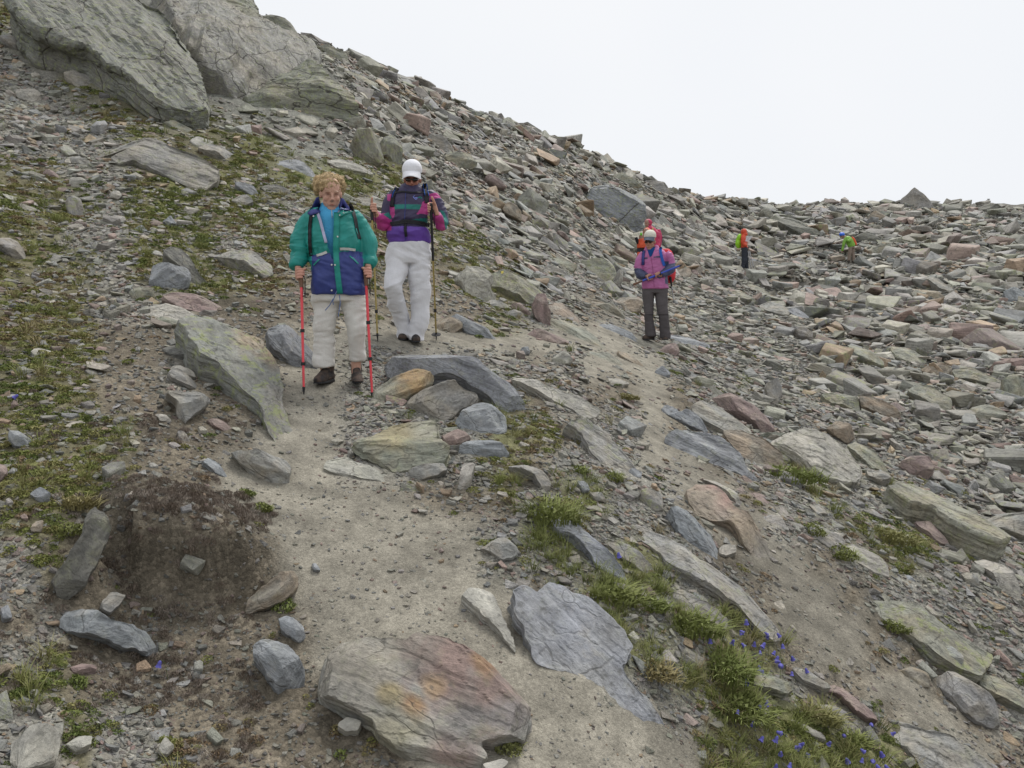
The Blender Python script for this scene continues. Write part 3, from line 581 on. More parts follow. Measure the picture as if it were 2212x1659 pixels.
('H',"1630,680 1700,670 1760,720 1830,800 1850,850 1800,822 1740,762 1640,712",'gg',.6,1.0,1.4,.4,'rock_rib',"dark rib of rock crossing the top of the cracked outcrop"),
('H',"10,90 60,60 140,100 230,150 240,195 150,172 60,152",'gg',.3,.5,.9,.4,'rock_slab',"large smooth slab high on the slope under the skyline"),
('H',"290,222 380,210 460,250 420,272 330,252",'r',.5,.4,.7,.1,'rock_slab',"reddish slab high on the slope right of the large smooth slab"),
('H',"520,500 560,450 640,470 720,520 700,562 600,542",'g',.5,.5,.8,.1,'boulder',"pale grey boulder on the upper slope above the white cap"),
('H',"560,620 640,570 800,560 850,620 760,642 640,642",'gg',.5,.4,.7,.3,'boulder',"green-grey boulder right of the white cap"),
('H',"130,420 220,430 270,500 280,600 230,640 120,620 80,540",'gg',.6,.4,.9,.8,'crag',"crag buttress at the grass band left of the white cap"),
('H',"290,462 350,440 400,520 395,620 300,640 272,560",'gg',.7,.4,.9,.8,'crag',"narrow lichen-green buttress just left of the white cap"),
('H',"400,562 430,525 452,560 430,592",'o',.7,.25,.4,.0,'stone',"small tan cube at the foot of the narrow green buttress"),
('H',"150,792 230,780 330,810 320,832 200,832",'p',.4,.12,.25,.0,'rock_slab',"cream-coloured flat slab between the two nearest hikers' heads"),
('H',"60,852 150,820 300,850 280,880 120,892",'g',.4,.12,.25,.1,'rock_slab',"grey slab behind the white-capped man's raised thumb"),
('I',"785,340 830,318 900,340 960,400 1080,460 1090,476 1000,452 900,442 830,400 790,372",'d',.4,1.1,1.5,.3,'tilted_slab',"large dark tilted slab on the talus between the two distant hikers"),
('I',"1495,262 1530,235 1572,190 1645,250 1682,302 1600,340 1500,330",'g',.9,1.2,1.8,.1,'skyline_boulder',"big pointed boulder standing up on the right skyline"),
('I',"820,432 860,400 885,440 850,452",'p',.8,.4,.6,.0,'block',"pale cube-shaped block under the large dark tilted slab"),
('I',"1220,472 1300,448 1380,480 1370,512 1290,512 1230,492",'d',.5,.6,1.0,.3,'boulder',"dark rounded boulder just right of the green jacket hiker"),
('I',"1310,342 1350,325 1432,360 1422,386 1300,372",'o',.5,.7,1.0,.1,'boulder',"tan block on the talus left of the pointed skyline boulder"),
('I',"970,562 1000,530 1080,540 1112,570 1060,582 990,577",'gg',.5,.4,.7,.2,'boulder',"grey-green slab left of the green jacket hiker"),
('I',"1080,592 1150,575 1172,602 1090,622",'o',.6,.4,.6,.0,'boulder',"tan boulder at the green jacket hiker's feet"),
('I',"600,612 640,600 720,640 782,662 700,667 620,662",'bg',.4,.35,.7,.0,'rock_slab',"smooth blue-grey slab right of the orange-clad hiker's poles"),
('I',"720,612 790,598 852,650 800,662 730,642",'o',.7,.35,.5,.0,'marked_boulder',"boulder with a white, red and white trail mark right of the orange-clad hiker"),
('I',"850,602 910,595 942,612 900,652",'g',.7,.3,.5,.0,'stone',"three-cornered grey stone right of the trail-marked boulder"),
('I',"935,602 980,588 992,622 940,637",'g',.8,.3,.5,.1,'stone',"rounded stone next to the three-cornered grey one"),
('I',"930,692 1010,648 1062,690 1030,722 960,722",'g',.6,.3,.5,.1,'boulder',"light grey pyramid-shaped boulder on the talus below the trail mark"),
('I',"500,792 560,780 650,830 652,862 560,847",'gg',.4,.2,.4,.2,'rock_slab',"pale green-grey slab beside the second path right of the pink jacket hiker"),
('I',"330,792 400,780 480,822 482,852 400,842",'r',.3,.12,.3,.0,'rock_slab',"purple-red flat slab right of the pink jacket hiker"),
('I',"670,852 720,820 800,850 842,900 832,942 740,912 680,882",'g',.35,.35,.6,.1,'block',"thick grey block with a brown front edge on the near talus"),
('I',"830,892 880,880 960,940 905,952",'bg',.4,.2,.4,.0,'rock_slab',"blue-grey slab touching the right end of the thick grey block"),
('I',"870,1012 920,1000 980,1030 972,1062 905,1052",'g',.5,.25,.4,.1,'boulder',"light grey rounded boulder in the gravel below the thick grey block"),
('I',"520,722 600,730 700,780 760,812 640,792 520,752",'gg',.3,.25,.5,.3,'rock_slab',"long moss-grey slab below the orange-clad hiker"),
('I',"330,682 380,668 470,712 500,740 420,722",'g',.35,.2,.4,.1,'rock_slab',"light slab left of the long moss-grey one"),
('I',"1390,832 1440,812 1540,860 1562,892 1480,882 1400,862",'g',.4,.35,.6,.1,'rock_slab',"grey slab on the mid talus straight below the pointed skyline boulder"),
('I',"1620,682 1700,700 1800,770 1812,792 1720,762",'g',.35,.4,.7,.1,'rock_slab',"long grey sloping slab on the right talus"),
('I',"1560,752 1700,770 1752,812 1680,832 1580,792",'o',.4,.45,.8,.3,'boulder',"broad brown slab under the long grey sloping one"),
('I',"2090,802 2150,760 2240,790 2240,880 2140,882",'bg',.5,.35,.7,.0,'boulder',"blue-grey boulder cut by the right edge of the photo on the upper talus"),
('I',"1590,592 1660,600 1682,642 1622,652",'bg',.4,.3,.5,.0,'rock_slab',"pale bluish slab in the middle of the right talus"),
('I',"1755,542 1850,538 1882,570 1790,582",'o',.4,.3,.5,.0,'marked_slab',"tan slab with two small white paint bars on the far right talus"),
('I',"1160,932 1230,922 1312,947 1262,967 1190,957",'r',.4,.25,.4,.0,'rock_slab',"pinkish flat slab on the middle talus"),
('I',"1200,832 1300,800 1382,820 1370,862 1250,852",'g',.4,.3,.5,.2,'rock_slab',"grey flat boulder above the pinkish slab"),
('I',"1310,552 1380,520 1432,520 1422,560 1350,577",'gg',.6,.4,.6,.3,'boulder',"mossy grey boulder below the dark rounded one"),
('I',"1178,290 1255,268 1260,285 1200,297",'d',.8,.6,.9,.0,'skyline_slab',"thin dark slab lying on the skyline left of the pointed boulder"),
('I',"1910,302 2020,270 2122,320 2080,342 1960,330",'d',.5,.8,1.3,.3,'outcrop',"dark layered outcrop under the cairn on the right skyline"),
('I',"85,135 185,98 190,120 203,158 110,162",'gg',.8,.7,1.1,.2,'skyline_rock',"jutting rock on the skyline above the red hooded hiker"),
('I',"0,152 100,150 160,190 130,230 60,242 -10,212",'g',.6,.6,1.0,.2,'boulder',"large pale boulder just below the jutting skyline rock"),
('I',"300,205 340,192 380,190 397,240 340,242",'g',.9,.6,.9,.1,'skyline_rock',"rounded boulder on the skyline where the ridge levels out"),
('I',"20,282 110,250 200,290 190,322 90,312",'gg',.5,.5,.8,.2,'boulder',"long green-grey block below the skyline right of the cracked outcrop"),
('I',"215,402 270,368 322,430 300,462 230,442",'g',.8,.4,.6,.0,'boulder',"sharp three-sided grey boulder left of the orange-clad hiker"),
('I',"285,412 310,398 342,450 320,462",'g',.8,.35,.5,.0,'stone',"slim stone leaning on the sharp three-sided boulder"),
('I',"408,452 470,438 502,480 470,502 418,482",'o',.7,.4,.6,.0,'boulder',"dark brown boulder left of the lime backpack"),
('I',"600,282 660,268 668,290 620,302",'g',.8,.5,.8,.0,'skyline_rock',"small grey rock on the skyline above the orange-clad hiker"),
('G',"275,720 360,695 450,710 560,770 630,820 635,882 560,872 480,842 380,802 300,762",'g',.3,.26,.4,.2,'boulder',"thick grey boulder with a dark gap beneath it beside the second path"),
('G',"150,882 200,858 330,875 440,900 530,960 600,1050 680,1110 742,1192 660,1152 560,1092 420,1042 300,992 200,952 145,922",'bg',.35,.16,.32,.2,'rock_slab',"long smooth blue-grey slab on the right border of the second path"),
('G',"460,872 560,868 700,920 800,980 852,1050 782,1072 660,1042 560,1002 500,922",'o',.4,.14,.32,.1,'boulder',"rounded brown-grey boulder behind the long smooth blue-grey slab"),
('G',"755,892 830,860 920,850 1050,890 1180,950 1275,1040 1270,1090 1200,1122 1060,1102 1000,1062 900,972 830,922",'p',.3,.25,.45,.3,'boulder',"big pale smooth boulder at the lower border of the talus"),
('G',"400,642 480,630 600,690 720,750 762,830 690,852 600,792 520,742 440,692",'r',.5,.2,.4,.1,'boulder',"rust-stained grey boulder behind the thick grey one"),
('G',"700,602 780,560 802,640 772,722 722,702",'g',.8,.2,.35,.0,'rock',"grey upright rock above the rust-stained boulder"),
('G',"1190,362 1250,370 1410,430 1402,452 1310,452 1230,422",'gg',.35,.25,.4,.7,'rock_slab',"mossy-edged flat slab on the mid right talus"),
('G',"1430,352 1520,360 1640,420 1642,452 1550,452 1460,422",'gg',.35,.3,.5,.5,'rock_slab',"thick pale slab with a dark underside right of the mossy-edged one"),
('G',"1540,602 1600,578 1680,600 1780,680 1787,742 1700,722 1620,662",'gg',.4,.3,.5,.4,'boulder',"greenish wedge boulder in the right talus"),
('G',"1255,662 1350,680 1480,740 1502,792 1400,782 1280,722",'o',.55,.18,.3,.0,'rock_slab',"orange-brown grained slab in the middle of the near talus"),
('G',"1040,622 1150,640 1250,670 1262,732 1190,712 1100,682",'gg',.4,.15,.3,1.0,'rock_slab',"lichen-green slab left of the orange-brown grained one"),
('G',"1620,482 1720,470 1802,492 1750,542 1650,522",'o',.5,.25,.4,.2,'boulder',"rounded dark brown slab in the shadowy line of the talus"),
('G',"1800,502 1900,495 2080,540 2082,572 1950,572 1820,542",'gg',.4,.25,.4,.6,'rock_slab',"dark moss-green slab right of the rounded brown one"),
('G',"2085,562 2150,530 2240,590 2230,662 2110,662",'gg',.6,.25,.4,.3,'boulder',"tan-green boulder at the right edge of the photo below the moss-green slab"),
('G',"1800,722 1850,670 1912,690 1880,747 1810,747",'g',.7,.2,.35,.1,'boulder',"round grey boulder right of the greenish wedge"),
('G',"1900,712 2000,700 2130,770 2060,792 1960,792 1900,752",'gg',.45,.25,.4,.2,'boulder',"bulky grey boulder with brown shadow side near the right edge"),
('G',"1060,852 1120,810 1200,830 1222,900 1180,942 1110,902",'o',.8,.18,.3,.0,'boulder',"rusty blocky boulder at the top right of the big pale smooth one"),
('G',"1190,942 1240,920 1340,980 1432,1080 1330,1062 1220,972",'gg',.4,.12,.3,.4,'rock_slab',"flat green-grey slab right of the big pale smooth boulder"),
('G',"1480,1052 1560,1010 1650,1010 1692,1080 1650,1132 1560,1112",'r',.55,.15,.3,.2,'rock_slab',"purplish triangular slab in the lower talus"),
('G',"1430,1192 1560,1180 1700,1250 1850,1330 2000,1400 2120,1480 2085,1500 1900,1442 1780,1382 1680,1312 1560,1292",'gg',.08,.24,.42,.5,'overhanging_slab',"long green-grey slab with a deep black overhang in the lower right talus"),
('G',"1480,1272 1580,1300 1672,1360 1640,1372 1520,1322",'p',.35,.08,.2,.2,'rock_slab',"pale narrow slab left below the black overhang"),
('G',"1990,1352 2100,1310 2250,1320 2250,1450 2080,1402",'g',.35,.25,.4,.2,'boulder',"smooth grey boulder cut by the right edge beside the black overhang"),
('G',"1300,1090 1420,1100 1440,1130 1380,1150 1310,1120",'g',.4,.12,.2,.1,'rock_slab',"small flat slab tip right below the big pale smooth boulder"),
('F',"260,-10 330,-60 420,-50 470,0 520,90 600,130 700,250 780,350 830,430 845,495 800,490 690,430 620,350 560,280 520,200 500,180 400,170 320,130 290,70",'o',.4,.14,.26,.1,'club_shaped_slab',"long pinkish-orange club-shaped slab lying across the second path"),
('G',"350,1122 440,1130 520,1200 560,1270 680,1340 672,1360 600,1342 540,1282 480,1212 420,1152",'p',.35,.09,.2,.6,'rock_slab',"pale slab with lichen edge behind the pinkish club-shaped one"),
('G',"595,1212 660,1220 760,1280 817,1330 720,1312 640,1272",'r',.3,.06,.15,.0,'rock_slab',"smooth purple-pink slab right of the club-shaped one"),
('G',"700,1352 800,1350 827,1420 780,1432 710,1392",'g',.4,.05,.15,.0,'rock_slab',"greyish-pink flat stone below the smooth purple-pink slab"),
('G',"960,1422 1060,1420 1170,1510 1130,1572 1090,1542 1000,1482",'g',.35,.07,.2,.2,'rock_slab',"grey slab between tufts above the pale lichen slab"),
('F',"1140,342 1220,320 1340,370 1410,430 1430,500 1340,482 1250,432 1180,392",'p',.35,.09,.2,.8,'rock_slab',"pale lichen-speckled slab beside the lower second path"),
('F',"1500,512 1550,495 1592,572 1540,562",'bg',.6,.05,.12,.0,'stone',"blue-grey pointed stone at the foot of grass right of the second path"),
('F',"1340,572 1500,600 1640,660 1750,740 1900,820 2070,900 2065,960 1980,1042 1870,1012 1760,962 1690,902 1610,822 1500,722 1400,642",'gg',.25,.22,.45,1.0,'bedrock_slab',"large layered slab with bright yellow-green lichen at the lower right"),
('F',"1700,905 1800,912 1870,980 1860,1022 1780,1062 1720,1012",'g',.7,.12,.25,.4,'block',"grey block under the lower end of the large layered lichen slab"),
('F',"1750,1072 1830,1040 1940,1120 2050,1220 2110,1340 2060,1372 1950,1342 1850,1282 1790,1202 1740,1122",'g',.5,.14,.28,.1,'boulder',"smooth grey boulder with dark flank right of the lower second path"),
('F',"1960,1072 2060,1070 2200,1150 2240,1270 2100,1202 1990,1132",'gg',.3,.10,.25,.3,'rock_slab',"flat greenish slab at the right edge behind the smooth grey boulder"),
('F',"1480,1072 1560,1040 1640,1070 1680,1120 1670,1162 1600,1152 1530,1112",'o',.6,.06,.16,.1,'rock',"ochre-stained rounded rock on the bank of the second path"),
('F',"1420,1312 1460,1280 1560,1320 1660,1390 1760,1400 1900,1470 2050,1560 2180,1660 1900,1720 1700,1680 1600,1542 1480,1422 1425,1362",'g',.3,.14,.32,.2,'boulder',"big pinkish-grey rock in the bottom right corner"),
('F',"1040,1152 1130,1135 1200,1200 1290,1270 1367,1350 1290,1342 1220,1292 1150,1212",'r',.6,.10,.18,.1,'rock_fin',"dark red finned rock at the left border of the lower second path"),
('F',"1010,1252 1100,1260 1200,1312 1150,1322 1050,1292",'g',.35,.04,.12,.1,'rock_slab',"flat grey slab left of the dark red finned rock"),
('F',"600,1062 700,1050 860,1130 892,1152 840,1182 720,1142 640,1102",'gg',.25,.12,.2,.3,'block',"square-ended grey-green block among the bellflowers"),
('F',"860,1042 960,1060 1110,1140 1060,1152 940,1112",'g',.3,.06,.15,.2,'rock_slab',"narrow slab between the square-ended block and the second path"),
('F',"-90,130 0,160 60,200 200,300 330,400 410,430 500,480 600,560 680,650 760,740 812,810 760,825 650,762 560,682 440,602 300,522 180,452 90,332 0,242",'g',.3,.14,.26,.4,'long_slab',"very long narrow grey slab pointing down to the bellflowers"),
('F',"160,110 200,105 330,190 430,240 455,320 440,380 360,350 280,290 220,230",'bg',.4,.10,.22,.1,'striped_slab',"finely layered blue-grey slab between the club-shaped and the very long slab"),
('F',"450,322 540,310 542,352 480,382 440,362",'p',.4,.07,.15,.0,'stone',"pale stone wedged at the lower end of the finely layered slab"),
('F',"150,592 230,580 330,640 440,690 510,732 500,782 440,772 330,732 230,692",'g',.35,.10,.2,.2,'rock_slab',"blocky grey slab below the very long one, ending at the bellflowers"),
('F',"860,1332 960,1380 1040,1432 1082,1472 980,1432 880,1372",'p',.35,.04,.12,.1,'rock_slab',"thin pale slab in the grass near the bottom right bellflowers"),
('F',"1850,502 1900,490 1962,550 1940,592 1880,552",'g',.5,.06,.15,.1,'stone',"small grey stone above the large layered lichen slab"),
('F',"1940,392 2020,380 2110,430 2200,540 2212,642 2120,592 2040,482",'p',.35,.10,.25,.2,'rock_slab',"long pale slab near the right edge above the layered lichen slab"),
('F',"1590,172 1680,180 1760,280 1792,332 1700,292 1620,222",'r',.35,.05,.15,.1,'rock_slab',"dull purplish slab in thin turf below the black overhang"),
('F',"1280,112 1340,120 1412,182 1350,162",'g',.35,.05,.12,.1,'rock_slab',"slim grey slab right of the second path below the talus"),
('F',"960,92 1020,80 1072,140 1000,152",'g',.4,.05,.12,.1,'stone',"rounded grey stone among gravel right of the purple-pink slab"),
('F',"-200,300 -140,290 -60,350 40,420 90,470 60,480 -40,440 -130,380",'g',.3,.05,.15,.7,'rock_slab',"lichen-stained slab left of the very long narrow slab"),
]
PAINT = {   # natural staining: (frame, x, y, radius px on the survey plane, colour)
 'rusty_boulder': [('E',850,1050,95,(.27,.19,.165)),('E',1080,1230,80,(.27,.195,.17)),('E',1040,1040,30,(.32,.20,.12)),('E',730,1170,28,(.38,.27,.17)),('E',610,1290,30,(.24,.14,.07)),('E',480,1230,26,(.27,.22,.12)),('E',500,1440,60,(.28,.26,.19)),('E',860,1560,45,(.27,.205,.18)),('E',100,940,15,(.2,.12,.09)),('E',1180,1360,45,(.24,.22,.21)),('E',930,1390,50,(.19,.18,.17))],
 'club_shaped_slab': [('F',420,20,45,(.27,.175,.15)),('F',640,260,50,(.28,.23,.17)),('F',760,420,60,(.24,.22,.19)),('F',330,100,40,(.28,.24,.19))],
 'fractured_boulder': [('B',1500,470,40,(.28,.22,.15)),('B',1620,600,28,(.28,.21,.14)),('B',1700,880,60,(.21,.20,.18))],
 'rock_plate': [('D',620,420,35,(.33,.22,.11)),('D',500,700,50,(.29,.25,.15)),('D',720,660,40,(.31,.30,.24))],
}
def seg_outline(pts, step, rng, rough):
    out = []
    n = len(pts)
    for i in range(n):
        a = pts[i]; b = pts[(i+1) % n]; L = np.linalg.norm(b-a); m = max(1, int(round(L/step)))
        for j in range(m):
            q = a + (b-a)*(j/m)
            if j: q = q + (rng.rand(2)-0.5)*step*rough
            out.append(q)
    return np.array(out)

ROCK_OBJS = []; ROCK_UV = []; PANELS = []; ROCK_OUT = []
TMPCOL = COL
def eval_remesh(verts, faces, voxel, smooth_iter=0, smooth_f=0.5, adaptivity=0.0):
    me = bpy.data.meshes.new("tmp"); me.from_pydata([tuple(v) for v in verts], [], [tuple(f) for f in faces])
    o = bpy.data.objects.new("tmp", me); COL.objects.link(o)
    r = o.modifiers.new("r", 'REMESH'); r.mode = 'VOXEL'; r.voxel_size = voxel; r.adaptivity = adaptivity
    if smooth_iter:
        s = o.modifiers.new("s", 'SMOOTH'); s.iterations = smooth_iter; s.factor = smooth_f
    dg = bpy.context.evaluated_depsgraph_get(); ev = o.evaluated_get(dg)
    nm = bpy.data.meshes.new_from_object(ev)
    bpy.data.objects.remove(o); bpy.data.meshes.remove(me)
    return nm
def get_co(me):
    a = np.empty(len(me.vertices)*3); me.vertices.foreach_get("co", a); return a.reshape(-1, 3)
def get_no(me):
    a = np.empty(len(me.vertices)*3); me.vertices.foreach_get("normal", a); return a.reshape(-1, 3)
def put_co(me, co):
    me.vertices.foreach_set("co", np.ascontiguousarray(co).ravel()); me.update()

def build_rock(idx, spec):
    frk, pts, colk, tilt, lift, thick, lich, name, label = spec
    rng = np.random.RandomState(idx+7)
    if lift < 0.12: lift = lift*0.8+0.035
    uv = np.array([fr(frk, *map(float, p.split(','))) for p in pts.split()])
    foot = uv[np.argmax(uv[:, 1])]; foot = 0.75*foot + 0.25*uv.mean(0)
    fv = min(foot[1], 1800)
    p0, t0 = hit(foot[0], fv)
    k_ = 0
    while p0 is None: fv += 6; p0, t0 = hit(foot[0], fv)
    if fv > foot[1] + 1: uv[:, 1] += fv-foot[1]+4
    n0 = normal_at(np.array([p0[0]]), np.array([p0[1]]), 0.4 + 0.02*t0)[0]
    HP = [hit(a, min(b, 1850))[0] for a, b in uv]; HP = np.array([h for h in HP if h is not None and np.linalg.norm(h-p0) < 1.2*t0])
    resid = 0.0
    if len(HP) >= 4:
        cc = HP.mean(0); _, sv, vt_ = np.linalg.svd(HP-cc, full_matrices=False); nf = vt_[2]*np.sign(vt_[2][2])
        if nf[2] > 0.35 and sv[1] > 0.12*sv[0]:
            n0 = nf; resid = float(np.clip(((HP-p0)@nf).max(), 0, 0.35*np.ptp(HP, axis=0).max()))
    if name == 'outcrop_panel' and lift < .2: resid = 0.0
    tc = EYE - p0; tc /= np.linalg.norm(tc)
    n = n0*(1-tilt) + tc*tilt; n += 0.10*(rng.rand(3)-0.5); n /= np.linalg.norm(n)
    if n@tc < 0.16: n = n + tc*(0.18-n@tc); n /= np.linalg.norm(n)
    pl = p0 + n0*(lift + resid*(1-tilt)*0.8)
    W3 = []
    for u, v in uv:
        d = ray(u, v); t = ((pl-EYE)@n)/(d@n)
        if t < 0 or t > 2.2*t0: t = 2.2*t0
        W3.append(EYE + min(t, 2.2*t0)*d)
    W3 = np.array(W3); c = W3.mean(0)
    # local frame: z = face normal, x = long axis
    q = W3-c; q = q-np.outer(q@n, n); _, _, vt = np.linalg.svd(q, full_matrices=False); ax = vt[0]; ay = np.cross(n, ax)
    M = np.stack([ax, ay, n], 1)
    L2 = (W3-c)@M; L2 = L2[:, :2]*1.06
    ext = L2.max(0)-L2.min(0); size = float(ext.max())
    px = size/t0*810.0
    area_px = 0
    step = max(size/22, 0.012)
    O = seg_outline(L2, step, rng, 0.55)
    area = 0.5*np.sum(O[:, 0]*np.roll(O[:, 1], -1)-np.roll(O[:, 0], -1)*O[:, 1])
    if area < 0: O = O[::-1]
    thick = max(thick, 0.25*float(ext.min()), lift+resid+0.05) + tilt*0.25*float(ext.min())
    m = len(O)
    shr = 1.0 + 0.03*rng.rand()
    top = np.concatenate([O, np.zeros((m, 1))], 1)
    mid = np.concatenate([O*1.0, np.full((m, 1), -thick*0.5)], 1)
    # undercut towards the foot
    bot = np.concatenate([O*(0.80 if name == 'overhanging_slab' else 1.0 if name in ('fractured_boulder', 'rusty_boulder') else 0.88 if lift > 0.15 else 0.97), np.full((m, 1), -thick)], 1)
    V = np.concatenate([top, mid, bot]); F = [tuple(range(m)), tuple(range(3*m-1, 2*m-1, -1))]
    for a in (0, m):
        for i in range(m):
            j = (i+1) % m; F.append((a+i, a+m+i, a+m+j, a+j))
    vox = max(size/max(14, min(130, px/1.6)), min(ext.min(), thick)/14 if px < 60 else 0, 0.006)
    vox = min(vox, thick/4, ext.min()/5)
    nm = eval_remesh(V, F, vox)
    co = get_co(nm); no = get_no(nm)
    if len(co) == 0:
        nm = bpy.data.meshes.new("x"); nm.from_pydata(V.tolist(), [], F); co = get_co(nm); no = get_no(nm)
    # broken corners: random planar facets
    nt_ = 4 if tilt < 0.45 else 8; sp_ = 0.22 if tilt < 0.45 else 0.55
    for q_ in range(nt_+9):
        if q_ < nt_: d = np.array([rng.randn()*sp_, rng.randn()*sp_, 1.0]); qq = (0.80 if tilt < .45 else 0.89)+0.13*rng.rand()*(1 if tilt < .45 else .75)
        else: d = np.array([rng.randn(), rng.randn(), rng.randn()*0.25]); qq = 0.985+0.013*rng.rand()
        if name == 'overhanging_slab': qq = 0.995
        if name == 'rusty_boulder': qq = 0.97+0.03*rng.rand()
        d /= np.linalg.norm(d); s = co@d; cut = np.quantile(s, qq); over = np.maximum(0, s-cut)
        co = co - np.outer(over, d)
    # layered relief: foliation planes on the flanks, worn terraces on the face
    f = 2.6/max(min(ext.min(), 1.6), 0.12); o = rng.rand(3)*50
    lay = fbm(co[:, 0]*f*0.35+o[0], co[:, 1]*f*0.8+o[1], co[:, 2]*f*5+o[2], 4, seed=idx)
    und = fbm(co[:, 0]*f*0.7+o[1], co[:, 1]*f*1.1+o[2], co[:, 2]*f+o[0], 4, seed=idx+50)
    ter = fbm(co[:, 0]*f*0.38+o[2], co[:, 1]*f*1.5+o[0], 0, 3, seed=idx+90)
    ter = (np.floor(ter*4.2)/4.2 + 0.1*ter)
    crk = np.abs(fbm(co[:, 0]*f*0.5+o[0]+0.4*co[:, 1]*f, co[:, 1]*f*1.6+o[1], co[:, 2]*f*2, 3, seed=idx+120))
    crk = -np.clip(0.07-crk, 0, 1)/0.07
    amp = min(float(ext.min()), thick*2.0, 1.6)
    co = co + no*((0.016*und + 0.042*lay*(1-np.abs(no[:, 2])) + 0.010*crk)*amp)[:, None]
    co[:, 2] += ter*(0.06 if name not in ('rusty_boulder', 'bedrock_slab') else 0.03)*amp*np.clip(no[:, 2], 0, 1)
    if name == 'outcrop_panel':
        led = fbm(co[:, 0]*0.20+idx, co[:, 1]*0.42, 0, 2, seed=17); lf_ = led*5; fr_2 = np.clip((lf_-np.floor(lf_)-0.55)/0.45, 0, 1); co[:, 2] += ((np.floor(lf_)+fr_2*fr_2*(3-2*fr_2))/5*1.0+0.10*fbm(co[:, 0]*2, co[:, 1]*4, 0, 3, seed=18))*np.clip(no[:, 2], 0, 1)*(1.0 if lift < .2 else .5)
    if name == 'overhanging_slab' and lift > .5:
        rib = fbm(co[:, 0]*0.16, co[:, 1]*1.5, co[:, 2]*2.2, 5, seed=3); co = co + no*(np.floor(rib*6)/6*0.16 + 0.12*rib)[:, None]
    put_co(nm, co)
    nm.name = name
    base = np.array(RC[colk])*(0.92+0.16*rng.rand())*(0.98+0.04*rng.rand(3))
    blot = fbm(co[:, 0]*f+9, co[:, 1]*f, co[:, 2]*f, 3, seed=idx+33)
    alt = np.array({'lb': (.30,.30,.295), 'g': (.30,.27,.22), 'bg': (.27,.28,.29), 'gg': (.28,.25,.18), 'r': (.27,.22,.19), 'o': (.25,.235,.20), 'p': (.31,.30,.27), 'd': (.17,.165,.14), 'k': (.24,.23,.2)}[colk])
    w = np.clip(blot*1.6+0.35, 0, 1)[:, None]*0.75
    tint = base*(1-w)+alt*w
    if name in ('outcrop_panel', 'crag') or (name == 'overhanging_slab' and lift > .5): tint = tint*0.80
    wpos = co@M.T + c
    if name in PAINT:
        up, vp, _ = pix(wpos)
        for (k2, x, y, rad, cc) in PAINT[name]:
            cx, cy = fr(k2, x, y)
            dd = np.hypot(up-cx, vp-cy)/rad + 0.5*fbm(co[:, 0]*14, co[:, 1]*14, co[:, 2]*14, 3, seed=5)
            ww = np.clip(1.5-dd*1.1, 0, 0.9)[:, None]; tint = tint*(1-ww)+np.array(cc)*ww
    # dust of the path on low, flat parts close to the walking line
    set_col(nm, "tint", np.clip(tint, 0.02, 0.9))
    nm.materials.append(M_ROCK)
    if False: nm.polygons.foreach_set("use_smooth", np.ones(len(nm.polygons), bool))
    ob = bpy.data.objects.new(name, nm); COL.objects.link(ob)
    R4 = Matrix(((M[0, 0], M[0, 1], M[0, 2], c[0]), (M[1, 0], M[1, 1], M[1, 2], c[1]), (M[2, 0], M[2, 1], M[2, 2], c[2]), (0, 0, 0, 1)))
    ob.matrix_world = R4
    ob["lich"] = float(lich); ob["massive"] = 1.0 if name in ('outcrop_panel', 'overhanging_slab', 'crag', 'outcrop') and size > 1.5 and lift != .42 else 0.0
    cat = 'boulder' if 'boulder' in name else 'crag' if name in ('crag', 'outcrop_panel', 'outcrop', 'rock_rib') else 'slab' if ('slab' in name or 'plate' in name or 'strip' in name) else 'stone' if 'stone' in name else 'rock'
    if name == 'outcrop_panel':
        tag(ob, label); PANELS.append(ob)
    else: tag(ob, label, cat, kind="thing")
    ROCK_OUT.append((W3[:, :2], W3[:, 2].max(), size, t0))
    ROCK_OBJS.append(ob); ROCK_UV.append((uv[:, 0].min(), uv[:, 0].max(), uv[:, 1].min(), uv[:, 1].max(), t0))
    return ob
for i, s in enumerate(ROCKS): build_rock(i, s)
oc = bpy.data.objects.new("rock_outcrop", None); COL.objects.link(oc); oc.location = PANELS[0].matrix_world.translation
tag(oc, "jointed bedrock outcrop of large grey panels right of the huge overhanging slab", "rock outcrop", kind="thing")
bpy.context.view_layer.update()
for p in PANELS: p.parent = oc; p.matrix_parent_inverse = oc.matrix_world.inverted()

# painted trail marks: thin coats of paint lying on the rock they mark
M_WHITE = mat_plain("white_paint", (.78,.78,.76), 0.6); M_RED = mat_plain("red_paint", (.48,.05,.05), 0.6); M_YEL = mat_plain("yellow_paint", (.62,.52,.12), 0.7)
def paint_patch(rock, frk, quad, mat, name="trail_mark", off=0.012):
    me = rock.data; mw = rock.matrix_world; inv = mw.inverted()
    bv = BVHTree.FromPolygons([v.co for v in me.vertices], [tuple(p.vertices) for p in me.polygons])
    q = [np.array(fr(frk, *p)) for p in quad]; N = 6; vs = []; ok = True
    for i in range(N+1):
        for j in range(N+1):
            a, b = i/N, j/N
            uvp = q[0]*(1-a)*(1-b)+q[1]*a*(1-b)+q[2]*a*b+q[3]*(1-a)*b
            d = Vector(ray(uvp[0], uvp[1])).normalized(); o_ = inv @ Vector(EYE); dl = (inv.to_3x3() @ d).normalized()
            h, nn, _, _ = bv.ray_cast(o_, dl)
            if h is None: return None
            vs.append(h - dl*off)
    fs = [(i*(N+1)+j, (i+1)*(N+1)+j, (i+1)*(N+1)+j+1, i*(N+1)+j+1) for i in range(N) for j in range(N)]
    return link_mesh(name, vs, fs, mat, rock)
def rock_by(lbl): return next(o for o in ROCK_OBJS if lbl in o["label"])
r1 = rock_by("yellow painted")
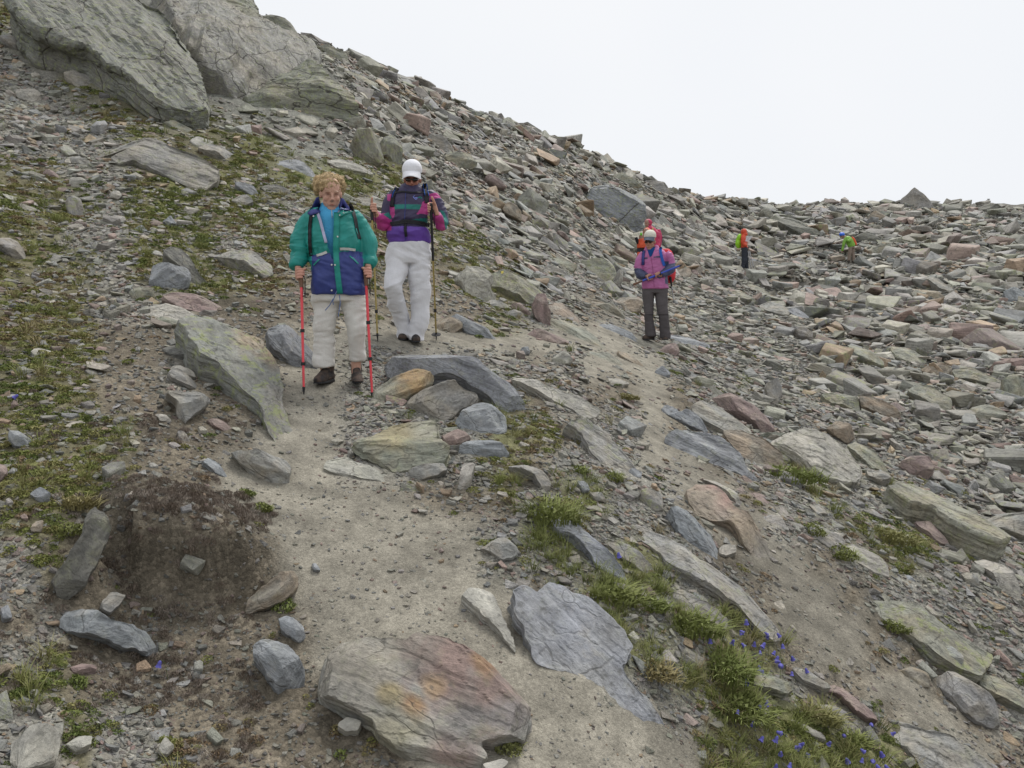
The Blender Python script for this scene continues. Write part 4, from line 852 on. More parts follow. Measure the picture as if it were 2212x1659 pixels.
for qd in ([(965,1250),(992,1242),(990,1262),(968,1268)], [(970,1272),(986,1268),(984,1284),(972,1286)]): paint_patch(r1, 'H', qd, M_YEL)
r2 = rock_by("white, red and white")
paint_patch(r2, 'I', [(752,600),(775,594),(778,600),(755,606)], M_WHITE, off=.03); paint_patch(r2, 'I', [(755,606),(778,600),(781,606),(758,612)], M_RED, off=.03)
paint_patch(r2, 'I', [(758,612),(781,606),(783,612),(761,618)], M_WHITE, off=.03)
r3 = rock_by("two small white paint bars")
paint_patch(r3, 'I', [(1795,548),(1803,546),(1801,556),(1793,558)], M_WHITE, off=.03); paint_patch(r3, 'I', [(1808,547),(1816,545),(1814,556),(1806,558)], M_WHITE, off=.03)
r4 = rock_by("white and red painted")
paint_patch(r4, 'J', [(528,1038),(570,1034),(574,1086),(532,1090)], M_WHITE, off=.02); paint_patch(r4, 'J', [(514,1056),(526,1052),(530,1084),(517,1088)], M_RED, off=.02)
# ---------------------------------------------------------------- loose stones
rs = np.random.RandomState(4)
SRC = bpy.data.collections.new("stone_shapes")        # source shapes, never linked into the scene
def hull_mesh(name, npts, dims, seed, bev=0.0):
    rg = np.random.RandomState(seed); bm = bmesh.new()
    for _ in range(npts):
        p = rg.rand(3)*2-1
        q = np.sign(p)*np.abs(p)**0.45
        bm.verts.new(q*np.array(dims)*0.5*(0.8+0.3*rg.rand(3)))
    r = bmesh.ops.convex_hull(bm, input=bm.verts)
    bmesh.ops.delete(bm, geom=[g for g in set(r['geom_interior']+r['geom_unused']) if isinstance(g, bmesh.types.BMVert)], context='VERTS')
    bmesh.ops.dissolve_limit(bm, angle_limit=0.12, verts=bm.verts, edges=bm.edges)
    if bev: bmesh.ops.bevel(bm, geom=list(bm.edges), offset=bev, segments=1, affect='EDGES', clamp_overlap=True)
    bmesh.ops.triangulate(bm, faces=bm.faces)
    me = bpy.data.meshes.new(name); bm.to_mesh(me); bm.free(); me.materials.append(M_INST); return me
STONE_ME = []
for i in range(22):
    dims = (1.0, 0.45+0.4*rs.rand(), (0.17+0.20*rs.rand()) if i < 14 else (0.38+0.25*rs.rand()))
    me = hull_mesh("stone_shape", 10+i % 8, dims, 100+i, 0.026)
    STONE_ME.append(me); so = bpy.data.objects.new("stone_shape_%02d" % i, me); SRC.objects.link(so)

def pts_in_poly(px_, py_, poly):
    x, y = poly[:, 0], poly[:, 1]; n = len(x); c = np.zeros(len(px_), bool); j = n-1
    for i in range(n):
        if y[i] != y[j]:
            m = ((y[i] > py_) != (y[j] > py_)) & (px_ < (x[j]-x[i])*(py_-y[i])/(y[j]-y[i]) + x[i]); c ^= m
        j = i
    return c
def rot_frames(nrm, yaw, tilt, rg):
    """euler angles for pieces lying on the slope with the given yaw and a random tilt"""
    n = nrm + tilt[:, None]*rg.randn(len(nrm), 3); n /= np.linalg.norm(n, axis=1)[:, None]
    a = np.stack([np.cos(yaw), np.sin(yaw), np.zeros_like(yaw)], 1); a -= (a*n).sum(1)[:, None]*n; a /= np.linalg.norm(a, axis=1)[:, None]
    b = np.cross(n, a)
    # matrix columns a,b,n -> XYZ euler
    sy = -a[:, 2]; ry = np.arcsin(np.clip(sy, -1, 1)); rx = np.arctan2(b[:, 2], n[:, 2]); rz = np.arctan2(a[:, 1], a[:, 0])
    return np.stack([rx, ry, rz], 1)

FEET = [hit(735, 835)[0], hit(890, 740)[0], hit(1412, 742)[0], hit(1608, 584)[0], hit(1838, 568)[0], hit(1405, 600)[0]]
TCOL = np.array([(.265,.26,.245), (.23,.235,.235), (.25,.25,.215), (.30,.285,.25), (.255,.195,.175), (.29,.225,.16), (.20,.20,.185), (.36,.345,.31), (.24,.20,.185)])
TP = np.array([.24, .16, .20, .11, .07, .06, .08, .04, .04])
#  coverage per size class in each ground type, and the largest piece found there
COV = dict(P=.020, D=.085, S=.28, T=.38, V=.085, G=.05, K=.05); MAXS = dict(P=.045, D=.10, S=.24, T=1.25, V=.20, G=.16, K=.5)
cov = np.array([COV[c] for c in TYPES]); maxs = np.array([MAXS[c] for c in TYPES])
bag = []
s = 0.011
AZW = math.radians(40)
while s < 1.35:
    rmax = min(s*810/2.4, 66.0); rmin = 1.7 if s < .12 else 2.6 if s < .3 else 7.0
    if rmax > rmin:
        A = AZW*(rmax**2-rmin**2); N = int(min(0.40*A/(0.55*s*s), 90000))
        r = np.sqrt(rmin**2 + rs.rand(N)*(rmax**2-rmin**2)); az = (rs.rand(N)*2-1)*AZW
        x, y = r*np.sin(az), r*np.cos(az)
        P = np.stack([x, y, base_h(x, y)], 1); Wz = zones(P)
        mx = np.minimum(maxs[None, :], r[:, None]*np.array([.008, .013, .017, .029, .016, .013, .03])[None, :])
        fac = np.clip((mx/s)**1.5, 0, 1)*(mx > s*0.9) + 0.16*(mx*1.9 > s)*(mx < s)
        clump = 0.55+0.9*np.clip(fbm(x/(s*8+.2), y/(s*8+.2), s*7, 2, seed=61)+0.5, 0, 1)
        dens = (Wz*cov*fac).sum(1)*clump*(0.40*A/(0.55*s*s)/N)
        keep = rs.rand(N) < dens/0.40
        ss = s*(0.75+0.6*rs.rand(keep.sum())); bag.append(np.concatenate([P[keep], ss[:, None], Wz[keep]], 1))
    s *= 1.42
bag = np.concatenate(bag); x, y, S_ = bag[:, 0], bag[:, 1], bag[:, 3]; Wz = bag[:, 4:]
ok = np.ones(len(bag), bool)
for poly, zmax, size, t0 in ROCK_OUT:
    c = poly.mean(0); q = c + (poly-c)*0.97
    near = (np.abs(x-c[0]) < size*1.3) & (np.abs(y-c[1]) < size*1.3); ii = np.where(near)[0]
    if len(ii): ok[ii[pts_in_poly(x[ii], y[ii], q)]] = False
    ii = np.where(near & (S_ > 0.10*size))[0]
    if len(ii): ok[ii[pts_in_poly(x[ii], y[ii], c + (poly-c)*1.22)]] = False
for f in FEET:
    dd = np.hypot(x-f[0], y-f[1]); ok &= ~((dd < 0.32+0.6*S_) & (S_ > 0.035))
# nothing large in the sight line just in front of the walkers' legs or on named rocks
bag = bag[ok]; x, y, S_, Wz = bag[:, 0], bag[:, 1], bag[:, 3], bag[:, 4:]
uu, vv, tt = pix(np.stack([x, y, base_h(x, y)+S_*0.2], 1)); spx = S_/tt*FPX
blk = np.zeros(len(bag), bool)
for (u0, u1, v0, v1, t0), _ in zip(ROCK_UV, ROCK_OUT):
    blk |= (spx > 9) & (uu > u0) & (uu < u1) & (vv > v0-0.2*spx) & (vv < v1) & (tt < t0+0.05) & (tt > t0*0.8) & (spx > 0.30*(u1-u0))
for (u0, u1, v0, v1, t0) in [(640,830,640,840,6.1), (800,960,560,738,7.8), (1370,1465,560,742,11.6), (1590,1640,510,584,33.5), (1805,1860,510,570,35.5)]:
    blk |= (spx > 6) & (uu > u0) & (uu < u1) & (vv > v0) & (vv < v1+0.35*spx) & (tt < t0)
bag = bag[~blk]; x, y, S_, Wz = bag[:, 0], bag[:, 1], bag[:, 3], bag[:, 4:]
z = ground_h(x, y); nrm = normal_at(x, y, 0.3)
nb = len(bag); g = normal_at(x, y, 1.5)
yaw = np.arctan2(g[:, 1], g[:, 0]) + 0.25 + rs.randn(nb)*0.75
tl = 0.07+(0.04+0.20*rs.rand(nb)**1.5)*(Wz[:, 3]+0.7*Wz[:, 2])
rot = rot_frames(nrm, yaw, tl, rs)
hgt = rs.rand(nb)*0.16+0.02
sink = np.where(Wz[:, 3] > 0.5, hgt+0.05*rs.rand(nb), hgt*0.5)
z = z + S_*sink
scl = np.stack([S_, S_*(0.7+0.6*rs.rand(nb)), S_*(0.7+0.8*rs.rand(nb))], 1)
ci = rs.choice(len(TCOL), nb, p=TP); rcol = TCOL[ci]*(0.66+0.60*rs.rand(nb))[:, None]*(0.97+0.06*rs.rand(nb, 3))
rcol *= np.array([1.02, 1.0, .96]); rcol *= (1-0.25*Wz[:, 1]*(S_ < .05))[:, None]
lich = np.where(rs.rand(nb) < 0.45, rs.rand(nb), 0.1)*(S_ > .1)
vid = rs.randint(0, len(STONE_ME), nb)
PN = np.stack([x, y, z], 1)
# the largest in view become single stones, each a thing
uu, vv, tt = pix(PN); spx = S_/tt*FPX
inv = (uu > 10) & (uu < 2200) & (vv > 10) & (vv < 1650)
# screen line of sight test against the terrain
def visible(p):
    ts = np.linspace(0.55, 0.97, 40)[:, None]; q = EYE + ts*(p+np.array([0, 0, .1])-EYE); return bool((q[:, 2] > base_h(q[:, 0], q[:, 1])-0.02).all())
order = np.argsort(-spx*inv)
ANCH = [("huge grey foliated", "huge overhanging slab"), ("broad flat grey slab with", "broad slab above the turf"), ("long squared block", "long squared block"), ("rounded greenish crag", "greenish skyline crag"),
 ("lens-shaped grey", "lichen-dotted lens-shaped slab"), ("light blue-grey block", "perched light block"), ("great grey fractured", "great fractured boulder"), ("dark blue-grey rock leaning", "dark rock behind the red pole"),
 ("pointed angular stone sticking", "pointed stone of the bank"), ("wedge of rock standing", "wedge rock at the path"), ("tall dark slab standing", "standing dark slab"), ("long curved blue-grey", "long curved rock"), ("blocky blue-grey rock", "blocky rock by the rusty boulder"),
 ("big grey and rusty-red", "big rusty boulder"), ("large blue-grey tongue", "blue-grey bedrock tongue"), ("grey ridged rock", "ridged rock in the path"), ("long blue-grey slab below the big grass", "slab below the big grass tuft"),
 ("long dark blue-grey slab in front", "slab before the white trousers"), ("wide greenish plate", "wide greenish plate"), ("long pale slab on the slope", "long pale slab mid slope"), ("very long grey slab bordering", "very long grey slab"),
 ("purplish-red block", "purplish-red block"), ("pale knobbly boulder right", "pale knobbly boulder"), ("yellow painted", "yellow-marked slab"), ("big tan wedge-shaped", "big tan boulder"), ("very broad flat slab", "very broad mid-slope slab"),
 ("squared rusty-orange", "rusty-orange block"), ("cracked blue-grey outcrop", "cracked outcrop"), ("large dark tilted", "large dark tilted slab"), ("big pointed boulder standing", "pointed skyline boulder"), ("dark rounded boulder just", "dark rounded boulder"),
 ("white, red and white", "red-white trail mark"), ("light grey pyramid-shaped", "pyramid-shaped boulder"), ("thick grey block with a brown", "brown-fronted thick block"), ("long moss-grey slab", "moss-grey slab"), ("long grey sloping slab", "long sloping slab"),
 ("pinkish flat slab on", "pinkish talus slab"), ("dark layered outcrop", "layered skyline outcrop"), ("jutting rock on the skyline", "jutting skyline rock"), ("thick grey boulder with a dark gap", "boulder with the dark gap"), ("big pale smooth boulder at", "big pale smooth boulder"),
 ("mossy-edged flat slab", "mossy-edged slab"), ("greenish wedge boulder", "greenish wedge boulder"), ("orange-brown grained", "orange-brown slab"), ("dark moss-green slab right", "dark moss-green slab"), ("long green-grey slab with a deep", "black-overhang slab"),
 ("long pinkish-orange club", "club-shaped slab"), ("purplish triangular", "purplish triangular slab"), ("large layered slab", "yellow-lichen layered slab"), ("pale lichen-speckled slab beside the lower", "lichen slab by the lower path"), ("very long narrow grey", "very long narrow slab"),
 ("big pinkish-grey rock", "corner pinkish-grey rock"), ("dark red finned", "dark red finned rock"), ("blue-grey boulder cut by the right", "blue-grey boulder at the right edge"), ("lichen-green slab on the slope", "lichen-green slope slab"), ("large smooth slab high", "smooth slab high on the slope"),
 ("pale grey boulder on the upper", "pale upper-slope boulder"), ("two small white paint", "slab with white bars"), ("round grey boulder right of the greenish", "round talus boulder")]
AUV = []
for sub, short in ANCH:
    ob = rock_by(sub); q = ROCK_UV[ROCK_OBJS.index(ob)]; AUV.append(((q[0]+q[1])/2, (q[2]+q[3])/2, max(q[1]-q[0], q[3]-q[2])/2, short))
CN = ["grey", "slate-grey", "greenish-grey", "light grey", "purplish-brown", "rusty tan", "dark grey", "whitish", "brownish"]
used_lab = set(); solo = []
taken = []
for i in order[:1500]:
    if len(solo) >= 230 or not inv[i]: break
    if Wz[i, 0] > 0.5 or not visible(PN[i]): continue
    u, v = uu[i], vv[i]
    if any(abs(u-a) < 0.35*(spx[i]+b) and abs(v-c) < 0.25*(spx[i]+b) for a, c, b in taken): pass
    dd = [max(np.hypot(u-a[0], v-a[1])-a[2]*0.8, 0) for a in AUV]; o2 = np.argsort(dd)[:3]
    shape = "block" if vid[i] >= 14 else "flat stone"; zone_w = TYPES[int(np.argmax(Wz[i]))]
    where = {"T": "in the talus", "S": "on the fine scree", "V": "in the mossy turf", "G": "in the grass", "D": "on bare soil", "K": "on the outcrop", "P": "on the path"}[zone_w]
    lab = None
    for w in o2:
        a = AUV[w]; du, dv = u-a[0], v-a[1]
        d1 = ("above" if dv < 0 else "below") if abs(dv) > abs(du)*0.8 else ("left of" if du < 0 else "right of")
        d2 = " left" if du < -abs(dv)*0.4 and d1 in ("above", "below") else " right" if du > abs(dv)*0.4 and d1 in ("above", "below") else ""
        near_ = "just " if dd[w] < 45 and not d2 else ""
        dphr = {"above": near_+"above"+(d2+" of" if d2 else ""), "below": near_+"below"+(d2+" of" if d2 else "")}.get(d1, near_+d1)
        cand = f"{CN[ci[i]]} {shape} {where}, {dphr} the {a[3]}"
        if len(cand.replace("-", " ").split()) > 16 and len(cand.split()) > 15: continue
        if cand not in used_lab: lab = cand; break
    if not lab: continue
    used_lab.add(lab); solo.append((i, lab)); taken.append((u, v, spx[i]))
solo_idx = np.array([i for i, _ in solo])
M_LOOSE = mat_stone("schist_loose", True)
for (i, lab) in solo:
    o = bpy.data.objects.new("stone", STONE_ME[vid[i]]); COL.objects.link(o)
    o.location = PN[i]; o.rotation_euler = rot[i]; o.scale = scl[i]
    o["rcol"] = [float(c) for c in rcol[i]]; o["lich"] = float(lich[i])
    tag(o, lab, "stone", "loose stones on the slope", "thing")
rest = np.ones(nb, bool); rest[solo_idx] = False

def scatter(name, P, rotv, sclv, vidv, extra_col, extra_f, coll, kind="stuff"):
    me = bpy.data.meshes.new(name); me.vertices.add(len(P)); me.vertices.foreach_set("co", np.ascontiguousarray(P).ravel())
    def vec(nm, a):
        t = me.attributes.new(nm, 'FLOAT_VECTOR', 'POINT'); t.data.foreach_set("vector", np.ascontiguousarray(a, dtype=float).ravel())
    vec("rot", rotv); vec("scl", sclv)
    t = me.attributes.new("vid", 'INT', 'POINT'); t.data.foreach_set("value", np.asarray(vidv, np.int32))
    for k_, a in (extra_col or {}).items(): set_col(me, k_, a)
    for k_, a in (extra_f or {}).items(): set_f(me, k_, a)
    ob = bpy.data.objects.new(name, me); COL.objects.link(ob); ob["kind"] = kind
    ng = bpy.data.node_groups.new(name+"_placing", 'GeometryNodeTree')
    ng.interface.new_socket("Geometry", in_out='INPUT', socket_type='NodeSocketGeometry'); ng.interface.new_socket("Geometry", in_out='OUTPUT', socket_type='NodeSocketGeometry')
    N = ng.nodes; L = ng.links
    gi = N.new("NodeGroupInput"); go = N.new("NodeGroupOutput"); m2p = N.new("GeometryNodeMeshToPoints"); iop = N.new("GeometryNodeInstanceOnPoints"); ci_ = N.new("GeometryNodeCollectionInfo")
    ci_.inputs["Collection"].default_value = coll; ci_.inputs["Separate Children"].default_value = True; ci_.inputs["Reset Children"].default_value = True
    def na_(nm, dt):
        n = N.new("GeometryNodeInputNamedAttribute"); n.data_type = dt; n.inputs["Name"].default_value = nm; return next(o_ for o_ in n.outputs if o_.enabled)
    L.new(gi.outputs[0], m2p.inputs["Mesh"]); L.new(m2p.outputs[0], iop.inputs["Points"]); L.new(ci_.outputs[0], iop.inputs["Instance"])
    iop.inputs["Pick Instance"].default_value = True
    L.new(na_("vid", 'INT'), iop.inputs["Instance Index"]); L.new(na_("scl", 'FLOAT_VECTOR'), iop.inputs["Scale"])
    e2r = N.new("FunctionNodeEulerToRotation"); L.new(na_("rot", 'FLOAT_VECTOR'), e2r.inputs[0]); L.new(e2r.outputs[0], iop.inputs["Rotation"])
    L.new(iop.outputs[0], go.inputs[0])
    md = ob.modifiers.new("placing", 'NODES'); md.node_group = ng
    return ob
big = rest & (S_ >= 0.06); small = rest & (S_ < 0.06)
for nm_, sel in (("scree", big), ("gravel", small)):
    o = scatter(nm_, PN[sel], rot[sel], scl[sel], vid[sel], {"rcol": rcol[sel]}, {"lich": lich[sel]}, SRC)
    tag(o, {"scree": "loose schist stones and chips covering the slopes", "gravel": "fine gravel and small chips on soil and path"}[nm_], {"scree": "scree", "gravel": "gravel"}[nm_])
print("stones", nb, "solo", len(solo), "labels", len(used_lab))
# ---------------------------------------------------------------- plants
PSRC = {k: bpy.data.collections.new(k) for k in ("grass_shapes", "moss_shapes", "scrub_shapes", "daisy_shapes")}
M_GRASS = mat_leaf("grass_blades", [(0.0, (.14,.16,.05)), (0.45, (.19,.21,.07)), (0.75, (.24,.225,.10)), (1.0, (.29,.24,.14))])
M_MOSS = mat_leaf("low_leaves", [(0.0, (.095,.12,.035)), (0.35, (.155,.17,.05)), (0.7, (.20,.185,.075)), (1.0, (.18,.13,.08))])
M_SCRUB = mat_leaf("dry_scrub", [(0.0, (.14,.11,.085)), (0.6, (.20,.165,.135)), (1.0, (.30,.26,.22))])
M_WHITEF = mat_plain("white_petal", (.75,.75,.72), 0.7)
def blades(seed, n, L, spread, w, lean=0.6, segs=3):
    rg = np.random.RandomState(seed); V = []; F = []; lv = []
    for _ in range(n):
        a = rg.rand()*6.283; rr = spread*math.sqrt(rg.rand()); b = np.array([rr*math.cos(a), rr*math.sin(a), -0.01])
        a2 = a+rg.randn()*0.7; ln = L*(0.55+0.6*rg.rand()); le = lean*(0.4+rg.rand())
        d = np.array([math.cos(a2), math.sin(a2), 0]); sd = np.array([-d[1], d[0], 0]); g = rg.rand()
        i0 = len(V)
        for k_ in range(segs+1):
            t = k_/segs; c = b + d*ln*le*t**1.8 + np.array([0, 0, ln*(t - 0.35*le*t*t)])
            ww = w*(1-t**1.5)*0.5+0.0006
            V += [c-sd*ww, c+sd*ww]; lv += [0.15+0.55*t+0.3*g]*2
            if k_: F.append((i0+2*k_-2, i0+2*k_-1, i0+2*k_+1, i0+2*k_))
    return V, F, lv
def leaf_clump(seed, n, R, H, ls, stemmy=False):
    rg = np.random.RandomState(seed); V = []; F = []; lv = []
    for _ in range(n):
        a = rg.rand()*6.283; rr = R*math.sqrt(rg.rand()); h = H*(1-(rr/R)**2)*(0.5+0.6*rg.rand())
        c = np.array([rr*math.cos(a), rr*math.sin(a), h]); d = rg.randn(3); d[2] = abs(d[2])+(1.2 if stemmy else .2); d /= np.linalg.norm(d)
        s = np.cross(d, rg.randn(3)); s /= np.linalg.norm(s); l = ls*(0.6+0.8*rg.rand()); w = l*(0.10 if stemmy else 0.32); i0 = len(V)
        g = 0.15+0.5*h/H+0.4*rg.rand()
        V += [c-d*l*0.5, c+s*w, c+d*l*0.6, c-s*w]; F.append((i0, i0+1, i0+2, i0+3)); lv += [g]*4
    return V, F, lv
def plant_src(coll, nm, vfl, mat):
    V, F, lv = vfl; me = bpy.data.meshes.new(nm); me.from_pydata([tuple(v) for v in V], [], F); me.materials.append(mat); set_f(me, "leafv", lv)
    o = bpy.data.objects.new(nm, me); coll.objects.link(o); return me
for i in range(6): plant_src(PSRC["grass_shapes"], "grass_shape_%d" % i, blades(300+i, 34, 1.0, 0.35, 0.035, 0.75), M_GRASS)
for i in range(6): plant_src(PSRC["moss_shapes"], "moss_shape_%d" % i, leaf_clump(320+i, 110, 1.0, 0.42, 0.30), M_MOSS)
for i in range(5): plant_src(PSRC["scrub_shapes"], "scrub_shape_%d" % i, leaf_clump(340+i, 110, 1.0, 0.45, 0.5, True), M_SCRUB)
def disc(n=6, r=1.0):
    V = [(0, 0, .15)]+[(r*math.cos(a*2*math.pi/n)*(1 if a % 2 else .8), r*math.sin(a*2*math.pi/n)*(1 if a % 2 else .8), .0) for a in range(n)]
    return V, [(0, 1+i, 1+(i+1) % n) for i in range(n)], [0.5]*(n+1)
plant_src(PSRC["daisy_shapes"], "daisy_shape", disc(), M_WHITEF)
def lay_plants(name, label, cat, coll, nvar, dens_fn, size_fn, rmin, rmax, nmax, seed, zscale=1.0, rnd_fn=None):
    rg = np.random.RandomState(seed)
    # density per screen area: log-uniform in distance
    r = np.exp(math.log(rmin)+rg.rand(nmax)*(math.log(rmax/rmin))); az = (rg.rand(nmax)*2-1)*math.radians(38)
    x, y = r*np.sin(az), r*np.cos(az); P = np.stack([x, y, base_h(x, y)], 1); Wz = zones(P)
    keep = rg.rand(nmax) < dens_fn(x, y, r, Wz)
    x, y, r, Wz = x[keep], y[keep], r[keep], Wz[keep]
    ok = np.ones(len(x), bool)
    for poly, zmax, size, t0 in ROCK_OUT:
        c = poly.mean(0); near = (np.abs(x-c[0]) < size) & (np.abs(y-c[1]) < size); ii = np.where(near)[0]
        if len(ii): ok[ii[pts_in_poly(x[ii], y[ii], c+(poly-c)*0.94)]] = False
    x, y, r, Wz = x[ok], y[ok], r[ok], Wz[ok]; n = len(x)
    z = ground_h(x, y); nr_ = normal_at(x, y, .3); nr_ = nr_*0.6+np.array([0, 0, 0.4]); nr_ /= np.linalg.norm(nr_, axis=1)[:, None]
    rot = rot_frames(nr_, rg.rand(n)*6.283, np.full(n, 0.12), rg)
    s = size_fn(r, rg, n); scl = np.stack([s, s, s*zscale*(0.8+0.4*rg.rand(n))], 1)
    rnd = rg.rand(n) if rnd_fn is None else rnd_fn(x, y, rg)
    o = scatter(name, np.stack([x, y, z], 1), rot, scl, rg.randint(0, nvar, n), None, {"rnd": rnd}, coll)
    tag(o, label, cat); return n
def f_moss(x, y, r, W):
    m = np.clip((fbm(x*3.1, y*3.1, 0, 4, seed=41)-0.02)*4, 0, 1)
    m2 = np.clip((fbm(x*5, y*5, 2, 3, seed=47)-0.12)*5, 0, 1)
    return W[:, 4]*(0.5+0.5*m) + W[:, 5]*0.6*m + W[:, 2]*0.20*m2*(r < 16) + W[:, 3]*0.05*m2*(r < 18) + W[:, 1]*0.10*m2 + W[:, 6]*0.10*m2
n1 = lay_plants("moss", "low cushions of moss and small-leaved plants on the soil", "moss", PSRC["moss_shapes"], 6, f_moss, lambda r, g, n: (0.011+0.0040*np.clip(r, 0, 22))*(0.5+1.0*g.rand(n)), 2.0, 32, 80000, 71, 0.8,
                rnd_fn=lambda x, y, g: np.clip(0.5+0.8*fbm(x*2, y*2, 0, 2, seed=77)+0.25*g.randn(len(x)), 0, 1))
def f_grass(x, y, r, W):
    m = np.clip((fbm(x*2.4, y*2.4, 5, 3, seed=51)+0.10)*4, 0, 1)
    return W[:, 5]*(0.10+0.42*m) + W[:, 4]*0.18*m + W[:, 2]*0.012*m*(r < 16)
n2 = lay_plants("grass", "short alpine grass growing between the stones", "grass", PSRC["grass_shapes"], 6, f_grass, lambda r, g, n: (0.045+0.005*np.clip(r, 0, 20))*(0.6+0.9*g.rand(n)), 2.2, 26, 44000, 72, 1.0,
                rnd_fn=lambda x, y, g: np.clip(0.42+0.7*fbm(x*1.5, y*1.5, 0, 2, seed=79)+0.22*g.randn(len(x)), 0, 1))
BX = np.array([fr('C', a, b) for a, b in [(560, 60), (1000, 60), (1400, 120), (1560, 250), (1500, 420), (1350, 600), (1180, 820), (900, 700), (640, 560), (620, 300)]])
def f_scrub(x, y, r, W):
    u, v, t = pix(np.stack([x, y, base_h(x, y)], 1)); u = u+12*fbm(x*9, y*9, 0, 2, seed=3); v = v+12*fbm(x*9, y*9, 4, 2, seed=3)
    m = np.clip((fbm(x*5, y*5, 9, 3, seed=91)+0.1)*3, 0, 1)
    return pts_in_poly(u, v, BX)*(.3+.7*m) + 0.20*m*W[:, 1]*(u < 560)*(v > 900) + 0.10*m*W[:, 4]*(r < 8)
n3 = lay_plants("heath", "dry brown heath twigs covering the eroded bank", "heath", PSRC["scrub_shapes"], 5, f_scrub, lambda r, g, n: (0.018+0.0017*r)*(0.5+0.9*g.rand(n)), 2.2, 9, 60000, 73)
n4 = lay_plants("white_flowers", "tiny scattered white flowers in the turf", "flowers", PSRC["daisy_shapes"], 1, lambda x, y, r, W: 0.6*W[:, 4]+0.3*W[:, 5], lambda r, g, n: 0.004+0.0007*r+0*g.rand(n), 3, 18, 1500, 74)

# single grass tufts large enough to point at
TUFTS = [
('P',1180,1112,.30,1.25,.25,"bushy bright green grass tuft at the right edge of the main path"),
('P',1310,1282,.24,1.1,.3,"grass tuft with straw-coloured base right of the blue-grey bedrock tongue"),
('P',1395,1300,.17,.8,.15,"small green tuft between two bright tufts above the bellflowers"),
('P',1480,1345,.26,1.2,.2,"long-bladed grass tuft left of the uppermost bellflowers"),
('P',1555,1440,.26,1.2,.1,"tall bright green tuft in the middle of the grass strip"),
('P',1590,1520,.24,1.1,.2,"leaning grass tuft below the tall bright green one"),
('P',1408,1448,.17,.9,.8,"brownish drooping tuft at the right end of the blue-grey bedrock tongue"),
('P',1100,870,.16,.9,.2,"short green tuft behind the smooth blue-grey boulder of the pile"),
('P',1250,950,.18,.9,.5,"mossy grass tuft overhanging the top of the very long grey slab"),
('P',1348,850,.20,.7,.6,"small hanging tuft under the pale stone beside the second path"),
('P',1245,1012,.14,.9,.2,"light green tuft on the gravel between the two paths"),
('P',1320,1030,.16,.9,.3,"light green tuft left of the small square blue-grey stone"),
('P',1090,1600,.12,.8,.4,"little grass tuft growing at the lower right of the rusty boulder"),
('P',960,1030,.0,.6,.5,"skip"),
('C',430,150,.16,1.1,.7,"brown-tipped grass clump above the standing dark slab"),
('C',400,300,.13,.7,.35,"yellow-green cushion of grass leaning on the standing dark slab"),
('C',420,1170,.10,.6,.05,"bright green leafy tuft among pebbles at the lower left"),
('C',1620,720,.12,.6,.1,"leafy green plant under the sandy brown slab"),
('C',1100,265,.07,.7,.1,"little bright green plant alone on the dark bank"),
('C',1490,200,.11,.7,.3,"leafy green tuft on the right shoulder of the dark bank"),
('C',1390,105,.10,.6,.15,"dark green rosette on top of the dark bank"),
('G',1380,1500,.0,.6,.4,"skip"),
('F',1410,310,.30,.8,.5,"round dark green cushion right of the second path"),
('F',960,255,.20,.6,.3,"green cushion left of the round dark green one beside the second path"),
('F',1120,375,.24,.6,.3,"flat green turf patch at the left tip of the pale lichen-speckled slab"),
('F',1430,780,.16,.8,.3,"hanging green tuft left of the yellow-lichen layered slab"),
('G',800,1120,.45,.8,.15,"bright grass patch below the rounded brown-grey boulder"),
('F',1170,1470,.16,1.0,.3,"light grass tuft among the lowest bellflowers"),
('F',960,1300,.18,1.1,.5,"straw-coloured tuft below the square-ended block"),
]
def mat_tuft():
    m, nt, b = new_mat("tuft_blades"); at = nd(nt, "ShaderNodeAttribute", attribute_name="rnd", attribute_type='OBJECT').outputs["Fac"]
    c = ramp(nt, at, [(0.0, (.14,.175,.05)), (0.3, (.19,.21,.07)), (0.6, (.24,.22,.10)), (1.0, (.28,.22,.12))])
    lv = nd(nt, "ShaderNodeAttribute", attribute_name="leafv").outputs["Fac"]
    c = mixc(nt, 1.0, c, ramp(nt, lv, [(0.0, 0.55), (1.0, 1.45)]), 'MULTIPLY'); nt.links.new(c, b.inputs["Base Color"]); b.inputs["Roughness"].default_value = 0.65
    b.inputs["Specular IOR Level"].default_value = 0.15; return m
M_TUFT = mat_tuft()
for i, (k_, px_, py_, size, up_, rnd_, lab) in enumerate(TUFTS):
    if lab == "skip": continue
    u, v = fr(k_, px_, py_); p, t = hit(u, v)
    V, F, lv = blades(500+i, int(120+220*min(size, .3)/.3), size*0.37*up_, size*0.55, 0.0030+0.0005*t, 0.8, 4)
    V2, F2, l2 = leaf_clump(600+i, 320, size*0.5, size*0.24, size*0.05+.007); n0 = len(V); V += V2; F += [tuple(a+n0 for a in f) for f in F2]; lv += [a*0.7 for a in l2]
    me = bpy.data.meshes.new("grass_tuft"); me.from_pydata([tuple(a) for a in V], [], F); me.materials.append(M_TUFT); set_f(me, "leafv", lv)
    o = bpy.data.objects.new("grass_tuft", me); COL.objects.link(o); o["rnd"] = float(rnd_)
    o.location = (p[0], p[1], float(ground_h(p[0], p[1])[0])-0.005); o.rotation_euler = (0, 0, -0.9+0.5*math.sin(i)); o.scale = (1.5, 0.85, 1)
    tag(o, lab, "grass tuft", "grass tufts along the paths", "thing")

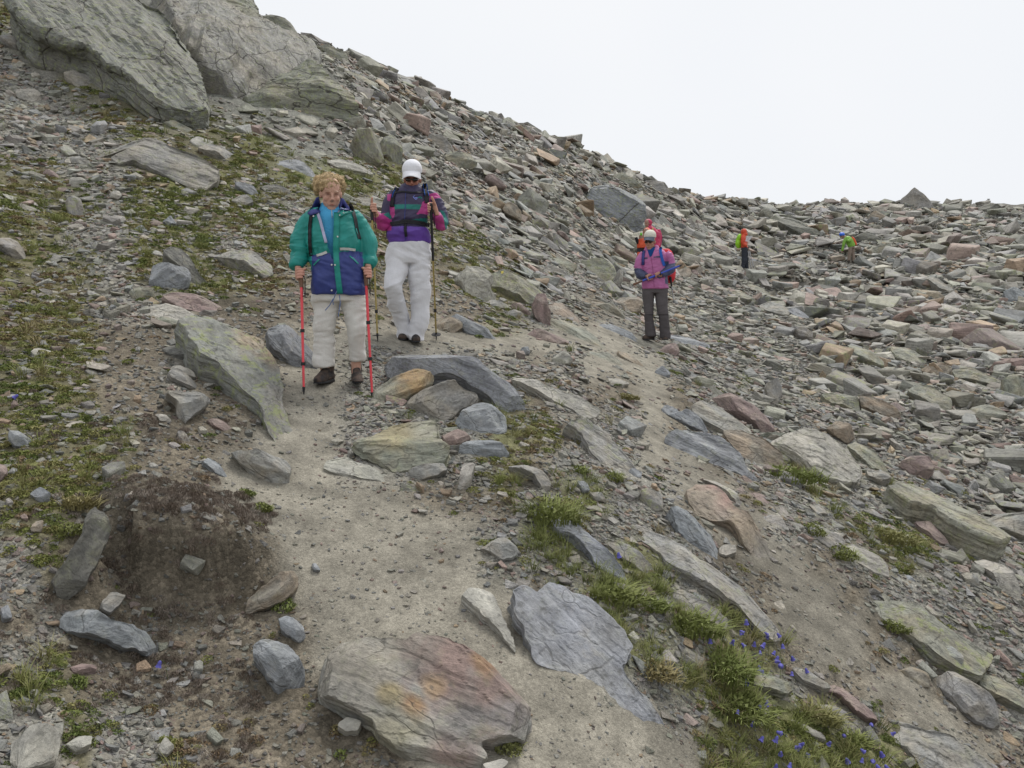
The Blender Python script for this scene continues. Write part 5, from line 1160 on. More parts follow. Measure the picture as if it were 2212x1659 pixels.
# bellflowers
M_BELL = mat_plain("bell_petal", (.10, .095, .36), 0.6, var=0.25); M_STEM = mat_plain("flower_stem", (.10,.13,.045), 0.7)
def bell_mesh():
    V = []; F = []; n = 10; rings = [(0.0, .0025), (.003, .006), (.010, .0085), (.018, .009), (.023, .0105), (.027, .0135)]
    for k_, (h, r) in enumerate(rings):
        for j in range(n):
            a = j*2*math.pi/n; rr = r*(1.08 if (j % 2 == 0 and k_ > 3) else 1.0); V.append((rr*math.cos(a), rr*math.sin(a), -h-(0.003 if (j % 2 == 0 and k_ == 5) else 0)))
    for k_ in range(len(rings)-1):
        for j in range(n): F.append((k_*n+j, k_*n+(j+1) % n, (k_+1)*n+(j+1) % n, (k_+1)*n+j))
    F.append(tuple(range(n)))
    me = bpy.data.meshes.new("blossom"); me.from_pydata(V, [], F); me.materials.append(M_BELL); return me
def tube_mesh(name, pts, rad, mat, n=5):
    pts = [Vector(p) for p in pts]; V = []; F = []
    for i, p in enumerate(pts):
        d = (pts[min(i+1, len(pts)-1)]-pts[max(i-1, 0)]).normalized(); a = d.orthogonal().normalized(); b = d.cross(a)
        r = rad[i] if hasattr(rad, '__len__') else rad
        for j in range(n): V.append(p+(a*math.cos(j*6.2832/n)+b*math.sin(j*6.2832/n))*r)
    for i in range(len(pts)-1):
        for j in range(n): F.append((i*n+j, i*n+(j+1) % n, (i+1)*n+(j+1) % n, (i+1)*n+j))
    F += [tuple(range(n-1, -1, -1)), tuple(range(len(V)-n, len(V)))]
    me = bpy.data.meshes.new(name); me.from_pydata([tuple(v) for v in V], [], F); me.materials.append(mat); return me
BME = bell_mesh(); STM = tube_mesh("stem", [(0, 0, -.01), (.004, 0, .04), (.010, .0, .075), (.020, 0, .088), (.028, 0, .085)], .0011, M_STEM)
BF = [(553,765),(525,822),(580,815),(515,880),(530,893),(670,815),(722,848),(740,840),(788,893),(650,895),(683,918),(720,905),(768,932),(835,970),(805,985),(818,1003),(878,1038),(692,1025),(715,1063),(787,1075),(395,872),(578,1127),(695,1218),(553,1275),(672,1327),(640,1352),(730,1425),(715,1478),(738,1478),(780,1543),(795,1595),(858,1618),(948,1500),(940,1530),(972,1545),(1028,1625),(1112,1460),(1160,1440),(1195,1575),(1272,1548),(1335,1525),(1305,1610),(1322,1605),(1358,1605),(1490,1415),(1337,1382),(908,1028),(1225,1515)]
BFL = [('F', a, b) for a, b in BF] + [('C', 957, 1042), ('B', 143, 848), ('E', 1800, 378)]
br = np.random.RandomState(8); BELLS = []
for i, (k_, a, b) in enumerate(BFL):
    u, v = fr(k_, a, b); p, t = hit(u, v)
    h = 0.07*FPX/t; p, t = hit(u, min(v+h, 1760)); s = 0.72+0.3*br.rand()
    r0 = bpy.data.objects.new("bellflower", None); COL.objects.link(r0); r0.location = (p[0], p[1], float(ground_h(p[0], p[1])[0])); r0.empty_display_size = .02
    r0.rotation_euler = (0, 0, br.rand()*6.28); r0.scale = (s, s, s)
    so = bpy.data.objects.new("stem", STM); COL.objects.link(so); so.parent = r0
    bo = bpy.data.objects.new("blossom", BME); COL.objects.link(bo); bo.parent = r0; bo.location = (.028, 0, .086); bo.rotation_euler = (0.3*br.randn(), -0.55+0.4*br.randn(), 0); 
    if k_ == 'F': tag(r0, None, "flower", "bellflowers in the grassy strip", "thing"); BELLS.append((a, b, r0))
    else: tag(r0, {'C': "single pale violet bellflower on bare soil below the long curved rock", 'B': "lone blue bellflower in the turf at the left edge", 'E': "lone bellflower at the tip of the long blue-grey slab mid-right"}[k_], "flower", None, "thing")

BA = [((640, 850), "below the tip of the very long narrow slab"), ((800, 990), "above the square-ended block"), ((700, 1060), "left of the square-ended block"), ((620, 1290), "in tall grass below the square-ended block"), ((760, 1500), "lowest in the grass strip, at its left"), ((960, 1520), "left of the light grass tuft at the bottom"), ((1150, 1500), "around the light grass tuft at the bottom"), ((1320, 1560), "nearest the big corner rock")]
ORD = ["leftmost", "second from left", "third from left", "fourth from left", "fifth from left", "sixth from left", "seventh from left", "eighth from left", "ninth from left", "tenth from left", "eleventh from left", "twelfth from left", "rightmost"]
cl_ = {}
for a, b, o in BELLS: cl_.setdefault(int(np.argmin([np.hypot(a-q[0][0], b-q[0][1]) for q in BA])), []).append((a, b, o))
for k_, L in cl_.items():
    L.sort(key=lambda t: t[0])
    for i, (a, b, o) in enumerate(L): o["label"] = ("bellflower " if len(L) == 1 else ORD[min(i, 12)]+" of the bellflowers ")+BA[k_][1]
# ---------------------------------------------------------------- the walkers
def cr(P, k=4):
    """Catmull-Rom resampling of rows"""
    P = np.asarray(P, float); n = len(P); out = []
    if n < 3: return np.array([P[0]+(P[-1]-P[0])*t for t in np.linspace(0, 1, k+1)])
    for i in range(n-1):
        p0, p1, p2, p3 = P[max(i-1, 0)], P[i], P[i+1], P[min(i+2, n-1)]
        for j in range(k):
            t = j/k; out.append(0.5*((2*p1)+(-p0+p2)*t+(2*p0-5*p1+4*p2-p3)*t*t+(-p0+3*p1-3*p2+p3)*t**3))
    out.append(P[-1]); return np.array(out)
class Shape:
    """collects closed tubes, lofts and ellipsoids that are then grown into one continuous surface"""
    def __init__(s): s.V = []; s.F = []
    def add(s, V, F):
        n = len(s.V); s.V += [tuple(map(float, v)) for v in V]; s.F += [tuple(int(a)+n for a in f) for f in F]
    def rings(s, R):
        n = len(R[0]); V = [p for r in R for p in r]; F = []
        for i in range(len(R)-1):
            for j in range(n): F.append((i*n+j, i*n+(j+1) % n, (i+1)*n+(j+1) % n, (i+1)*n+j))
        F.append(tuple(range(n-1, -1, -1))); F.append(tuple(range((len(R)-1)*n, len(R)*n))); s.add(V, F)
    def tube(s, pts, rad, n=14, k=3, flat=1.0, flatdir=None):
        P = cr([list(p)+[r] for p, r in zip(pts, rad)], k); R = []; prev = None
        for i in range(len(P)):
            d = P[min(i+1, len(P)-1), :3]-P[max(i-1, 0), :3]; d /= max(np.linalg.norm(d), 1e-9)
            ref = np.array(flatdir if flatdir is not None else (prev if prev is not None else (0.3, 1, 0.2)), float)
            a = ref-d*(ref@d); a /= max(np.linalg.norm(a), 1e-9); b = np.cross(d, a); prev = a
            r = P[i, 3]; R.append([P[i, :3]+a*r*flat*math.cos(t)+b*r*math.sin(t) for t in np.linspace(0, 2*math.pi, n, endpoint=False)])
        s.rings(R)
    def loft(s, secs, n=28, k=4, sq=2.4):
        """sections (cx, cy, cz, rx, ry): horizontal super-ellipses"""
        P = cr(secs, k); R = []
        for c in P:
            R.append([(c[0]+c[3]*np.sign(math.cos(t))*abs(math.cos(t))**(2/sq), c[1]+c[4]*np.sign(math.sin(t))*abs(math.sin(t))**(2/sq), c[2]) for t in np.linspace(0, 2*math.pi, n, endpoint=False)])
        s.rings(R)
    def ell(s, c, r, rx=0.0, ry=0.0, rz=0.0, n=14, m=9):
        M = np.array(Euler((rx, ry, rz)).to_matrix()); V = []; F = []
        for i in range(1, m):
            th = math.pi*i/m
            for j in range(n): V.append(np.array(c)+M@(np.array(r)*[math.sin(th)*math.cos(j*2*math.pi/n), math.sin(th)*math.sin(j*2*math.pi/n), math.cos(th)]))
        for i in range(m-2):
            for j in range(n): F.append((i*n+j, (i+1)*n+j, (i+1)*n+(j+1) % n, i*n+(j+1) % n))
        t0 = len(V); V.append(np.array(c)+M@(np.array(r)*[0, 0, 1])); V.append(np.array(c)+M@(np.array(r)*[0, 0, -1]))
        for j in range(n): F.append((t0, j, (j+1) % n)); F.append((t0+1, (m-2)*n+(j+1) % n, (m-2)*n+j))
        s.add(V, F)
    def grow(s, name, voxel, mat, parent, smooth=2, deform=None, colour=None, cut=None, dec=None):
        me = eval_remesh(s.V, s.F, voxel, smooth)
        me.name = name; co = get_co(me); no = get_no(me)
        if deform is not None: co = deform(co, no); put_co(me, co)
        if cut is not None:
            bm = bmesh.new(); bm.from_mesh(me)
            kill = [f for f in bm.faces if cut(np.array(f.calc_center_median()), np.array(f.normal))]
            bmesh.ops.delete(bm, geom=kill, context='FACES'); bm.to_mesh(me); bm.free(); co = get_co(me)
        if dec:
            o = bpy.data.objects.new("tmp", me); COL.objects.link(o); d = o.modifiers.new("d", 'DECIMATE'); d.ratio = dec
            m2 = bpy.data.meshes.new_from_object(o.evaluated_get(bpy.context.evaluated_depsgraph_get())); bpy.data.objects.remove(o); bpy.data.meshes.remove(me); me = m2; me.name = name; co = get_co(me)
        if colour is not None: set_col(me, "tint", colour(co))
        me.materials.clear(); me.materials.append(mat)
        me.polygons.foreach_set("use_smooth", np.ones(len(me.polygons), bool))
        o = bpy.data.objects.new(name, me); COL.objects.link(o)
        if parent is not None: o.parent = parent
        return o
M_SKIN = mat_plain("skin", (0,0,0), 0.55, 0.15, 90, 0.08, attr="tint", spec=0.35)
M_NYLON = mat_plain("nylon_cloth", (0,0,0), 0.5, 0.25, 45, 0.10, attr="tint", spec=0.35)
M_COTTON = mat_plain("cotton_cloth", (0,0,0), 0.85, 0.35, 70, 0.07, attr="tint", spec=0.15)
M_FLEECE = mat_plain("fleece_cloth", (0,0,0), 0.95, 0.5, 160, 0.08, attr="tint", spec=0.1)
M_HAIR = mat_plain("hair_strands", (0,0,0), 0.7, 0.6, 120, 0.22, attr="tint", spec=0.2, vscale=45)
M_BOOT = mat_plain("boot_leather", (0,0,0), 0.8, 0.4, 80, 0.25, attr="tint", spec=0.2, vscale=40)
M_BLACK = mat_plain("black_webbing", (.018,.018,.022), 0.7); M_LENS = mat_plain("dark_lens", (.02,.015,.012), 0.15, spec=0.6)
M_RUBBER = mat_plain("dark_rubber", (.03,.03,.032), 0.8); M_SILVER = mat_plain("reflective_tape", (.45,.45,.43), 0.45)
M_REDPOLE = mat_plain("red_pole_paint", (.72,.055,.075), 0.35, spec=0.5); M_GOLD = mat_plain("gold_pole_metal", (.36,.28,.10), 0.35, metal=0.5); M_GREYM = mat_plain("grey_pole_metal", (.35,.35,.36), 0.35, metal=0.6)
M_BLUEP = mat_plain("blue_pole_paint", (.03,.07,.45), 0.35, spec=0.5); M_CORK = mat_plain("cork_grip", (.16,.09,.06), 0.85); M_TEAL = mat_plain("teal_nylon", (.015,.235,.20), 0.5, 0.25, 45)
M_NAVY = mat_plain("navy_nylon", (.045,.055,.22), 0.5, 0.25, 45); M_BUTTON = mat_plain("snap_button", (.55,.55,.55), 0.3, metal=0.6); M_LILAC = mat_plain("lilac_lining", (.42,.42,.58), 0.8)
M_BLUEC = mat_plain("blue_cord", (.12,.17,.32), 0.8); M_PAPER = mat_plain("map_paper", (.68,.68,.72), 0.8)
M_BLUES = mat_plain("blue_webbing", (.02,.10,.42), 0.7); M_EMB = mat_plain("embroidery", (.25,.30,.75), 0.8); M_EMT = mat_plain("teal_embroidery", (.03,.30,.24), 0.8); M_WHITEC = mat_plain("white_cotton", (.72,.72,.74), 0.85, 0.2)

def wrinkle(amp, fx=6., fz=20., seed=0, extra=None):
    def f(co, no):
        a = fbm(co[:, 0]*fx, co[:, 1]*fx, co[:, 2]*fz+0.9*fx*co[:, 0]*np.sin(co[:, 2]*9), 3, seed=seed)
        b = fbm(co[:, 0]*5+7, co[:, 1]*5, co[:, 2]*6, 2, seed=seed+5)
        r = 1-np.abs(a)*2.4
        co = co + no*(amp*(0.75*r + 1.3*b))[:, None]
        return extra(co, no) if extra else co
    return f
def poly_in(co, F, poly):
    return pts_in_poly(co[:, 0], co[:, 2], np.array([F(*p)[[0, 2]] for p in poly]))
class Walker:
    """frame: survey frame key, foot point, extra depth"""
    def __init__(w, label, cat, frk, x0, y0, dfix=None, origin=None):
        u, v = fr(frk, x0, y0); p, t = hit(u, v)
        if dfix: # stand on the slope at a known distance along the bearing (feet hidden)
            d = ray(u, CV); xy = EYE[:2]+d[:2]*dfix/1.0; p = np.array([xy[0], xy[1], base_h(xy[0], xy[1])]); t = (p-EYE)@FWD
        w.p = p; w.t = t; w.x0 = x0; w.y0 = y0; w.U = t*FR[frk][2]/FPX; w.frk = frk
        w.root = bpy.data.objects.new("person", None); COL.objects.link(w.root)
        w.root.location = p; w.root.rotation_euler = (0, 0, -math.atan2(p[0], p[1])); tag(w.root, label, cat, None, "thing")
        bpy.context.view_layer.update(); w.M = w.root.matrix_world.copy(); w.Mi = w.M.inverted()
        print(label[:30], "t=%.1f height unit %.5f" % (t, w.U))
    def __call__(w, px_, py_, y=0.0):
        """local point seen at that frame position, y metres behind the foot point (perspective respected)"""
        u, v = fr(w.frk, px_, py_)
        # plane y=const in local coordinates
        o = w.Mi @ Vector(EYE); d = (w.Mi.to_3x3() @ Vector(ray(u, v)))
        k_ = (y-o.y)/d.y; q = o+d*k_; return np.array(q)
    def world(w, q): return np.array(w.M @ Vector(q))
    def px2m(w, a): return a*w.U
    def tube(w, sh, pts, n=14, **k): sh.tube([w(*p[:3]) for p in pts], [w.px2m(p[3]) for p in pts], n, **k)
    def loft(w, sh, secs, **k):
        S = []
        for (px_, py_, hw, y, ry) in secs:
            q = w(px_, py_, y); S.append((q[0], q[1], q[2], w.px2m(hw), ry))
        sh.loft(S, **k)
def bvh_of(o): return BVHTree.FromPolygons([v.co for v in o.data.vertices], [tuple(p.vertices) for p in o.data.polygons])
def band(w, name, target, pts, width, mat, parent, off=.006, thick=.004, step=.012, fb_y=-.1):
    """a strip of webbing or tape lying on the front of a garment"""
    bv = bvh_of(target); L = [w(*p[:2], 0) for p in pts]; L = [np.array([q[0], 0, q[2]]) for q in L]
    Q = []
    for a, b in zip(L[:-1], L[1:]):
        m = max(1, int(np.linalg.norm(b-a)/step)); Q += [a+(b-a)*i/m for i in range(m)]
    Q.append(L[-1]); V = []; hw = w.px2m(width)/2; last = fb_y
    for i, q in enumerate(Q):
        d = Q[min(i+1, len(Q)-1)]-Q[max(i-1, 0)]; d /= np.linalg.norm(d); s_ = np.array([d[2], 0, -d[0]])
        for sg in (-1, 0, 1):
            c = q+s_*sg*hw; o = Vector((c[0]*1.0, -1.5, c[2])); h, nn, _, _ = bv.ray_cast(o, Vector((0, 1, 0)))
            y = h.y if (h is not None and h.y < 0.08) else last
            last = y; V.append((c[0], y-off, c[2])); 
    n = len(Q); V2 = [(a, b-thick, c) for a, b, c in V]; F = []; N = len(V)
    for i in range(n-1):
        for j in range(2):
            F.append((N+i*3+j, N+(i+1)*3+j, N+(i+1)*3+j+1, N+i*3+j+1)); F.append((i*3+j, i*3+j+1, (i+1)*3+j+1, (i+1)*3+j))
        for e in (0, 2): F.append((i*3+e, (i+1)*3+e, N+(i+1)*3+e, N+i*3+e))
    F += [(0, 1, N+1, N), (1, 2, N+2, N+1), ((n-1)*3, (n-1)*3+1, N+(n-1)*3+1, N+(n-1)*3), ((n-1)*3+1, (n-1)*3+2, N+(n-1)*3+2, N+(n-1)*3+1)]
    o = link_mesh(name, V+V2, F, mat, parent, True)
    return o
def plate(w, name, target, poly, mat, parent, off=.012, thick=.006, fb_y=-.1):
    bv = bvh_of(target); P = [w(*p, 0) for p in poly]; c = np.mean(P, 0); V = []; last = fb_y
    def drop(q):
        h, nn, _, _ = bv.ray_cast(Vector((q[0], -1.5, q[2])), Vector((0, 1, 0)))
        return h.y if (h is not None and h.y < 0.10) else None
    R = []
    for k_ in (1.0, 0.66, 0.33):
        for q in P:
            z = c+(q-c)*k_; y = drop(z); R.append([z[0], y, z[2]])
    y = drop(c); R.append([c[0], y, c[2]])
    ys = [r[1] for r in R if r[1] is not None]; my = np.mean(ys) if ys else fb_y
    for r in R: r[1] = (r[1] if r[1] is not None else my)-off
    n = len(P); F = []; N = len(R); R2 = [[a, b-thick, c_] for a, b, c_ in R]
    for k_ in range(2):
        for j in range(n):
            jj = (j+1) % n; F.append((k_*n+j, k_*n+jj, (k_+1)*n+jj, (k_+1)*n+j)); F.append((N+k_*n+j, N+k_*n+jj, N+(k_+1)*n+jj, N+(k_+1)*n+j))
    for j in range(n):
        jj = (j+1) % n; F.append((2*n+j, 2*n+jj, 3*n)); F.append((N+2*n+j, N+2*n+jj, N+3*n)); F.append((j, jj, N+jj, N+j))
    return link_mesh(name, R+R2, F, mat, parent, True)
def button(w, target, px_, py_, parent, r=.008, mat=None, name="button"):
    bv = bvh_of(target); q = w(px_, py_, 0); h, nn, _, _ = bv.ray_cast(Vector((q[0], -1.5, q[2])), Vector((0, 1, 0)))
    if h is None: return
    d = Vector((0, -1, 0)); me = tube_mesh(name, [h, h+d*.016], [r, r*.8], mat or M_BUTTON, 10); o = bpy.data.objects.new(name, me); COL.objects.link(o); o.parent = parent
def grip_hand(sh, G, a, b, wrist, side, thumb='over', s=1.0):
    """a hand closed round a shaft: G centre of the grip, a along the shaft (up), b from shaft to palm, side +-1 which way the fingers wrap"""
    G = np.array(G); a = np.array(a)/np.linalg.norm(a); b = np.array(b)-a*np.dot(a, b); b /= np.linalg.norm(b); c = np.cross(a, b)*side
    for h in (-.026, -.008, .010, .026): sh.tube([wrist, G+b*.046*s+a*h*.6*s, G+b*.034*s+a*h*s], [.023*s, .020*s, .016*s], 10, 3)
    ln = [0.9, 1.0, 0.97, 0.82]
    for i in range(4):
        h = (0.031-i*0.0205)*s; P = []; R = []
        for k_, th in enumerate(np.radians(np.array([5, 50, 100, 150, 205])*ln[i])):
            rho = (.036-.003*k_)*s; P.append(G+a*h+(b*math.cos(th)+c*math.sin(th))*rho); R.append((.0100-.0006*k_)*s)
        sh.tube(P, R, 8, 2)
    if thumb == 'up': P = [G+b*.040*s+a*.020*s-c*.012*s, G+b*.026*s+a*.048*s-c*.012*s, G+b*.016*s+a*.075*s-c*.006*s, G+b*.014*s+a*.094*s]
    else: P = [G+b*.038*s+a*.022*s-c*.014*s, G+b*.015*s+a*.036*s-c*.026*s, G-b*.016*s+a*.038*s-c*.022*s, G-b*.03*s+a*.034*s-c*.002*s]
    sh.tube(P, [.0135*s, .012*s, .0108*s, .009*s], 8, 3)
def head_shape(sh, c, s=1.0, tilt=0.0, yaw=0.0, jaw=1.0):
    M = np.array(Euler((tilt, 0, yaw)).to_matrix()); f = lambda x, y, z: np.array(c)+M@(np.array([x, y, z])*s)
    sh.ell(f(0, .015, .025), (.074*s, .092*s, .100*s), tilt, 0, yaw); sh.ell(f(0, -.018, -.045), (.058*s*jaw, .066*s, .068*s), tilt, 0, yaw); sh.ell(f(0, -.052, -.092), (.030*s*jaw, .026*s, .022*s), tilt, 0, yaw)
    sh.tube([f(0, -.078, .018), f(0, -.096, -.012), f(0, -.104, -.024)], [.008*s, .011*s, .015*s], 8); sh.ell(f(0, -.088, -.027), (.019*s, .014*s, .010*s), tilt, 0, yaw, 10, 6)
    sh.ell(f(0, -.074, -.062), (.026*s, .012*s, .012*s), tilt, 0, yaw, 10, 6)
    for q in (-1, 1):
        sh.ell(f(q*.034, -.055, -.022), (.026*s, .022*s, .024*s), tilt, 0, yaw, 10, 6); sh.ell(f(q*.030, -.071, .030), (.022*s, .010*s, .008*s), tilt, 0, yaw, 10, 6)
        sh.ell(f(q*.074, .012, -.008), (.010*s, .018*s, .030*s), tilt, 0, yaw, 10, 6)
    def paint(co, col):
        L = (co-np.array(c))@M/s; fr_ = L[:, 1] < -.03
        def spot(x, z, rx, rz, cc, k_=1.0, y=-.03):
            nonlocal col
            wgt = np.clip(1.4-np.hypot((np.abs(L[:, 0])-x)/rx if x > 0 else L[:, 0]/rx, (L[:, 2]-z)/rz), 0, 1)*(L[:, 1] < y)*k_*(np.abs(L[:, 0]) < .12)
            col = col*(1-wgt[:, None])+np.array(cc)*wgt[:, None]
        spot(.036, -.028, .026, .022, (.55,.25,.19), .30); spot(0, -.024, .016, .014, (.55,.27,.20), .4)
        spot(.031, .011, .017, .0055, (.10,.05,.04), .85); spot(.031, .020, .019, .007, (.40,.20,.15), .6); spot(.032, .036, .020, .005, (.24,.15,.09), .8)
        spot(0, -.063, .022, .0055, (.30,.08,.07), .9); spot(0, -.056, .02, .004, (.34,.16,.12), .4); spot(.036, .000, .017, .006, (.34,.17,.13), .5)
        return col
    return f, paint
SKIN = np.array([.55, .325, .245])
def boot(w, heel, toe, parent, r=.045, col=(.042,.038,.038), col2=(.085,.062,.05), voxel=.006, laces=True):
    heel = np.array(heel); toe = np.array(toe); d = (toe-heel); L = np.linalg.norm(d); d /= L; up = np.array([0, 0, 1.]); s_ = np.cross(d, up); s_ /= np.linalg.norm(s_)
    o = Shape(); P = lambda a, z: heel+d*a*L+up*z
    o.tube([P(-.02, .045), P(.25, .05), P(.55, .043), P(.85, .034), P(1.0, .026)], [.038, .041, .045, .042, .024], 14, 3)
    o.tube([P(.12, .13), P(.14, .09), P(.22, .05)], [.043, .042, .038], 14, 3); o.tube([P(.25, .105), P(.5, .078), P(.75, .055)], [.030, .032, .030], 12, 3)
    def cf(co):
        n = fbm(co[:, 0]*22, co[:, 1]*22, co[:, 2]*22, 2, seed=4); t = np.clip(n*2+.3, 0, 1)[:, None]; return np.array(col)*(1-t)+np.array(col2)*t
    b = o.grow("boot", voxel, M_BOOT, parent, 2, lambda co, no: np.stack([co[:, 0], co[:, 1], np.maximum(co[:, 2], heel[2]+.012)], 1), cf)
    so = Shape(); so.tube([P(-.03, .010), P(.3, .010), P(.7, .010), P(1.0, .014)], [.036, .036, .046, .028], 14, 3)
    def fl(co, no): return np.stack([co[:, 0], co[:, 1], heel[2]+np.clip(co[:, 2]-heel[2], -.001, .022)], 1)
    s2 = so.grow("sole", voxel, M_RUBBER, b, 1, fl)
    if laces:
        for k_ in range(4):
            q = P(.30+.12*k_, .112-.016*k_); me = tube_mesh("lace", [q-s_*.022+d*.004, q+up*.008, q+s_*.022-d*.004], .0028, M_BLACK, 5); l = bpy.data.objects.new("lace", me); COL.objects.link(l); l.parent = b
    return b
def ring_band(name, a, b, r, mat, parent, n=12):
    me = tube_mesh(name, [a, b], r, mat, n); o = bpy.data.objects.new(name, me); COL.objects.link(o)
    if parent: o.parent = parent
    return o
def pole(label, top, tip, mat, grip_mat=None, group=None, basket=False, joints=(.45, .72), dark_top=0.0, rs_=.0095, strap=True, basket_at=.955, mount=None):
    """world-space trekking pole from the top of its grip to its tip"""
    top = np.array(top, float); tip = np.array(tip, float); d = tip-top; L = np.linalg.norm(d); root = bpy.data.objects.new("trekking_pole", None); COL.objects.link(root); root.location = tip
    tag(root, label, "trekking pole", group, "thing"); P = lambda k_: Vector(top+d*k_-tip)
    def part(nm, pts, rad, m, par=root, n=10):
        o = bpy.data.objects.new(nm, tube_mesh(nm, pts, rad, m, n)); COL.objects.link(o); o.parent = par; return o
    g = .145/L
    gr = part("grip", [P(0), P(g*.12), P(g*.5), P(g)], [.012, .019, .015, .014], grip_mat or M_RUBBER)
    part("shaft", [P(g), P(.95)], [rs_, rs_*.8], mat)
    if dark_top: part("upper_shaft", [P(g), P(dark_top)], rs_*1.25, M_RUBBER)
    for j in joints: part("clamp", [P(j-.012), P(j+.012)], rs_*1.5, M_RUBBER)
    part("tip", [P(.94), P(.965), P(1.0)], [rs_*1.1, rs_*.8, .003], M_RUBBER)
    if basket: part("basket", [P(basket_at-.004), P(basket_at), P(basket_at+.004)], [.012, .048, .046], M_RUBBER, n=14)
    if strap: part("strap", [P(g*.1), P(g*.6)+Vector((.03, -.01, 0)), P(g*1.5)+Vector((.028, -.01, 0)), P(g*.9)+Vector((.01, 0, 0)), P(g*.15)], [.004]*5, M_BLACK, gr, 6)
    return root
def pack(label, w_root, shape, mat_col, voxel=.012, name="backpack", wr=.006):
    root = bpy.data.objects.new(name, None); COL.objects.link(root); root.matrix_world = w_root.matrix_world.copy(); tag(root, label, "backpack", None, "thing")
    b = shape.grow("pack_body", voxel, M_NYLON, root, 3, wrinkle(wr, 8, 12, 3), lambda co: np.tile(mat_col, (len(co), 1))); return root
def cap(w, c, s, parent, col, brimcol, tilt=.25, yaw=0.0, brim=True, voxel=.006):
    M = np.array(Euler((tilt, 0, yaw)).to_matrix()); f = lambda x, y, z: np.array(c)+M@(np.array([x, y, z])*s)
    o = Shape(); o.ell(f(0, .016, .045), (.086*s, .103*s, .088*s), tilt, 0, yaw, 20, 12)
    cutz = 0.020
    def cf(co): return np.tile(col, (len(co), 1))
    k_ = o.grow("cap", voxel, M_COTTON, parent, 2, lambda co, no: co+no*(0.0025*fbm(co[:, 0]*20, co[:, 1]*20, co[:, 2]*20, 3, seed=8))[:, None], cf, cut=lambda p, n: ((p-np.array(c))@M/s)[2] < cutz)
    if brim:
        V = []; F = []; N = 12; R = 5
        for lay in (0, 1):
            for i in range(R+1):
                for j in range(N+1):
                    th = math.radians(-62+124*j/N); rr = 1+0.72*(i/R)*math.cos(th*1.05)
                    V.append(f(.084*math.sin(th)*(1+.06*i/R), .016-.100*math.cos(th)*rr+.0, .028-.045*(i/R)-.016*(math.sin(th)**2)*(.4+i/R)-.004*lay))
        K = (R+1)*(N+1)
        for lay in (0, 1):
            for i in range(R):
                for j in range(N): a = lay*K+i*(N+1)+j; F.append((a, a+1, a+N+2, a+N+1))
        for j in range(N): a = R*(N+1)+j; F.append((a, a+1, K+a+1, K+a))
        b = link_mesh("visor", V, F, M_COTTON, k_, True); set_col(b.data, "tint", np.tile(brimcol, (len(V), 1)))
    return k_
def glasses(f, s, parent):
    r = link_mesh("sunglasses", *(lambda V, F: (V, F))(*lens_pair(f, s)), M_LENS, parent, True); return r
def lens_pair(f, s):
    V = []; F = []
    for q in (-1, 1):
        n = len(V); N = 10
        for lay in (0, 1):
            for j in range(N): th = j*2*math.pi/N; x = q*.033+.027*math.cos(th); V.append(tuple(f(x, -.094+.35*x*x*8-.006*lay, .014+.017*math.sin(th))))
        F += [tuple(n+j for j in range(N)), tuple(n+N+j for j in range(N))]+[(n+j, n+(j+1) % N, n+N+(j+1) % N, n+N+j) for j in range(N)]
        n = len(V); V += [tuple(f(q*.058, -.075, .020)), tuple(f(q*.060, -.075, .010)), tuple(f(q*.082, .01, .012)), tuple(f(q*.080, .01, .018))]; F.append((n, n+1, n+2, n+3))
    n = len(V); V += [tuple(f(-.009, -.096, .018)), tuple(f(.009, -.096, .018)), tuple(f(.009, -.096, .013)), tuple(f(-.009, -.096, .013))]; F.append((n, n+1, n+2, n+3))
    return V, F
FR['W'] = (900*2212/3648., 500*2212/3648., (800/1327.)*2212/3648.)
FR['K'] = (2600*2212/3648., 800*2212/3648., (160/1475.)*2212/3648.)
FR['L'] = (2960*2212/3648., 800*2212/3648., (140/1452.)*2212/3648.)
# frames below this line use 2212-plane tuples directly

# ---- woman in the teal and navy jacket
w = Walker("woman with curly blonde hair in teal and navy jacket walking down with two red poles", "person", 'W', 505, 1450)
R = w.root; U = w.U
hc = w(463, 318, -.045)
body = Shape(); hf, hpaint = head_shape(body, hc, 1.0, .34, .12, 1.08)
body.tube([w(455, 470, .05), w(458, 400, .02), hc+np.array([0, .02, -.02])], [.062, .055, .052])
w.loft(body, [(505, 900, 95, .02, .09), (490, 700, 95, .02, .09), (475, 520, 105, .02, .09), (465, 450, 110, .04, .07), (458, 425, 50, .04, .05)], n=20)
tipL = hit(*fr('W', 303, 1503))[0]; tipR = hit(*fr('W', 708, 1537))[0]
gL = w(290, 790, -.12); gR = w(672, 785, -.12)
topL = gL+np.array([-.004, 0, .045]); topR = gR+np.array([-.008, 0, .05])
def locw(w_, q): return np.array(w_.Mi @ Vector(q))
for S_pt, E_pt, Wp, G, tip, top, sd in ((w(345, 470, .02), w(280, 610, .03), w(268, 745, -.08), gL, tipL, topL, 1), (w(600, 460, .02), w(685, 610, .03), w(682, 735, -.08), gR, tipR, topR, -1)):
    body.tube([S_pt, E_pt, Wp], [.045, .038, .026], 12, 4)
    ax = top-locw(w, tip); grip_hand(body, G, ax, Wp-G+np.array([-.02*sd, .03, 0]), Wp, sd, 'over', 1.0)
for hx, kx, ax_, fy in ((430, 425, 428, 1330), (585, 610, 612, 1330)):
    body.tube([w(hx, 900, .02), w(kx, 1110, 0), w(ax_, fy, .03), w(ax_, 1400, .03)], [.075, .055, .038, .036], 12, 3)
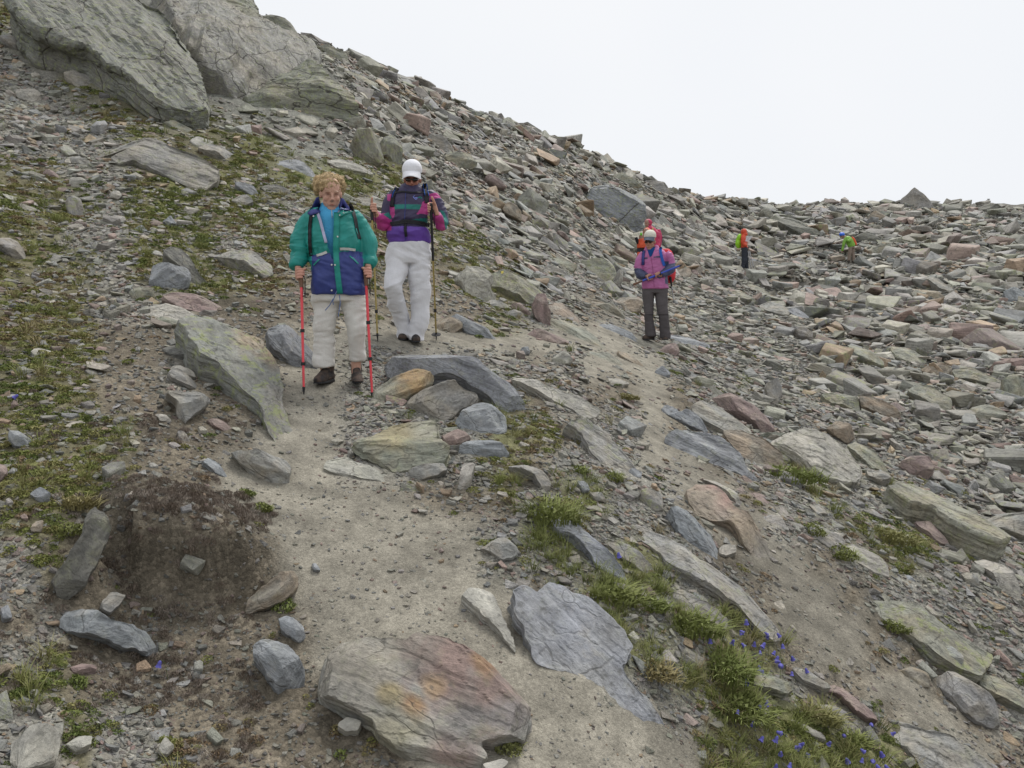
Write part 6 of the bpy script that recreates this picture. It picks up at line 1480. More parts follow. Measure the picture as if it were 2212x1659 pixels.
def cskin(co):
    c = np.tile(SKIN, (len(co), 1)); c = c*(1+.08*fbm(co[:, 0]*30, co[:, 1]*30, co[:, 2]*30, 2, seed=2))[:, None]
    far = co[:, 2] > hc[2]-.14
    c2 = hpaint(co, c); c = np.where(far[:, None], c2, c)
    hands = (co[:, 2] < w(0, 740)[2]) & (co[:, 2] > w(0, 850)[2]) & (np.abs(co[:, 0]) > .2)
    return np.where(hands[:, None], c*np.array([1.0, .86, .86]), c)
body.grow("body", .0048, M_SKIN, R, 1, None, cskin, dec=.45)
# fleece pullover
fl = Shape(); w.loft(fl, [(461, 372, 56, .01, .066), (460, 395, 58, .01, .072), (460, 425, 75, .015, .098), (462, 470, 112, .015, .130), (465, 600, 120, .02, .145), (470, 760, 120, .02, .140)])
fle = fl.grow("fleece_pullover", .008, M_FLEECE, R, 2, wrinkle(.004, 5, 6, 9), lambda co: np.tile((.085, .38, .66), (len(co), 1)), cut=lambda p, n: n[2] > .75 and p[2] > w(0, 392)[2])
band(w, "zip", fle, [(465, 395), (468, 430), (470, 470)], 4, M_SILVER, fle, .001, .003)
# jacket
jk = Shape()
w.loft(jk, [(460, 385, 66, .02, .09), (462, 410, 95, .02, .115), (465, 440, 140, .02, .14), (470, 500, 152, .02, .165), (480, 600, 158, .01, .185), (490, 660, 152, .01, .18), (500, 720, 158, .01, .185), (505, 820, 158, .01, .185), (508, 880, 157, .01, .18), (508, 912, 152, .01, .172)], sq=2.6)
w.tube(jk, [(372, 455, .02, 46), (330, 500, .02, 54), (290, 590, .02, 58), (276, 670, .0, 56), (266, 720, -.04, 48), (262, 752, -.06, 36)], 18)
w.tube(jk, [(570, 445, .02, 46), (626, 495, .02, 54), (668, 590, .02, 59), (682, 660, .0, 57), (684, 705, -.04, 50), (678, 742, -.06, 36)], 18)
TEAL = np.array([.015, .24, .21]); NAVY = np.array([.038, .055, .215])
VP = [(395, 300), (525, 300), (520, 420), (497, 500), (484, 600), (478, 700), (472, 716), (445, 640), (425, 560), (408, 490), (385, 440)]
def jcol(co):
    c = np.tile(TEAL, (len(co), 1)); z1 = w(0, 664)[2]
    xl = w(352, 700)[0]; xr = w(650, 700)[0]
    navy = (co[:, 2] < z1+.02*np.sin(co[:, 0]*6)) & (co[:, 0] > xl+(.0)) & (co[:, 0] < xr)
    xl2, xr2 = w(330, 700)[0], w(668, 700)[0]
    low = (co[:, 2] < w(0, 765)[2]) & (co[:, 0] > xl2) & (co[:, 0] < xr2)
    return np.where((navy | low)[:, None], NAVY, c)
def jcut(p, n):
    if p[1] > 0.0: return False
    return bool(poly_in(p[None, :], w, VP)[0]) or (p[2] > w(0, 392)[2])
def drape(co, no):
    # gathers at the drawcord and puckers of the sleeves near the cuffs
    z1 = w(0, 664)[2]; g = np.exp(-((co[:, 2]-z1)/.03)**2); ang = np.arctan2(co[:, 1], co[:, 0]+.02)
    return co + no*(-.012*g + .006*g*np.sin(ang*26))[:, None]
jak = jk.grow("jacket", .0062, M_NYLON, R, 2, wrinkle(.014, 5.5, 13, 21, drape), jcol, jcut)
band(w, "placket", jak, [(497, 440), (496, 520), (493, 600), (492, 660), (498, 760), (508, 850), (516, 912)], 32, M_TEAL, jak, .004, .006)
band(w, "reflective_strip", jak, [(380, 690), (410, 684), (440, 672)], 15, M_SILVER, jak, .004, .003); band(w, "reflective_strip", jak, [(515, 655), (560, 654), (606, 658)], 14, M_SILVER, jak, .004, .003)
band(w, "lining", jak, [(385, 440), (402, 490), (420, 560), (436, 620)], 16, M_LILAC, jak, .003, .003); band(w, "lining", jak, [(512, 425), (500, 450), (492, 480)], 10, M_LILAC, jak, .003, .003)
plate(w, "collar", jak, [(392, 338), (375, 345), (352, 395), (324, 440), (345, 458), (385, 446), (412, 425), (404, 380)], M_NAVY, jak, .014, .008)
plate(w, "collar", jak, [(520, 345), (538, 350), (560, 385), (588, 418), (545, 428), (512, 440), (508, 400)], M_NAVY, jak, .014, .008)
plate(w, "chest_flap", jak, [(500, 440), (590, 418), (594, 432), (560, 445), (520, 468), (502, 470)], M_TEAL, jak, .010, .006)
band(w, "pocket_flap", jak, [(362, 745), (380, 728), (398, 712)], 8, M_TEAL, jak, .003, .004); band(w, "pocket_flap", jak, [(572, 694), (600, 715), (622, 738)], 8, M_TEAL, jak, .003, .004)
for bx_, by_ in ((537, 446), (578, 427), (515, 458), (502, 584), (468, 747), (487, 748), (362, 462), (468, 893)): button(w, jak, bx_, by_, jak, .0075)
bp = Shape(); w.loft(bp, [(470, 400, 80, .24, .06), (475, 480, 120, .27, .10), (480, 650, 125, .28, .12), (480, 780, 110, .26, .09)])
pk = pack("dark backpack worn by the woman in the teal jacket, only its black straps showing", R, bp, (.03, .03, .05), .014)
for pts in ([(352, 440), (346, 470), (340, 520), (340, 600), (345, 690)], [(572, 388), (592, 420), (606, 470), (616, 530), (632, 590)]):
    b_ = band(w, "strap", jak, pts, 20, M_BLACK, pk, .004, .006)
# hair: a mass of short curls
hr = Shape()
H0 = w(452, 262, .035)
hr.ell(H0, (.098, .100, .088)); hr.ell(w(400, 262, .04), (.055, .075, .070)); hr.ell(w(508, 262, .04), (.052, .075, .068)); hr.ell(w(382, 290, .05), (.030, .055, .045)); hr.ell(w(520, 295, .05), (.026, .055, .042)); hr.ell(w(455, 232, -.03), (.075, .06, .045))
hr.ell(w(452, 258, -.075), (.074, .050, .034)); hr.ell(w(415, 282, -.055), (.026, .050, .030), 0, 0, 0); hr.ell(w(500, 282, -.05), (.024, .048, .030)); hr.ell(w(455, 276, -.098), (.052, .030, .018))
hcol = lambda co: np.array([.36, .235, .095])*(1+.55*fbm(co[:, 0]*38, co[:, 1]*38, co[:, 2]*38, 3, seed=6))[:, None]
def hcol(co):
    n = fbm(co[:, 0]*38, co[:, 1]*38, co[:, 2]*38, 3, seed=6); return np.clip(np.array([.43, .315, .175])*(1+.7*n)[:, None], .03, .9)
hair = hr.grow("hair", .0055, M_HAIR, R, 1, lambda co, no: co+no*(.010*fbm(co[:, 0]*30, co[:, 1]*30, co[:, 2]*30, 2, seed=3)+.007*fbm(co[:, 0]*70, co[:, 1]*70, co[:, 2]*70, 2, seed=5))[:, None], hcol)
cs = Shape(); hv = get_co(hair.data); hn = get_no(hair.data); rg = np.random.RandomState(5)
CV_, CF_ = [], []
for i in rg.choice(len(hv), 520):
    p, n = hv[i], hn[i]
    if n[1] > .5: continue
    t = np.cross(n, rg.randn(3)); t /= np.linalg.norm(t); b = np.cross(n, t); r = .006+.008*rg.rand(); pts = [p+n*(r*.6*math.sin(a)+.002)+t*r*math.cos(a)*1.2+b*.006*a/3 for a in np.linspace(0, 3.6, 6)]
    n0 = len(CV_)
    for k_, q in enumerate(pts): CV_ += [q-b*.0022, q+b*.0022]
    CF_ += [(n0+2*k_, n0+2*k_+1, n0+2*k_+3, n0+2*k_+2) for k_ in range(5)]
cu = link_mesh("curls", CV_, CF_, M_HAIR, hair, True); cu["kind"] = "stuff"; set_col(cu.data, "tint", hcol(np.array(CV_)*1.7)*1.15)
# trousers
def trousers(w, pelvis, legL, legR, col, voxel, seed, name="trousers", amp=.007, fz=13, colf=None):
    t = Shape(); w.loft(t, pelvis, sq=2.3); w.loft(t, legL, n=22, sq=2.2); w.loft(t, legR, n=22, sq=2.2)
    f = colf or (lambda co: np.tile(col, (len(co), 1)))
    return t.grow(name, voxel, M_COTTON, R_[0], 2, wrinkle(amp, 4.5, fz, seed), f)
R_ = [R]
tr = trousers(w, [(505, 820, 135, .01, .14), (505, 900, 148, .01, .15), (507, 950, 150, .01, .145)],
 [(440, 880, 80, .01, .12), (432, 960, 76, .01, .105), (427, 1060, 68, .0, .095), (424, 1150, 62, .01, .088), (424, 1240, 60, .02, .082), (425, 1300, 60, .02, .082), (424, 1337, 62, .02, .084)],
 [(580, 880, 80, .01, .12), (592, 960, 74, .0, .105), (602, 1040, 64, -.02, .095), (610, 1120, 56, -.03, .088), (618, 1200, 48, .0, .078), (620, 1260, 42, .02, .070), (618, 1300, 42, .03, .068)],
 (.64, .625, .59), .0075, 31, amp=.013)
boot(w, w(462, 1425, .09), w(378, 1450, -.12), R); boot(w, w(612, 1420, .10), w(624, 1462, -.16), R)
for pts in ([(497, 890), (482, 930), (474, 950), (477, 972)], [(476, 935), (455, 975), (428, 1005)], [(513, 915), (518, 960), (512, 1000), (505, 1042)]):
    me = tube_mesh("drawcord", [Vector(w(a, b, -.185)) for a, b in pts], .0035, M_BLUEC, 5); o = bpy.data.objects.new("drawcord", me); COL.objects.link(o); o.parent = jak
pole("red trekking pole in the teal jacket woman's right hand, beside the great fractured boulder", w.world(topL), tipL, M_REDPOLE, M_CORK, "red trekking poles", joints=(.50, .76), rs_=.0105)
pole("red trekking pole at the woman's left side, closest to the greenish leaning plate", w.world(topR), tipR, M_REDPOLE, M_CORK, "red trekking poles", joints=(.42, .69), rs_=.0105)

# ---- man in the white cap
w = Walker("man in white cap and patterned purple windbreaker holding two gold poles, thumbs up", "person", 'W', 930, 1192)
R = w.root; R_ = [R]
hc = w(944, 232, -.02)
body = Shape(); hf, hpaint = head_shape(body, hc, 1.0, .34, -.08, 1.05)
body.tube([w(935, 320, .06), w(938, 280, .03), hc+np.array([0, .02, -.02])], [.062, .058, .055])
w.loft(body, [(925, 620, 75, .02, .09), (925, 450, 75, .02, .09), (935, 340, 85, .02, .09), (938, 300, 70, .04, .07)], n=20)
gL = w(706, 400, -.27); gR = w(1056, 398, -.25)
tipL = hit(*fr('W', 739, 1188))[0]; tipR = hit(*fr('W', 1086, 1180))[0]
topL = w(703, 378, -.27); topR = w(1052, 372, -.25)
for S_pt, E_pt, Wp, G, tip, top, sd in ((w(838, 330, .02), w(800, 480, .02), w(728, 440, -.22), gL, tipL, topL, -1), (w(1045, 330, .02), w(1125, 490, .0), w(1088, 440, -.19), gR, tipR, topR, 1)):
    body.tube([S_pt, E_pt, Wp], [.045, .036, .026], 12, 4)
    ax = top-locw(w, tip); grip_hand(body, G, ax, Wp-G+np.array([0.0, .03, 0.02]), Wp, sd, 'up', 1.08)
for hx, kx, ax_ in ((865, 838, 898), (985, 985, 965)):
    body.tube([w(hx, 640, .02), w(kx, 880, -.04 if kx < 900 else 0), w(ax_, 1150, .08), w(ax_, 1180, .08)], [.065, .040, .028, .028], 12, 3)
def cskin2(co):
    c = np.tile(SKIN*np.array([.86, .74, .70]), (len(co), 1)); c2 = hpaint(co, c); return np.where((co[:, 2] > hc[2]-.14)[:, None], c2*np.array([.85, .75, .75]), np.tile(SKIN*np.array([1, .9, .88]), (len(co), 1)))
body.grow("body", .0052, M_SKIN, R, 1, None, cskin2, dec=.45)
hh = Shape(); hh.ell(w(978, 205, .03), (.022, .05, .04)); hh.ell(w(944, 205, .06), (.076, .055, .055)); hh.grow("hair", .007, M_HAIR, R, 1, None, lambda co: np.tile((.62, .60, .58), (len(co), 1)))
cap(w, w(942, 205, -.02), 1.12, R, (.78, .78, .82), (.78, .78, .82), .10, -.10)
glasses(hf, 1.0, R)
cl = Shape(); w.loft(cl, [(940, 262, 40, .01, .065), (940, 285, 50, .02, .075)]); cl.grow("shirt_collar", .007, M_COTTON, R, 1, None, lambda co: np.tile((.75, .75, .78), (len(co), 1)), cut=lambda p, n: n[2] > .8)
jk = Shape()
w.loft(jk, [(940, 262, 48, .02, .08), (938, 285, 70, .02, .095), (938, 302, 100, .02, .11), (938, 335, 118, .02, .13), (932, 400, 112, .02, .145), (925, 460, 108, .01, .15), (922, 492, 108, .01, .145), (920, 525, 118, .01, .165), (922, 560, 126, .01, .17), (928, 585, 122, .01, .15), (930, 606, 118, .01, .14)], sq=2.5)
w.tube(jk, [(850, 318, .02, 38), (822, 360, .02, 44), (806, 430, .03, 44), (796, 480, .02, 44), (770, 488, -.06, 38), (745, 462, -.15, 29), (732, 440, -.20, 21)], 16)
w.tube(jk, [(1030, 318, .02, 38), (1068, 350, .02, 45), (1108, 430, .02, 46), (1122, 485, .0, 44), (1112, 495, -.07, 38), (1098, 465, -.14, 29), (1090, 440, -.18, 21)], 16)
DK = (.045, .036, .085); MG = (.42, .045, .22); TL = (.012, .17, .15); PU = (.125, .055, .34)
def mcol(co):
    c = np.tile(DK, (len(co), 1)); z = lambda py_: w(0, py_)[2]
    def st(m, cc):
        nonlocal c
        c = np.where(m[:, None], np.array(cc), c)
    inx = (co[:, 0] > w(822, 400)[0]) & (co[:, 0] < w(1045, 400)[0])
    st((co[:, 2] < z(372)) & (co[:, 2] > z(402)) & inx, TL)
    st(poly_in(co, w, [(1002, 376), (1048, 345), (1050, 432), (1040, 445), (968, 447), (990, 415)]), MG); st(poly_in(co, w, [(940, 480), (1048, 464), (1060, 500), (985, 500)]), TL)
    st(poly_in(co, w, [(812, 390), (838, 395), (842, 448), (830, 470), (815, 452)]), MG)
    st((co[:, 2] < z(506)) & (co[:, 0] > w(795, 520)[0]) & (co[:, 0] < w(1062, 520)[0]), PU)
    st(poly_in(co, w, [(1042, 322), (1105, 306), (1118, 338), (1052, 356)]), MG); st(poly_in(co, w, [(795, 318), (832, 324), (828, 364), (795, 360)]), MG)
    st(poly_in(co, w, [(690, 440), (790, 432), (822, 470), (822, 540), (700, 540)]), MG); st(poly_in(co, w, [(768, 440), (800, 430), (822, 452), (818, 474)]), TL)
    st(poly_in(co, w, [(1062, 440), (1112, 440), (1125, 480), (1140, 540), (1062, 540)]), MG); st(poly_in(co, w, [(1104, 415), (1130, 425), (1152, 470), (1160, 520), (1140, 530), (1122, 470)]), TL)
    return c
def mdr(co, no):
    z1 = w(0, 492)[2]; g = np.exp(-((co[:, 2]-z1)/.02)**2); return co+no*(-.014*g)[:, None]
jak = jk.grow("windbreaker", .0066, M_NYLON, R, 2, wrinkle(.012, 5.5, 14, 41, mdr), mcol, cut=lambda p, n: n[2] > .8 and p[2] > w(0, 270)[2])
band(w, "zip", jak, [(905, 300), (902, 400), (898, 500), (905, 600)], 4, M_NAVY, jak, .002, .004)
for pts, m in (([(958, 338), (948, 345), (952, 352), (962, 350)], M_EMB), ([(960, 352), (972, 348), (970, 358), (958, 360)], M_EMB), ([(976, 350), (990, 344), (1000, 350), (992, 354)], M_EMT), ([(955, 355), (966, 362)], M_EMB)):
    band(w, "embroidery", jak, pts, 3.5, m, jak, .002, .002, .006)
bp = Shape(); w.loft(bp, [(940, 300, 60, .22, .05), (940, 350, 90, .26, .10), (935, 450, 95, .28, .11), (930, 560, 85, .26, .09)])
pk = pack("dark backpack worn by the white-capped man, its blue-edged straps and belt showing", R, bp, (.02, .03, .07), .014)
for pts, wd, m in (([(855, 285), (838, 310), (828, 345), (824, 400)], 22, M_BLACK), ([(1012, 268), (1020, 300), (1028, 340), (1030, 380)], 28, M_BLACK), ([(835, 318), (880, 312), (940, 320), (1015, 316)], 9, M_BLACK), ([(815, 500), (860, 498), (900, 490), (960, 494), (1045, 506)], 22, M_BLACK), ([(905, 500), (902, 540), (908, 580)], 16, M_BLACK)):
    band(w, "strap", jak, pts, wd, m, pk, .005, .006)
band(w, "strap_edge", jak, [(1006, 268), (1012, 300), (1018, 335)], 4, M_BLUES, pk, .012, .004); band(w, "strap_edge", jak, [(1026, 268), (1034, 300), (1040, 335)], 4, M_BLUES, pk, .012, .004); band(w, "strap_edge", jak, [(848, 285), (833, 312), (824, 345)], 4, M_BLUES, pk, .012, .004)
def wcol(co): return np.tile((.70, .70, .73), (len(co), 1))
trousers(w, [(930, 585, 112, .01, .12), (925, 620, 124, .01, .135), (922, 690, 130, .01, .14), (922, 730, 128, .01, .13)],
 [(868, 680, 66, .01, .12), (852, 760, 62, -.03, .11), (836, 830, 56, -.09, .10), (832, 880, 52, -.11, .095), (846, 950, 50, -.05, .088), (874, 1040, 46, .04, .08), (893, 1110, 44, .08, .08), (898, 1150, 46, .09, .08), (898, 1168, 46, .09, .08)],
 [(988, 680, 68, .01, .12), (988, 780, 64, .0, .11), (986, 880, 58, .0, .10), (990, 960, 54, .01, .09), (990, 1040, 50, .01, .085), (978, 1100, 52, .01, .085), (966, 1150, 48, .01, .082), (966, 1184, 48, .01, .082)],
 None, .008, 51, colf=wcol, amp=.014, fz=9)
boot(w, w(905, 1180, .16), w(880, 1190, -.02), R, voxel=.008); boot(w, w(965, 1190, .10), w(965, 1200, -.12), R, voxel=.008)
pole("gold trekking pole in the man's right hand, partly behind the teal sleeve", w.world(topL), tipL, M_GOLD, None, "gold trekking poles", True, (.78,), .0, .0095)
pole("gold trekking pole right of the white trousers with a dark upper shaft", w.world(topR), tipR, M_GOLD, None, "gold trekking poles", True, (.77,), .40, .0095)

# ---- hiker in the pink jacket
w = Walker("hiker in pink jacket with cream cap and sunglasses carrying folded blue poles across the waist", "person", 'J', 570, 1512)
R = w.root; R_ = [R]; hc = w(500, 428, -.03)
body = Shape(); hf, hpaint = head_shape(body, hc, .98, .25, -.28)
body.tube([w(520, 540, .04), w(515, 490, .02), hc+np.array([0, .02, -.02])], [.055, .052, .05])
w.loft(body, [(560, 900, 90, .02, .08), (555, 700, 90, .02, .08), (540, 570, 95, .02, .08), (530, 535, 60, .03, .06)], n=18)
top_ = w(318, 888, -.20); tip_ = w(850, 672, -.12); axp = top_-tip_; at = lambda k_: tip_+(top_-tip_)*k_
gL = at(.655); gR = at(.50)
for S_pt, E_pt, Wp, G, sd in ((w(425, 560, .02), w(385, 750, .0), w(470, 802, -.15), gL, 1), (w(680, 560, .02), w(725, 710, .0), w(612, 790, -.14), gR, -1)):
    body.tube([S_pt, E_pt, Wp], [.042, .035, .024], 12, 4); grip_hand(body, G, axp, Wp-G+np.array([0, .0, .03]), Wp, sd, 'over', 1.0)
for hx, kx, ax_ in ((490, 480, 505), (625, 640, 668)): body.tube([w(hx, 930, .02), w(kx, 1200, 0), w(ax_, 1460, .03)], [.07, .05, .035], 12, 3)
def cskin3(co):
    c = np.tile(SKIN*np.array([.78, .70, .66]), (len(co), 1)); c2 = hpaint(co, c); return np.where((co[:, 2] > hc[2]-.14)[:, None], c2, c)
body.grow("body", .0065, M_SKIN, R, 1, None, cskin3, dec=.5)
cap(w, w(498, 396, -.03), 1.03, R, (.66, .64, .56), (.13, .15, .19), .06, -.28, voxel=.008)
glasses(hf, 1.0, R)
bl = Shape(); w.loft(bl, [(515, 485, 46, .02, .065), (515, 520, 62, .01, .09), (510, 600, 50, -.02, .09)]); bl.grow("blue_pullover", .009, M_FLEECE, R, 1, None, lambda co: np.tile((.015, .07, .24), (len(co), 1)), cut=lambda p, n: n[2] > .8)
jk = Shape()
w.loft(jk, [(520, 470, 58, .03, .085), (525, 500, 80, .03, .10), (540, 530, 112, .03, .115), (548, 570, 128, .02, .13), (550, 680, 122, .02, .14), (552, 780, 122, .01, .14), (556, 860, 132, .01, .145), (560, 928, 136, .01, .14)])
w.tube(jk, [(440, 555, .02, 45), (405, 610, .02, 52), (388, 690, .02, 52), (384, 752, .0, 50), (410, 790, -.08, 44), (455, 800, -.14, 31)], 16)
w.tube(jk, [(665, 550, .02, 45), (700, 605, .02, 52), (722, 670, .02, 52), (718, 712, -.02, 48), (675, 752, -.09, 42), (625, 785, -.13, 30)], 16)
PK = (.42, .13, .31); SL = (.055, .065, .125)
def pcol(co):
    c = np.tile(PK, (len(co), 1))
    for pl in ([(320, 712), (400, 716), (445, 745), (480, 770), (480, 850), (320, 850)], [(560, 800), (600, 760), (650, 712), (700, 668), (790, 650), (800, 740), (700, 790), (600, 830)], [(430, 600), (475, 600), (475, 618), (430, 620)], [(540, 592), (612, 585), (612, 603), (540, 608)], [(655, 640), (700, 640), (730, 900), (662, 880)]):
        c = np.where(poly_in(co, w, pl)[:, None], np.array(SL), c)
    return c
jak = jk.grow("pink_jacket", .008, M_NYLON, R, 2, wrinkle(.012, 6, 14, 61), pcol, cut=lambda p, n: (p[1] < .02 and bool(poly_in(p[None], w, [(450, 440), (560, 440), (555, 500), (520, 590), (498, 600), (478, 540)])[0])) or (n[2] > .8 and p[2] > w(0, 480)[2]))
band(w, "zip", jak, [(508, 590), (525, 680), (535, 780), (545, 920)], 5, mat_plain("dark_pink_zip", (.30, .07, .20), .7), jak, .002, .003)
bp = Shape(); w.loft(bp, [(640, 505, 60, .20, .05), (655, 560, 88, .22, .10), (668, 700, 100, .22, .12), (672, 820, 95, .21, .11), (665, 868, 60, .20, .06)])
pk = pack("red backpack on the back of the pink jacket hiker", R, bp, (.62, .025, .04), .012)
for pts in ([(435, 520), (428, 560), (425, 620), (425, 680)], [(615, 490), (612, 530), (622, 590), (640, 650), (655, 690)]): band(w, "strap", jak, pts, 30, M_NAVY if pts[0][0] < 500 else M_BLUES, pk, .005, .006)
GB = (.105, .095, .098)
def gcol_(co):
    k_ = np.where(np.abs(co[:, 2]-w(0, 1212)[2]) < .008, .45, np.where(co[:, 2] < w(0, 1212)[2], .85, 1.0)); return np.array(GB)*k_[:, None]
trousers(w, [(558, 880, 128, .01, .115), (556, 930, 136, .01, .12), (556, 975, 132, .01, .115)],
 [(492, 920, 70, .01, .11), (482, 1020, 60, .0, .095), (480, 1120, 54, .0, .085), (484, 1210, 48, .0, .078), (494, 1300, 48, .01, .075), (502, 1380, 54, .02, .082), (508, 1442, 58, .02, .088)],
 [(625, 920, 70, .01, .11), (622, 1020, 62, .0, .095), (630, 1120, 56, -.01, .085), (640, 1220, 52, -.01, .078), (652, 1320, 50, .0, .075), (662, 1400, 52, .01, .080), (668, 1462, 54, .01, .085)], None, .0085, 71, colf=gcol_, amp=.010)
boot(w, w(535, 1480, .06), w(425, 1488, -.06), R, voxel=.008, laces=False); boot(w, w(672, 1480, .10), w(655, 1502, -.11), R, voxel=.008, laces=False)
pole("pair of blue trekking poles held level across the pink jacket, grips at left", w.world(top_), w.world(tip_), M_BLUEP, M_CORK, None, False, (.55,), 0, .016)
pt2 = hit(*fr('J', 757, 1095))[0]
pole("silver trekking pole hanging below the red backpack", w.world(w(718, 800, .10)), pt2*[1, 1, 0]+[0, 0, max(pt2[2], w.world(w(757, 1090, .10))[2])] if False else w.world(w(757, 1085, .12)), M_GREYM, None, None, False, (.5,), 0, .009, strap=False)

# ---- orange-clad hiker reading a map
w = Walker("distant hiker in orange hooded jacket reading a white map, lime backpack", "person", 'K', 470, 1470)
R = w.root; R_ = [R]; f3 = lambda col: (lambda co: np.tile(col, (len(co), 1)))
hc = w(500, 245, .0); body = Shape(); hf, hpaint = head_shape(body, hc, 1.0, .2, 1.35)
body.tube([w(450, 380, .0), w(470, 300, 0), hc], [.055, .05, .05]); w.loft(body, [(480, 800, 70, 0, .1), (450, 550, 65, 0, .1), (445, 380, 60, 0, .1)], n=16)
body.tube([w(440, 400, -.16), w(430, 620, -.20), w(560, 690, -.18)], [.04, .035, .025]); body.tube([w(440, 400, .16), w(450, 600, .2), w(590, 580, .05)], [.04, .035, .025])
grip_hand(body, w(590, 655, -.16), (0, .2, 1), (-1, 0, 0), w(560, 690, -.18), 1, 'over', 1.0)
for y_, xs in ((-.08, (470, 460, 420)), (.08, (500, 540, 550))): body.tube([w(xs[0], 800, y_), w(xs[1], 1100, y_), w(xs[2], 1430, y_)], [.075, .055, .04])
body.grow("body", .013, M_SKIN, R, 1, None, lambda co: np.tile(SKIN, (len(co), 1)))
OR = (.62, .08, .035)
jk = Shape(); jk.ell(w(462, 240, 0), (.115, .12, .125)); jk.ell(w(500, 320, 0), (.10, .12, .06)); w.loft(jk, [(455, 335, 62, 0, .12), (440, 400, 80, 0, .19), (445, 550, 84, 0, .20), (460, 680, 92, 0, .19), (490, 765, 118, 0, .18)])
w.tube(jk, [(430, 400, -.17, 50), (418, 520, -.21, 52), (425, 620, -.20, 50), (500, 680, -.18, 44), (565, 690, -.17, 36)], 12); w.tube(jk, [(450, 400, .17, 50), (480, 560, .18, 48), (560, 590, .08, 40)], 12)
jk.grow("orange_jacket", .014, M_NYLON, R, 2, wrinkle(.012, 6, 12, 81), f3(OR), cut=lambda p, n: bool(poly_in(p[None], w, [(545, 180), (620, 180), (620, 290), (560, 275)])[0]))
trousers(w, [(480, 730, 95, 0, .15), (480, 830, 105, 0, .16)], [(480, 800, 85, -.07, .09), (470, 1000, 80, -.07, .085), (470, 1200, 72, -.07, .08), (420, 1440, 62, -.07, .08)], [(500, 800, 80, .07, .09), (520, 1000, 74, .07, .085), (540, 1200, 62, .07, .08), (560, 1450, 55, .07, .08)], (.045, .05, .062), .014, 83, amp=.01)
boot(w, w(400, 1440, -.07), w(470, 1440, -.08), R, voxel=.014, laces=False); boot(w, w(520, 1440, .07), w(600, 1440, .07), R, voxel=.014, laces=False)
cp = Shape(); cp.tube([w(550, 175, 0), w(575, 215, 0), w(605, 240, 0)], [.018, .015, .012], flat=4, flatdir=(0, 1, 0)); cp.grow("cap_visor", .01, M_COTTON, R, 1, None, f3((.8, .8, .8)))
mq = [w(500, 548, -.16), w(610, 565, -.16), w(760, 372, -.22), w(585, 372, -.22)]
mp = link_mesh("map", mq+[q+np.array([0, .008, 0]) for q in mq], [(0, 1, 2, 3), (4, 5, 6, 7), (0, 1, 5, 4), (1, 2, 6, 5), (2, 3, 7, 6), (3, 0, 4, 7)], M_PAPER)
mp.matrix_world = R.matrix_world.copy(); tag(mp, "white folded map held open by the orange-clad hiker", "map", None, "thing")
bp = Shape(); bp.ell(w(310, 450, 0), (.10, .15, .17), 0, .18, 0); bp.ell(w(285, 620, 0), (.12, .16, .20)); w.tube(bp, [(350, 350, 0, 45), (290, 480, 0, 80), (275, 620, 0, 92), (290, 740, 0, 60)], 16)
pack("lime green rain-covered backpack on the orange-clad hiker", R, bp, (.30, .62, .03), .016)
for a_, b_, lb in (((585, 830), (704, 1455), "nearer silver pole leaning in front of the orange-clad hiker"), ((620, 830), (788, 1420), "farther thin silver pole leaning in front of the orange-clad hiker")):
    pole(lb, w.world(w(a_[0]-12, a_[1]-90, -.05)), w.world(w(*b_, -.05)), M_GREYM, None, "orange-clad hiker's poles", False, (), 0, .019, strap=False)

# ---- bending hiker in the green jacket
w = Walker("distant hiker in lime green jacket and blue helmet bending over the rocks", "person", 'L', 760, 1385)
R = w.root; R_ = [R]; hc = w(425, 420, .0)
body = Shape(); head_shape(body, hc, 1.0, .7, -.9); body.tube([w(540, 480, 0), w(480, 450, 0), hc], [.06, .055, .05]); w.tube(body, [(770, 830, 0, 80), (680, 650, 0, 85), (560, 500, 0, 80)], 14)
body.tube([w(560, 520, -.18), w(470, 760, -.2), w(415, 985, -.18)], [.045, .04, .028]); body.ell(w(412, 1010, -.18), (.03, .03, .05)); body.tube([w(600, 500, .1), w(650, 620, -.1), w(585, 580, -.2)], [.045, .04, .03])
for xs, y_ in (((730, 690, 660), -.06), ((790, 810, 840), .08)): body.tube([w(xs[0], 840, y_), w(xs[1], 1100, y_), w(xs[2], 1360, y_)], [.08, .055, .04])
for k_ in range(4): body.tube([w(405+k_*9, 1015, -.19+.01*k_), w(400+k_*10, 1050, -.19+.012*k_)], [.010, .008], 6)
body.grow("body", .013, M_SKIN, R, 1, None, f3(SKIN*.6))
GN = (.20, .40, .06)
jk = Shape(); w.tube(jk, [(790, 830, 0, 120), (740, 720, 0, 132), (680, 610, 0, 130), (600, 510, 0, 110), (545, 460, 0, 70)], 18, flat=1.0); w.tube(jk, [(560, 500, -.16, 60), (500, 640, -.2, 56), (455, 800, -.2, 46), (420, 970, -.18, 34)], 12); w.tube(jk, [(660, 500, -.10, 60), (690, 600, -.20, 56), (600, 585, -.24, 40)], 12)
jk.grow("green_jacket", .014, M_NYLON, R, 2, wrinkle(.012, 6, 12, 91), f3(GN))
trousers(w, [(780, 790, 90, .01, .13), (775, 870, 100, .01, .14)], [(725, 840, 70, -.05, .1), (700, 1050, 62, -.05, .09), (665, 1330, 52, -.05, .08)], [(800, 840, 70, .08, .1), (812, 1050, 62, .08, .09), (845, 1370, 54, .08, .08)], (.24, .19, .155), .014, 93, amp=.01)
boot(w, w(700, 1370, -.05), w(610, 1385, -.1), R, voxel=.014, laces=False); boot(w, w(865, 1390, .08), w(790, 1400, .03), R, voxel=.014, laces=False)
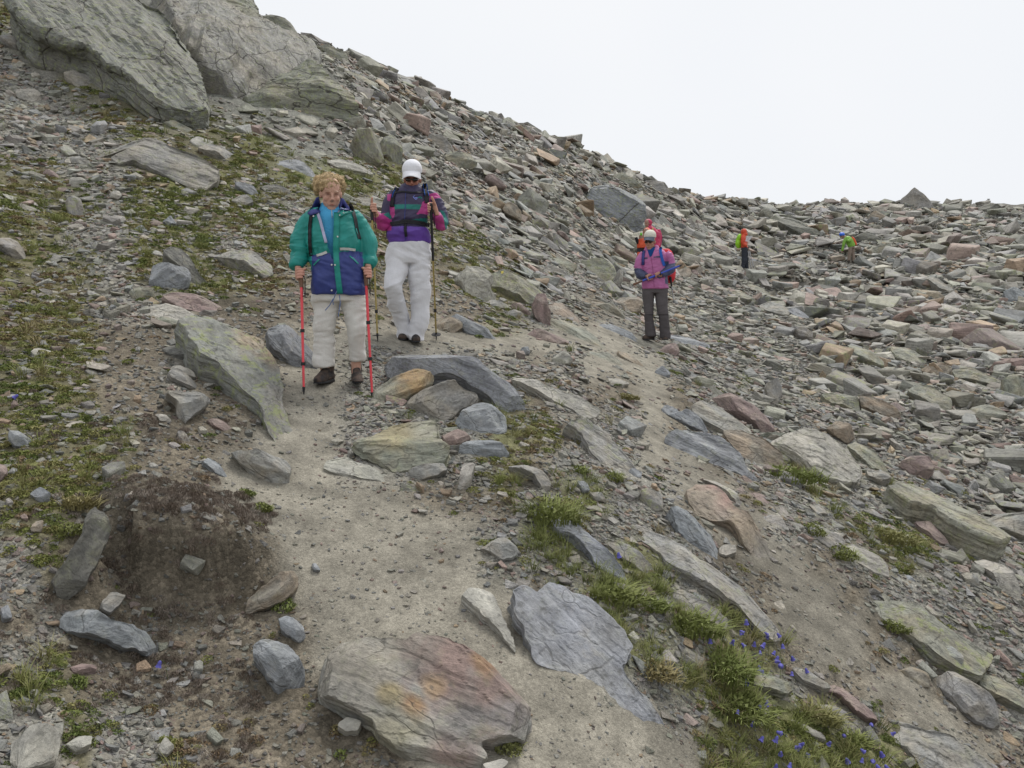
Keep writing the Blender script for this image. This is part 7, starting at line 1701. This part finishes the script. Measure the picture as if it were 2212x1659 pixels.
hm = Shape(); hm.ell(w(410, 365, 0), (.125, .15, .095), .3, .25, 0); hm.grow("helmet", .011, M_NYLON, R, 2, None, f3((.03, .13, .62)), cut=lambda p, n: bool(poly_in(p[None], w, [(300, 440), (520, 400), (520, 520), (300, 520)])[0]))
bp = Shape(); w.tube(bp, [(770, 460, .02, 30), (830, 540, .02, 52), (890, 660, .02, 52), (930, 760, .02, 34)], 14); pack("orange-red backpack tipped up on the green jacket hiker", R, bp, (.68, .10, .03), .014)

# ---- two hooded hikers coming round behind the pink jacket
for (lab, px_, topy, dist, hx, bx, col, yawv, armx) in (
  ("hiker in raspberry red hooded raincoat behind the pink jacket hiker, hood up", 545, 188, 24.5, 468, 545, (.48, .03, .10), -.7, 0),
  ("hiker in orange raincoat half hidden behind the cream cap of the pink jacket hiker", 440, 286, 22.5, 455, 425, (.66, .10, .04), -.8, 1)):
    w = Walker(lab, "person", 'J', px_, 700, dfix=dist); R = w.root; R_ = [R]
    q0 = w(px_, topy, 0); H = q0[2]; U = w.U
    ff = lambda x_, z, y=0.0: np.array([w(x_, topy, y)[0], y, z])
    body = Shape(); hc = ff(hx+4, H-.12, -.05); hf, hpaint = head_shape(body, hc, 1.0, .2, yawv); body.tube([ff(bx, H-.36), ff((bx+hx)/2, H-.27), hc], [.06, .055, .05])
    body.tube([ff(bx, .8), ff(bx, 1.1), ff(bx, H-.4)], [.11, .11, .12], 14)
    arms = ((bx-42, -.05, 1), (bx+42, .05, -1)) if not armx else ((bx-30, -.06, 1), (bx+50, .05, -1))
    for ax_, y_, sd in arms:
        body.tube([ff(ax_, H-.38), ff(ax_-6*sd, H-.68), ff(ax_-4*sd, H-.85, -.15)], [.045, .038, .028]); grip_hand(body, ff(ax_-4*sd, H-.88, -.20), (0, 0, 1), (0, 1, 0), ff(ax_-4*sd, H-.85, -.15), sd, 'over')
    for s_ in (-1, 1): body.tube([ff(bx+s_*30, .85), ff(bx+s_*30, .48), ff(bx+s_*30, .06)], [.07, .05, .04])
    body.grow("body", .012, M_SKIN, R, 1, None, lambda co: hpaint(co, np.tile(SKIN*.6, (len(co), 1))))
    jk = Shape(); jk.ell(hc+np.array([.025, .055, .025]), (.115, .115, .125)); jk.tube([ff(bx, .75), ff(bx, 1.0), ff(bx, H-.45), ff((hx+bx)/2, H-.30), ff(hx+8, H-.24)], [.16, .16, .17, .12, .10], 18)
    for ax_, y_, sd in arms: jk.tube([ff(ax_, H-.38), ff(ax_-6*sd, H-.62), ff(ax_-4*sd, H-.82, -.12)], [.07, .066, .05], 12)
    jk.grow("hooded_raincoat", .013, M_NYLON, R, 2, wrinkle(.010, 6, 12, 95), f3(col), cut=lambda p, n: p[1] < hc[1]+.02 and np.hypot(p[0]-hc[0]+.02, (p[2]-hc[2])*.8) < .062)
    tq = Shape()
    for s_ in (-1, 1): tq.tube([ff(bx+s_*28, .92), ff(bx+s_*30, .5), ff(bx+s_*30, .1)], [.10, .08, .07], 14)
    tq.grow("trousers", .015, M_COTTON, R, 2, None, f3((.05, .05, .06)))
    for s_ in (-1, 1): boot(w, ff(bx+s_*30, 0, .05), ff(bx+s_*30, 0, -.2), R, voxel=.015, laces=False)
    if not armx:
        bp = Shape(); bp.tube([ff(bx+40, H-.28, .12), ff(bx+48, H-.5, .14), ff(bx+42, H-.8, .12)], [.07, .11, .09], 14); pack("crimson backpack behind the raspberry red hooded raincoat", R, bp, (.45, .02, .10), .015)
        st = Shape(); st.tube([ff(bx-15, H-.26, -.17), ff(bx-12, H-.40, -.20), ff(bx-10, H-.5, -.2)], [.02, .02, .02]); o_ = st.grow("chest_strap", .01, M_COTTON, R, 1, None, f3((.55, .50, .16)))
    else:
        gl = Shape(); gl.ell(ff(405, H-.16, -.1), (.035, .03, .045)); gl.grow("green_glove", .012, M_COTTON, R, 1, None, f3((.15, .50, .06)))
        bk = Shape(); bk.tube([ff(350, H-.24, -.1), ff(362, H-.33, -.1), ff(372, H-.42, -.1)], [.04, .045, .03]); o_ = bk.grow("black_mitten", .012, M_COTTON, R, 1, None, f3((.02, .02, .025)))

# ---- the little cairn on the right skyline
u_, v_ = fr('I', 2003, 262); p, t = hit(u_, v_)
while p is None: v_ += 4; p, t = hit(u_, v_)
q = EYE+ray(u_, v_)*(t-1.0); q[2] = float(base_h(q[0], q[1])); ca = bpy.data.objects.new("cairn", None); COL.objects.link(ca); ca.location = p; tag(ca, "tiny cairn of piled stones on the right skyline", "cairn", None, "thing")
zz = 0.22
for k_ in range(4):
    o = bpy.data.objects.new("stone_layer", STONE_ME[14+k_ % 6]); COL.objects.link(o); o.parent = ca; s_ = .42-.07*k_; o.location = (.04*math.sin(k_*2), 0, zz); o.scale = (s_, s_, s_*.7); o.rotation_euler = (.1, 0, k_*1.1); zz += .17*s_+.04
    o["rcol"] = [.20, .19, .17]; o["lich"] = 0.0
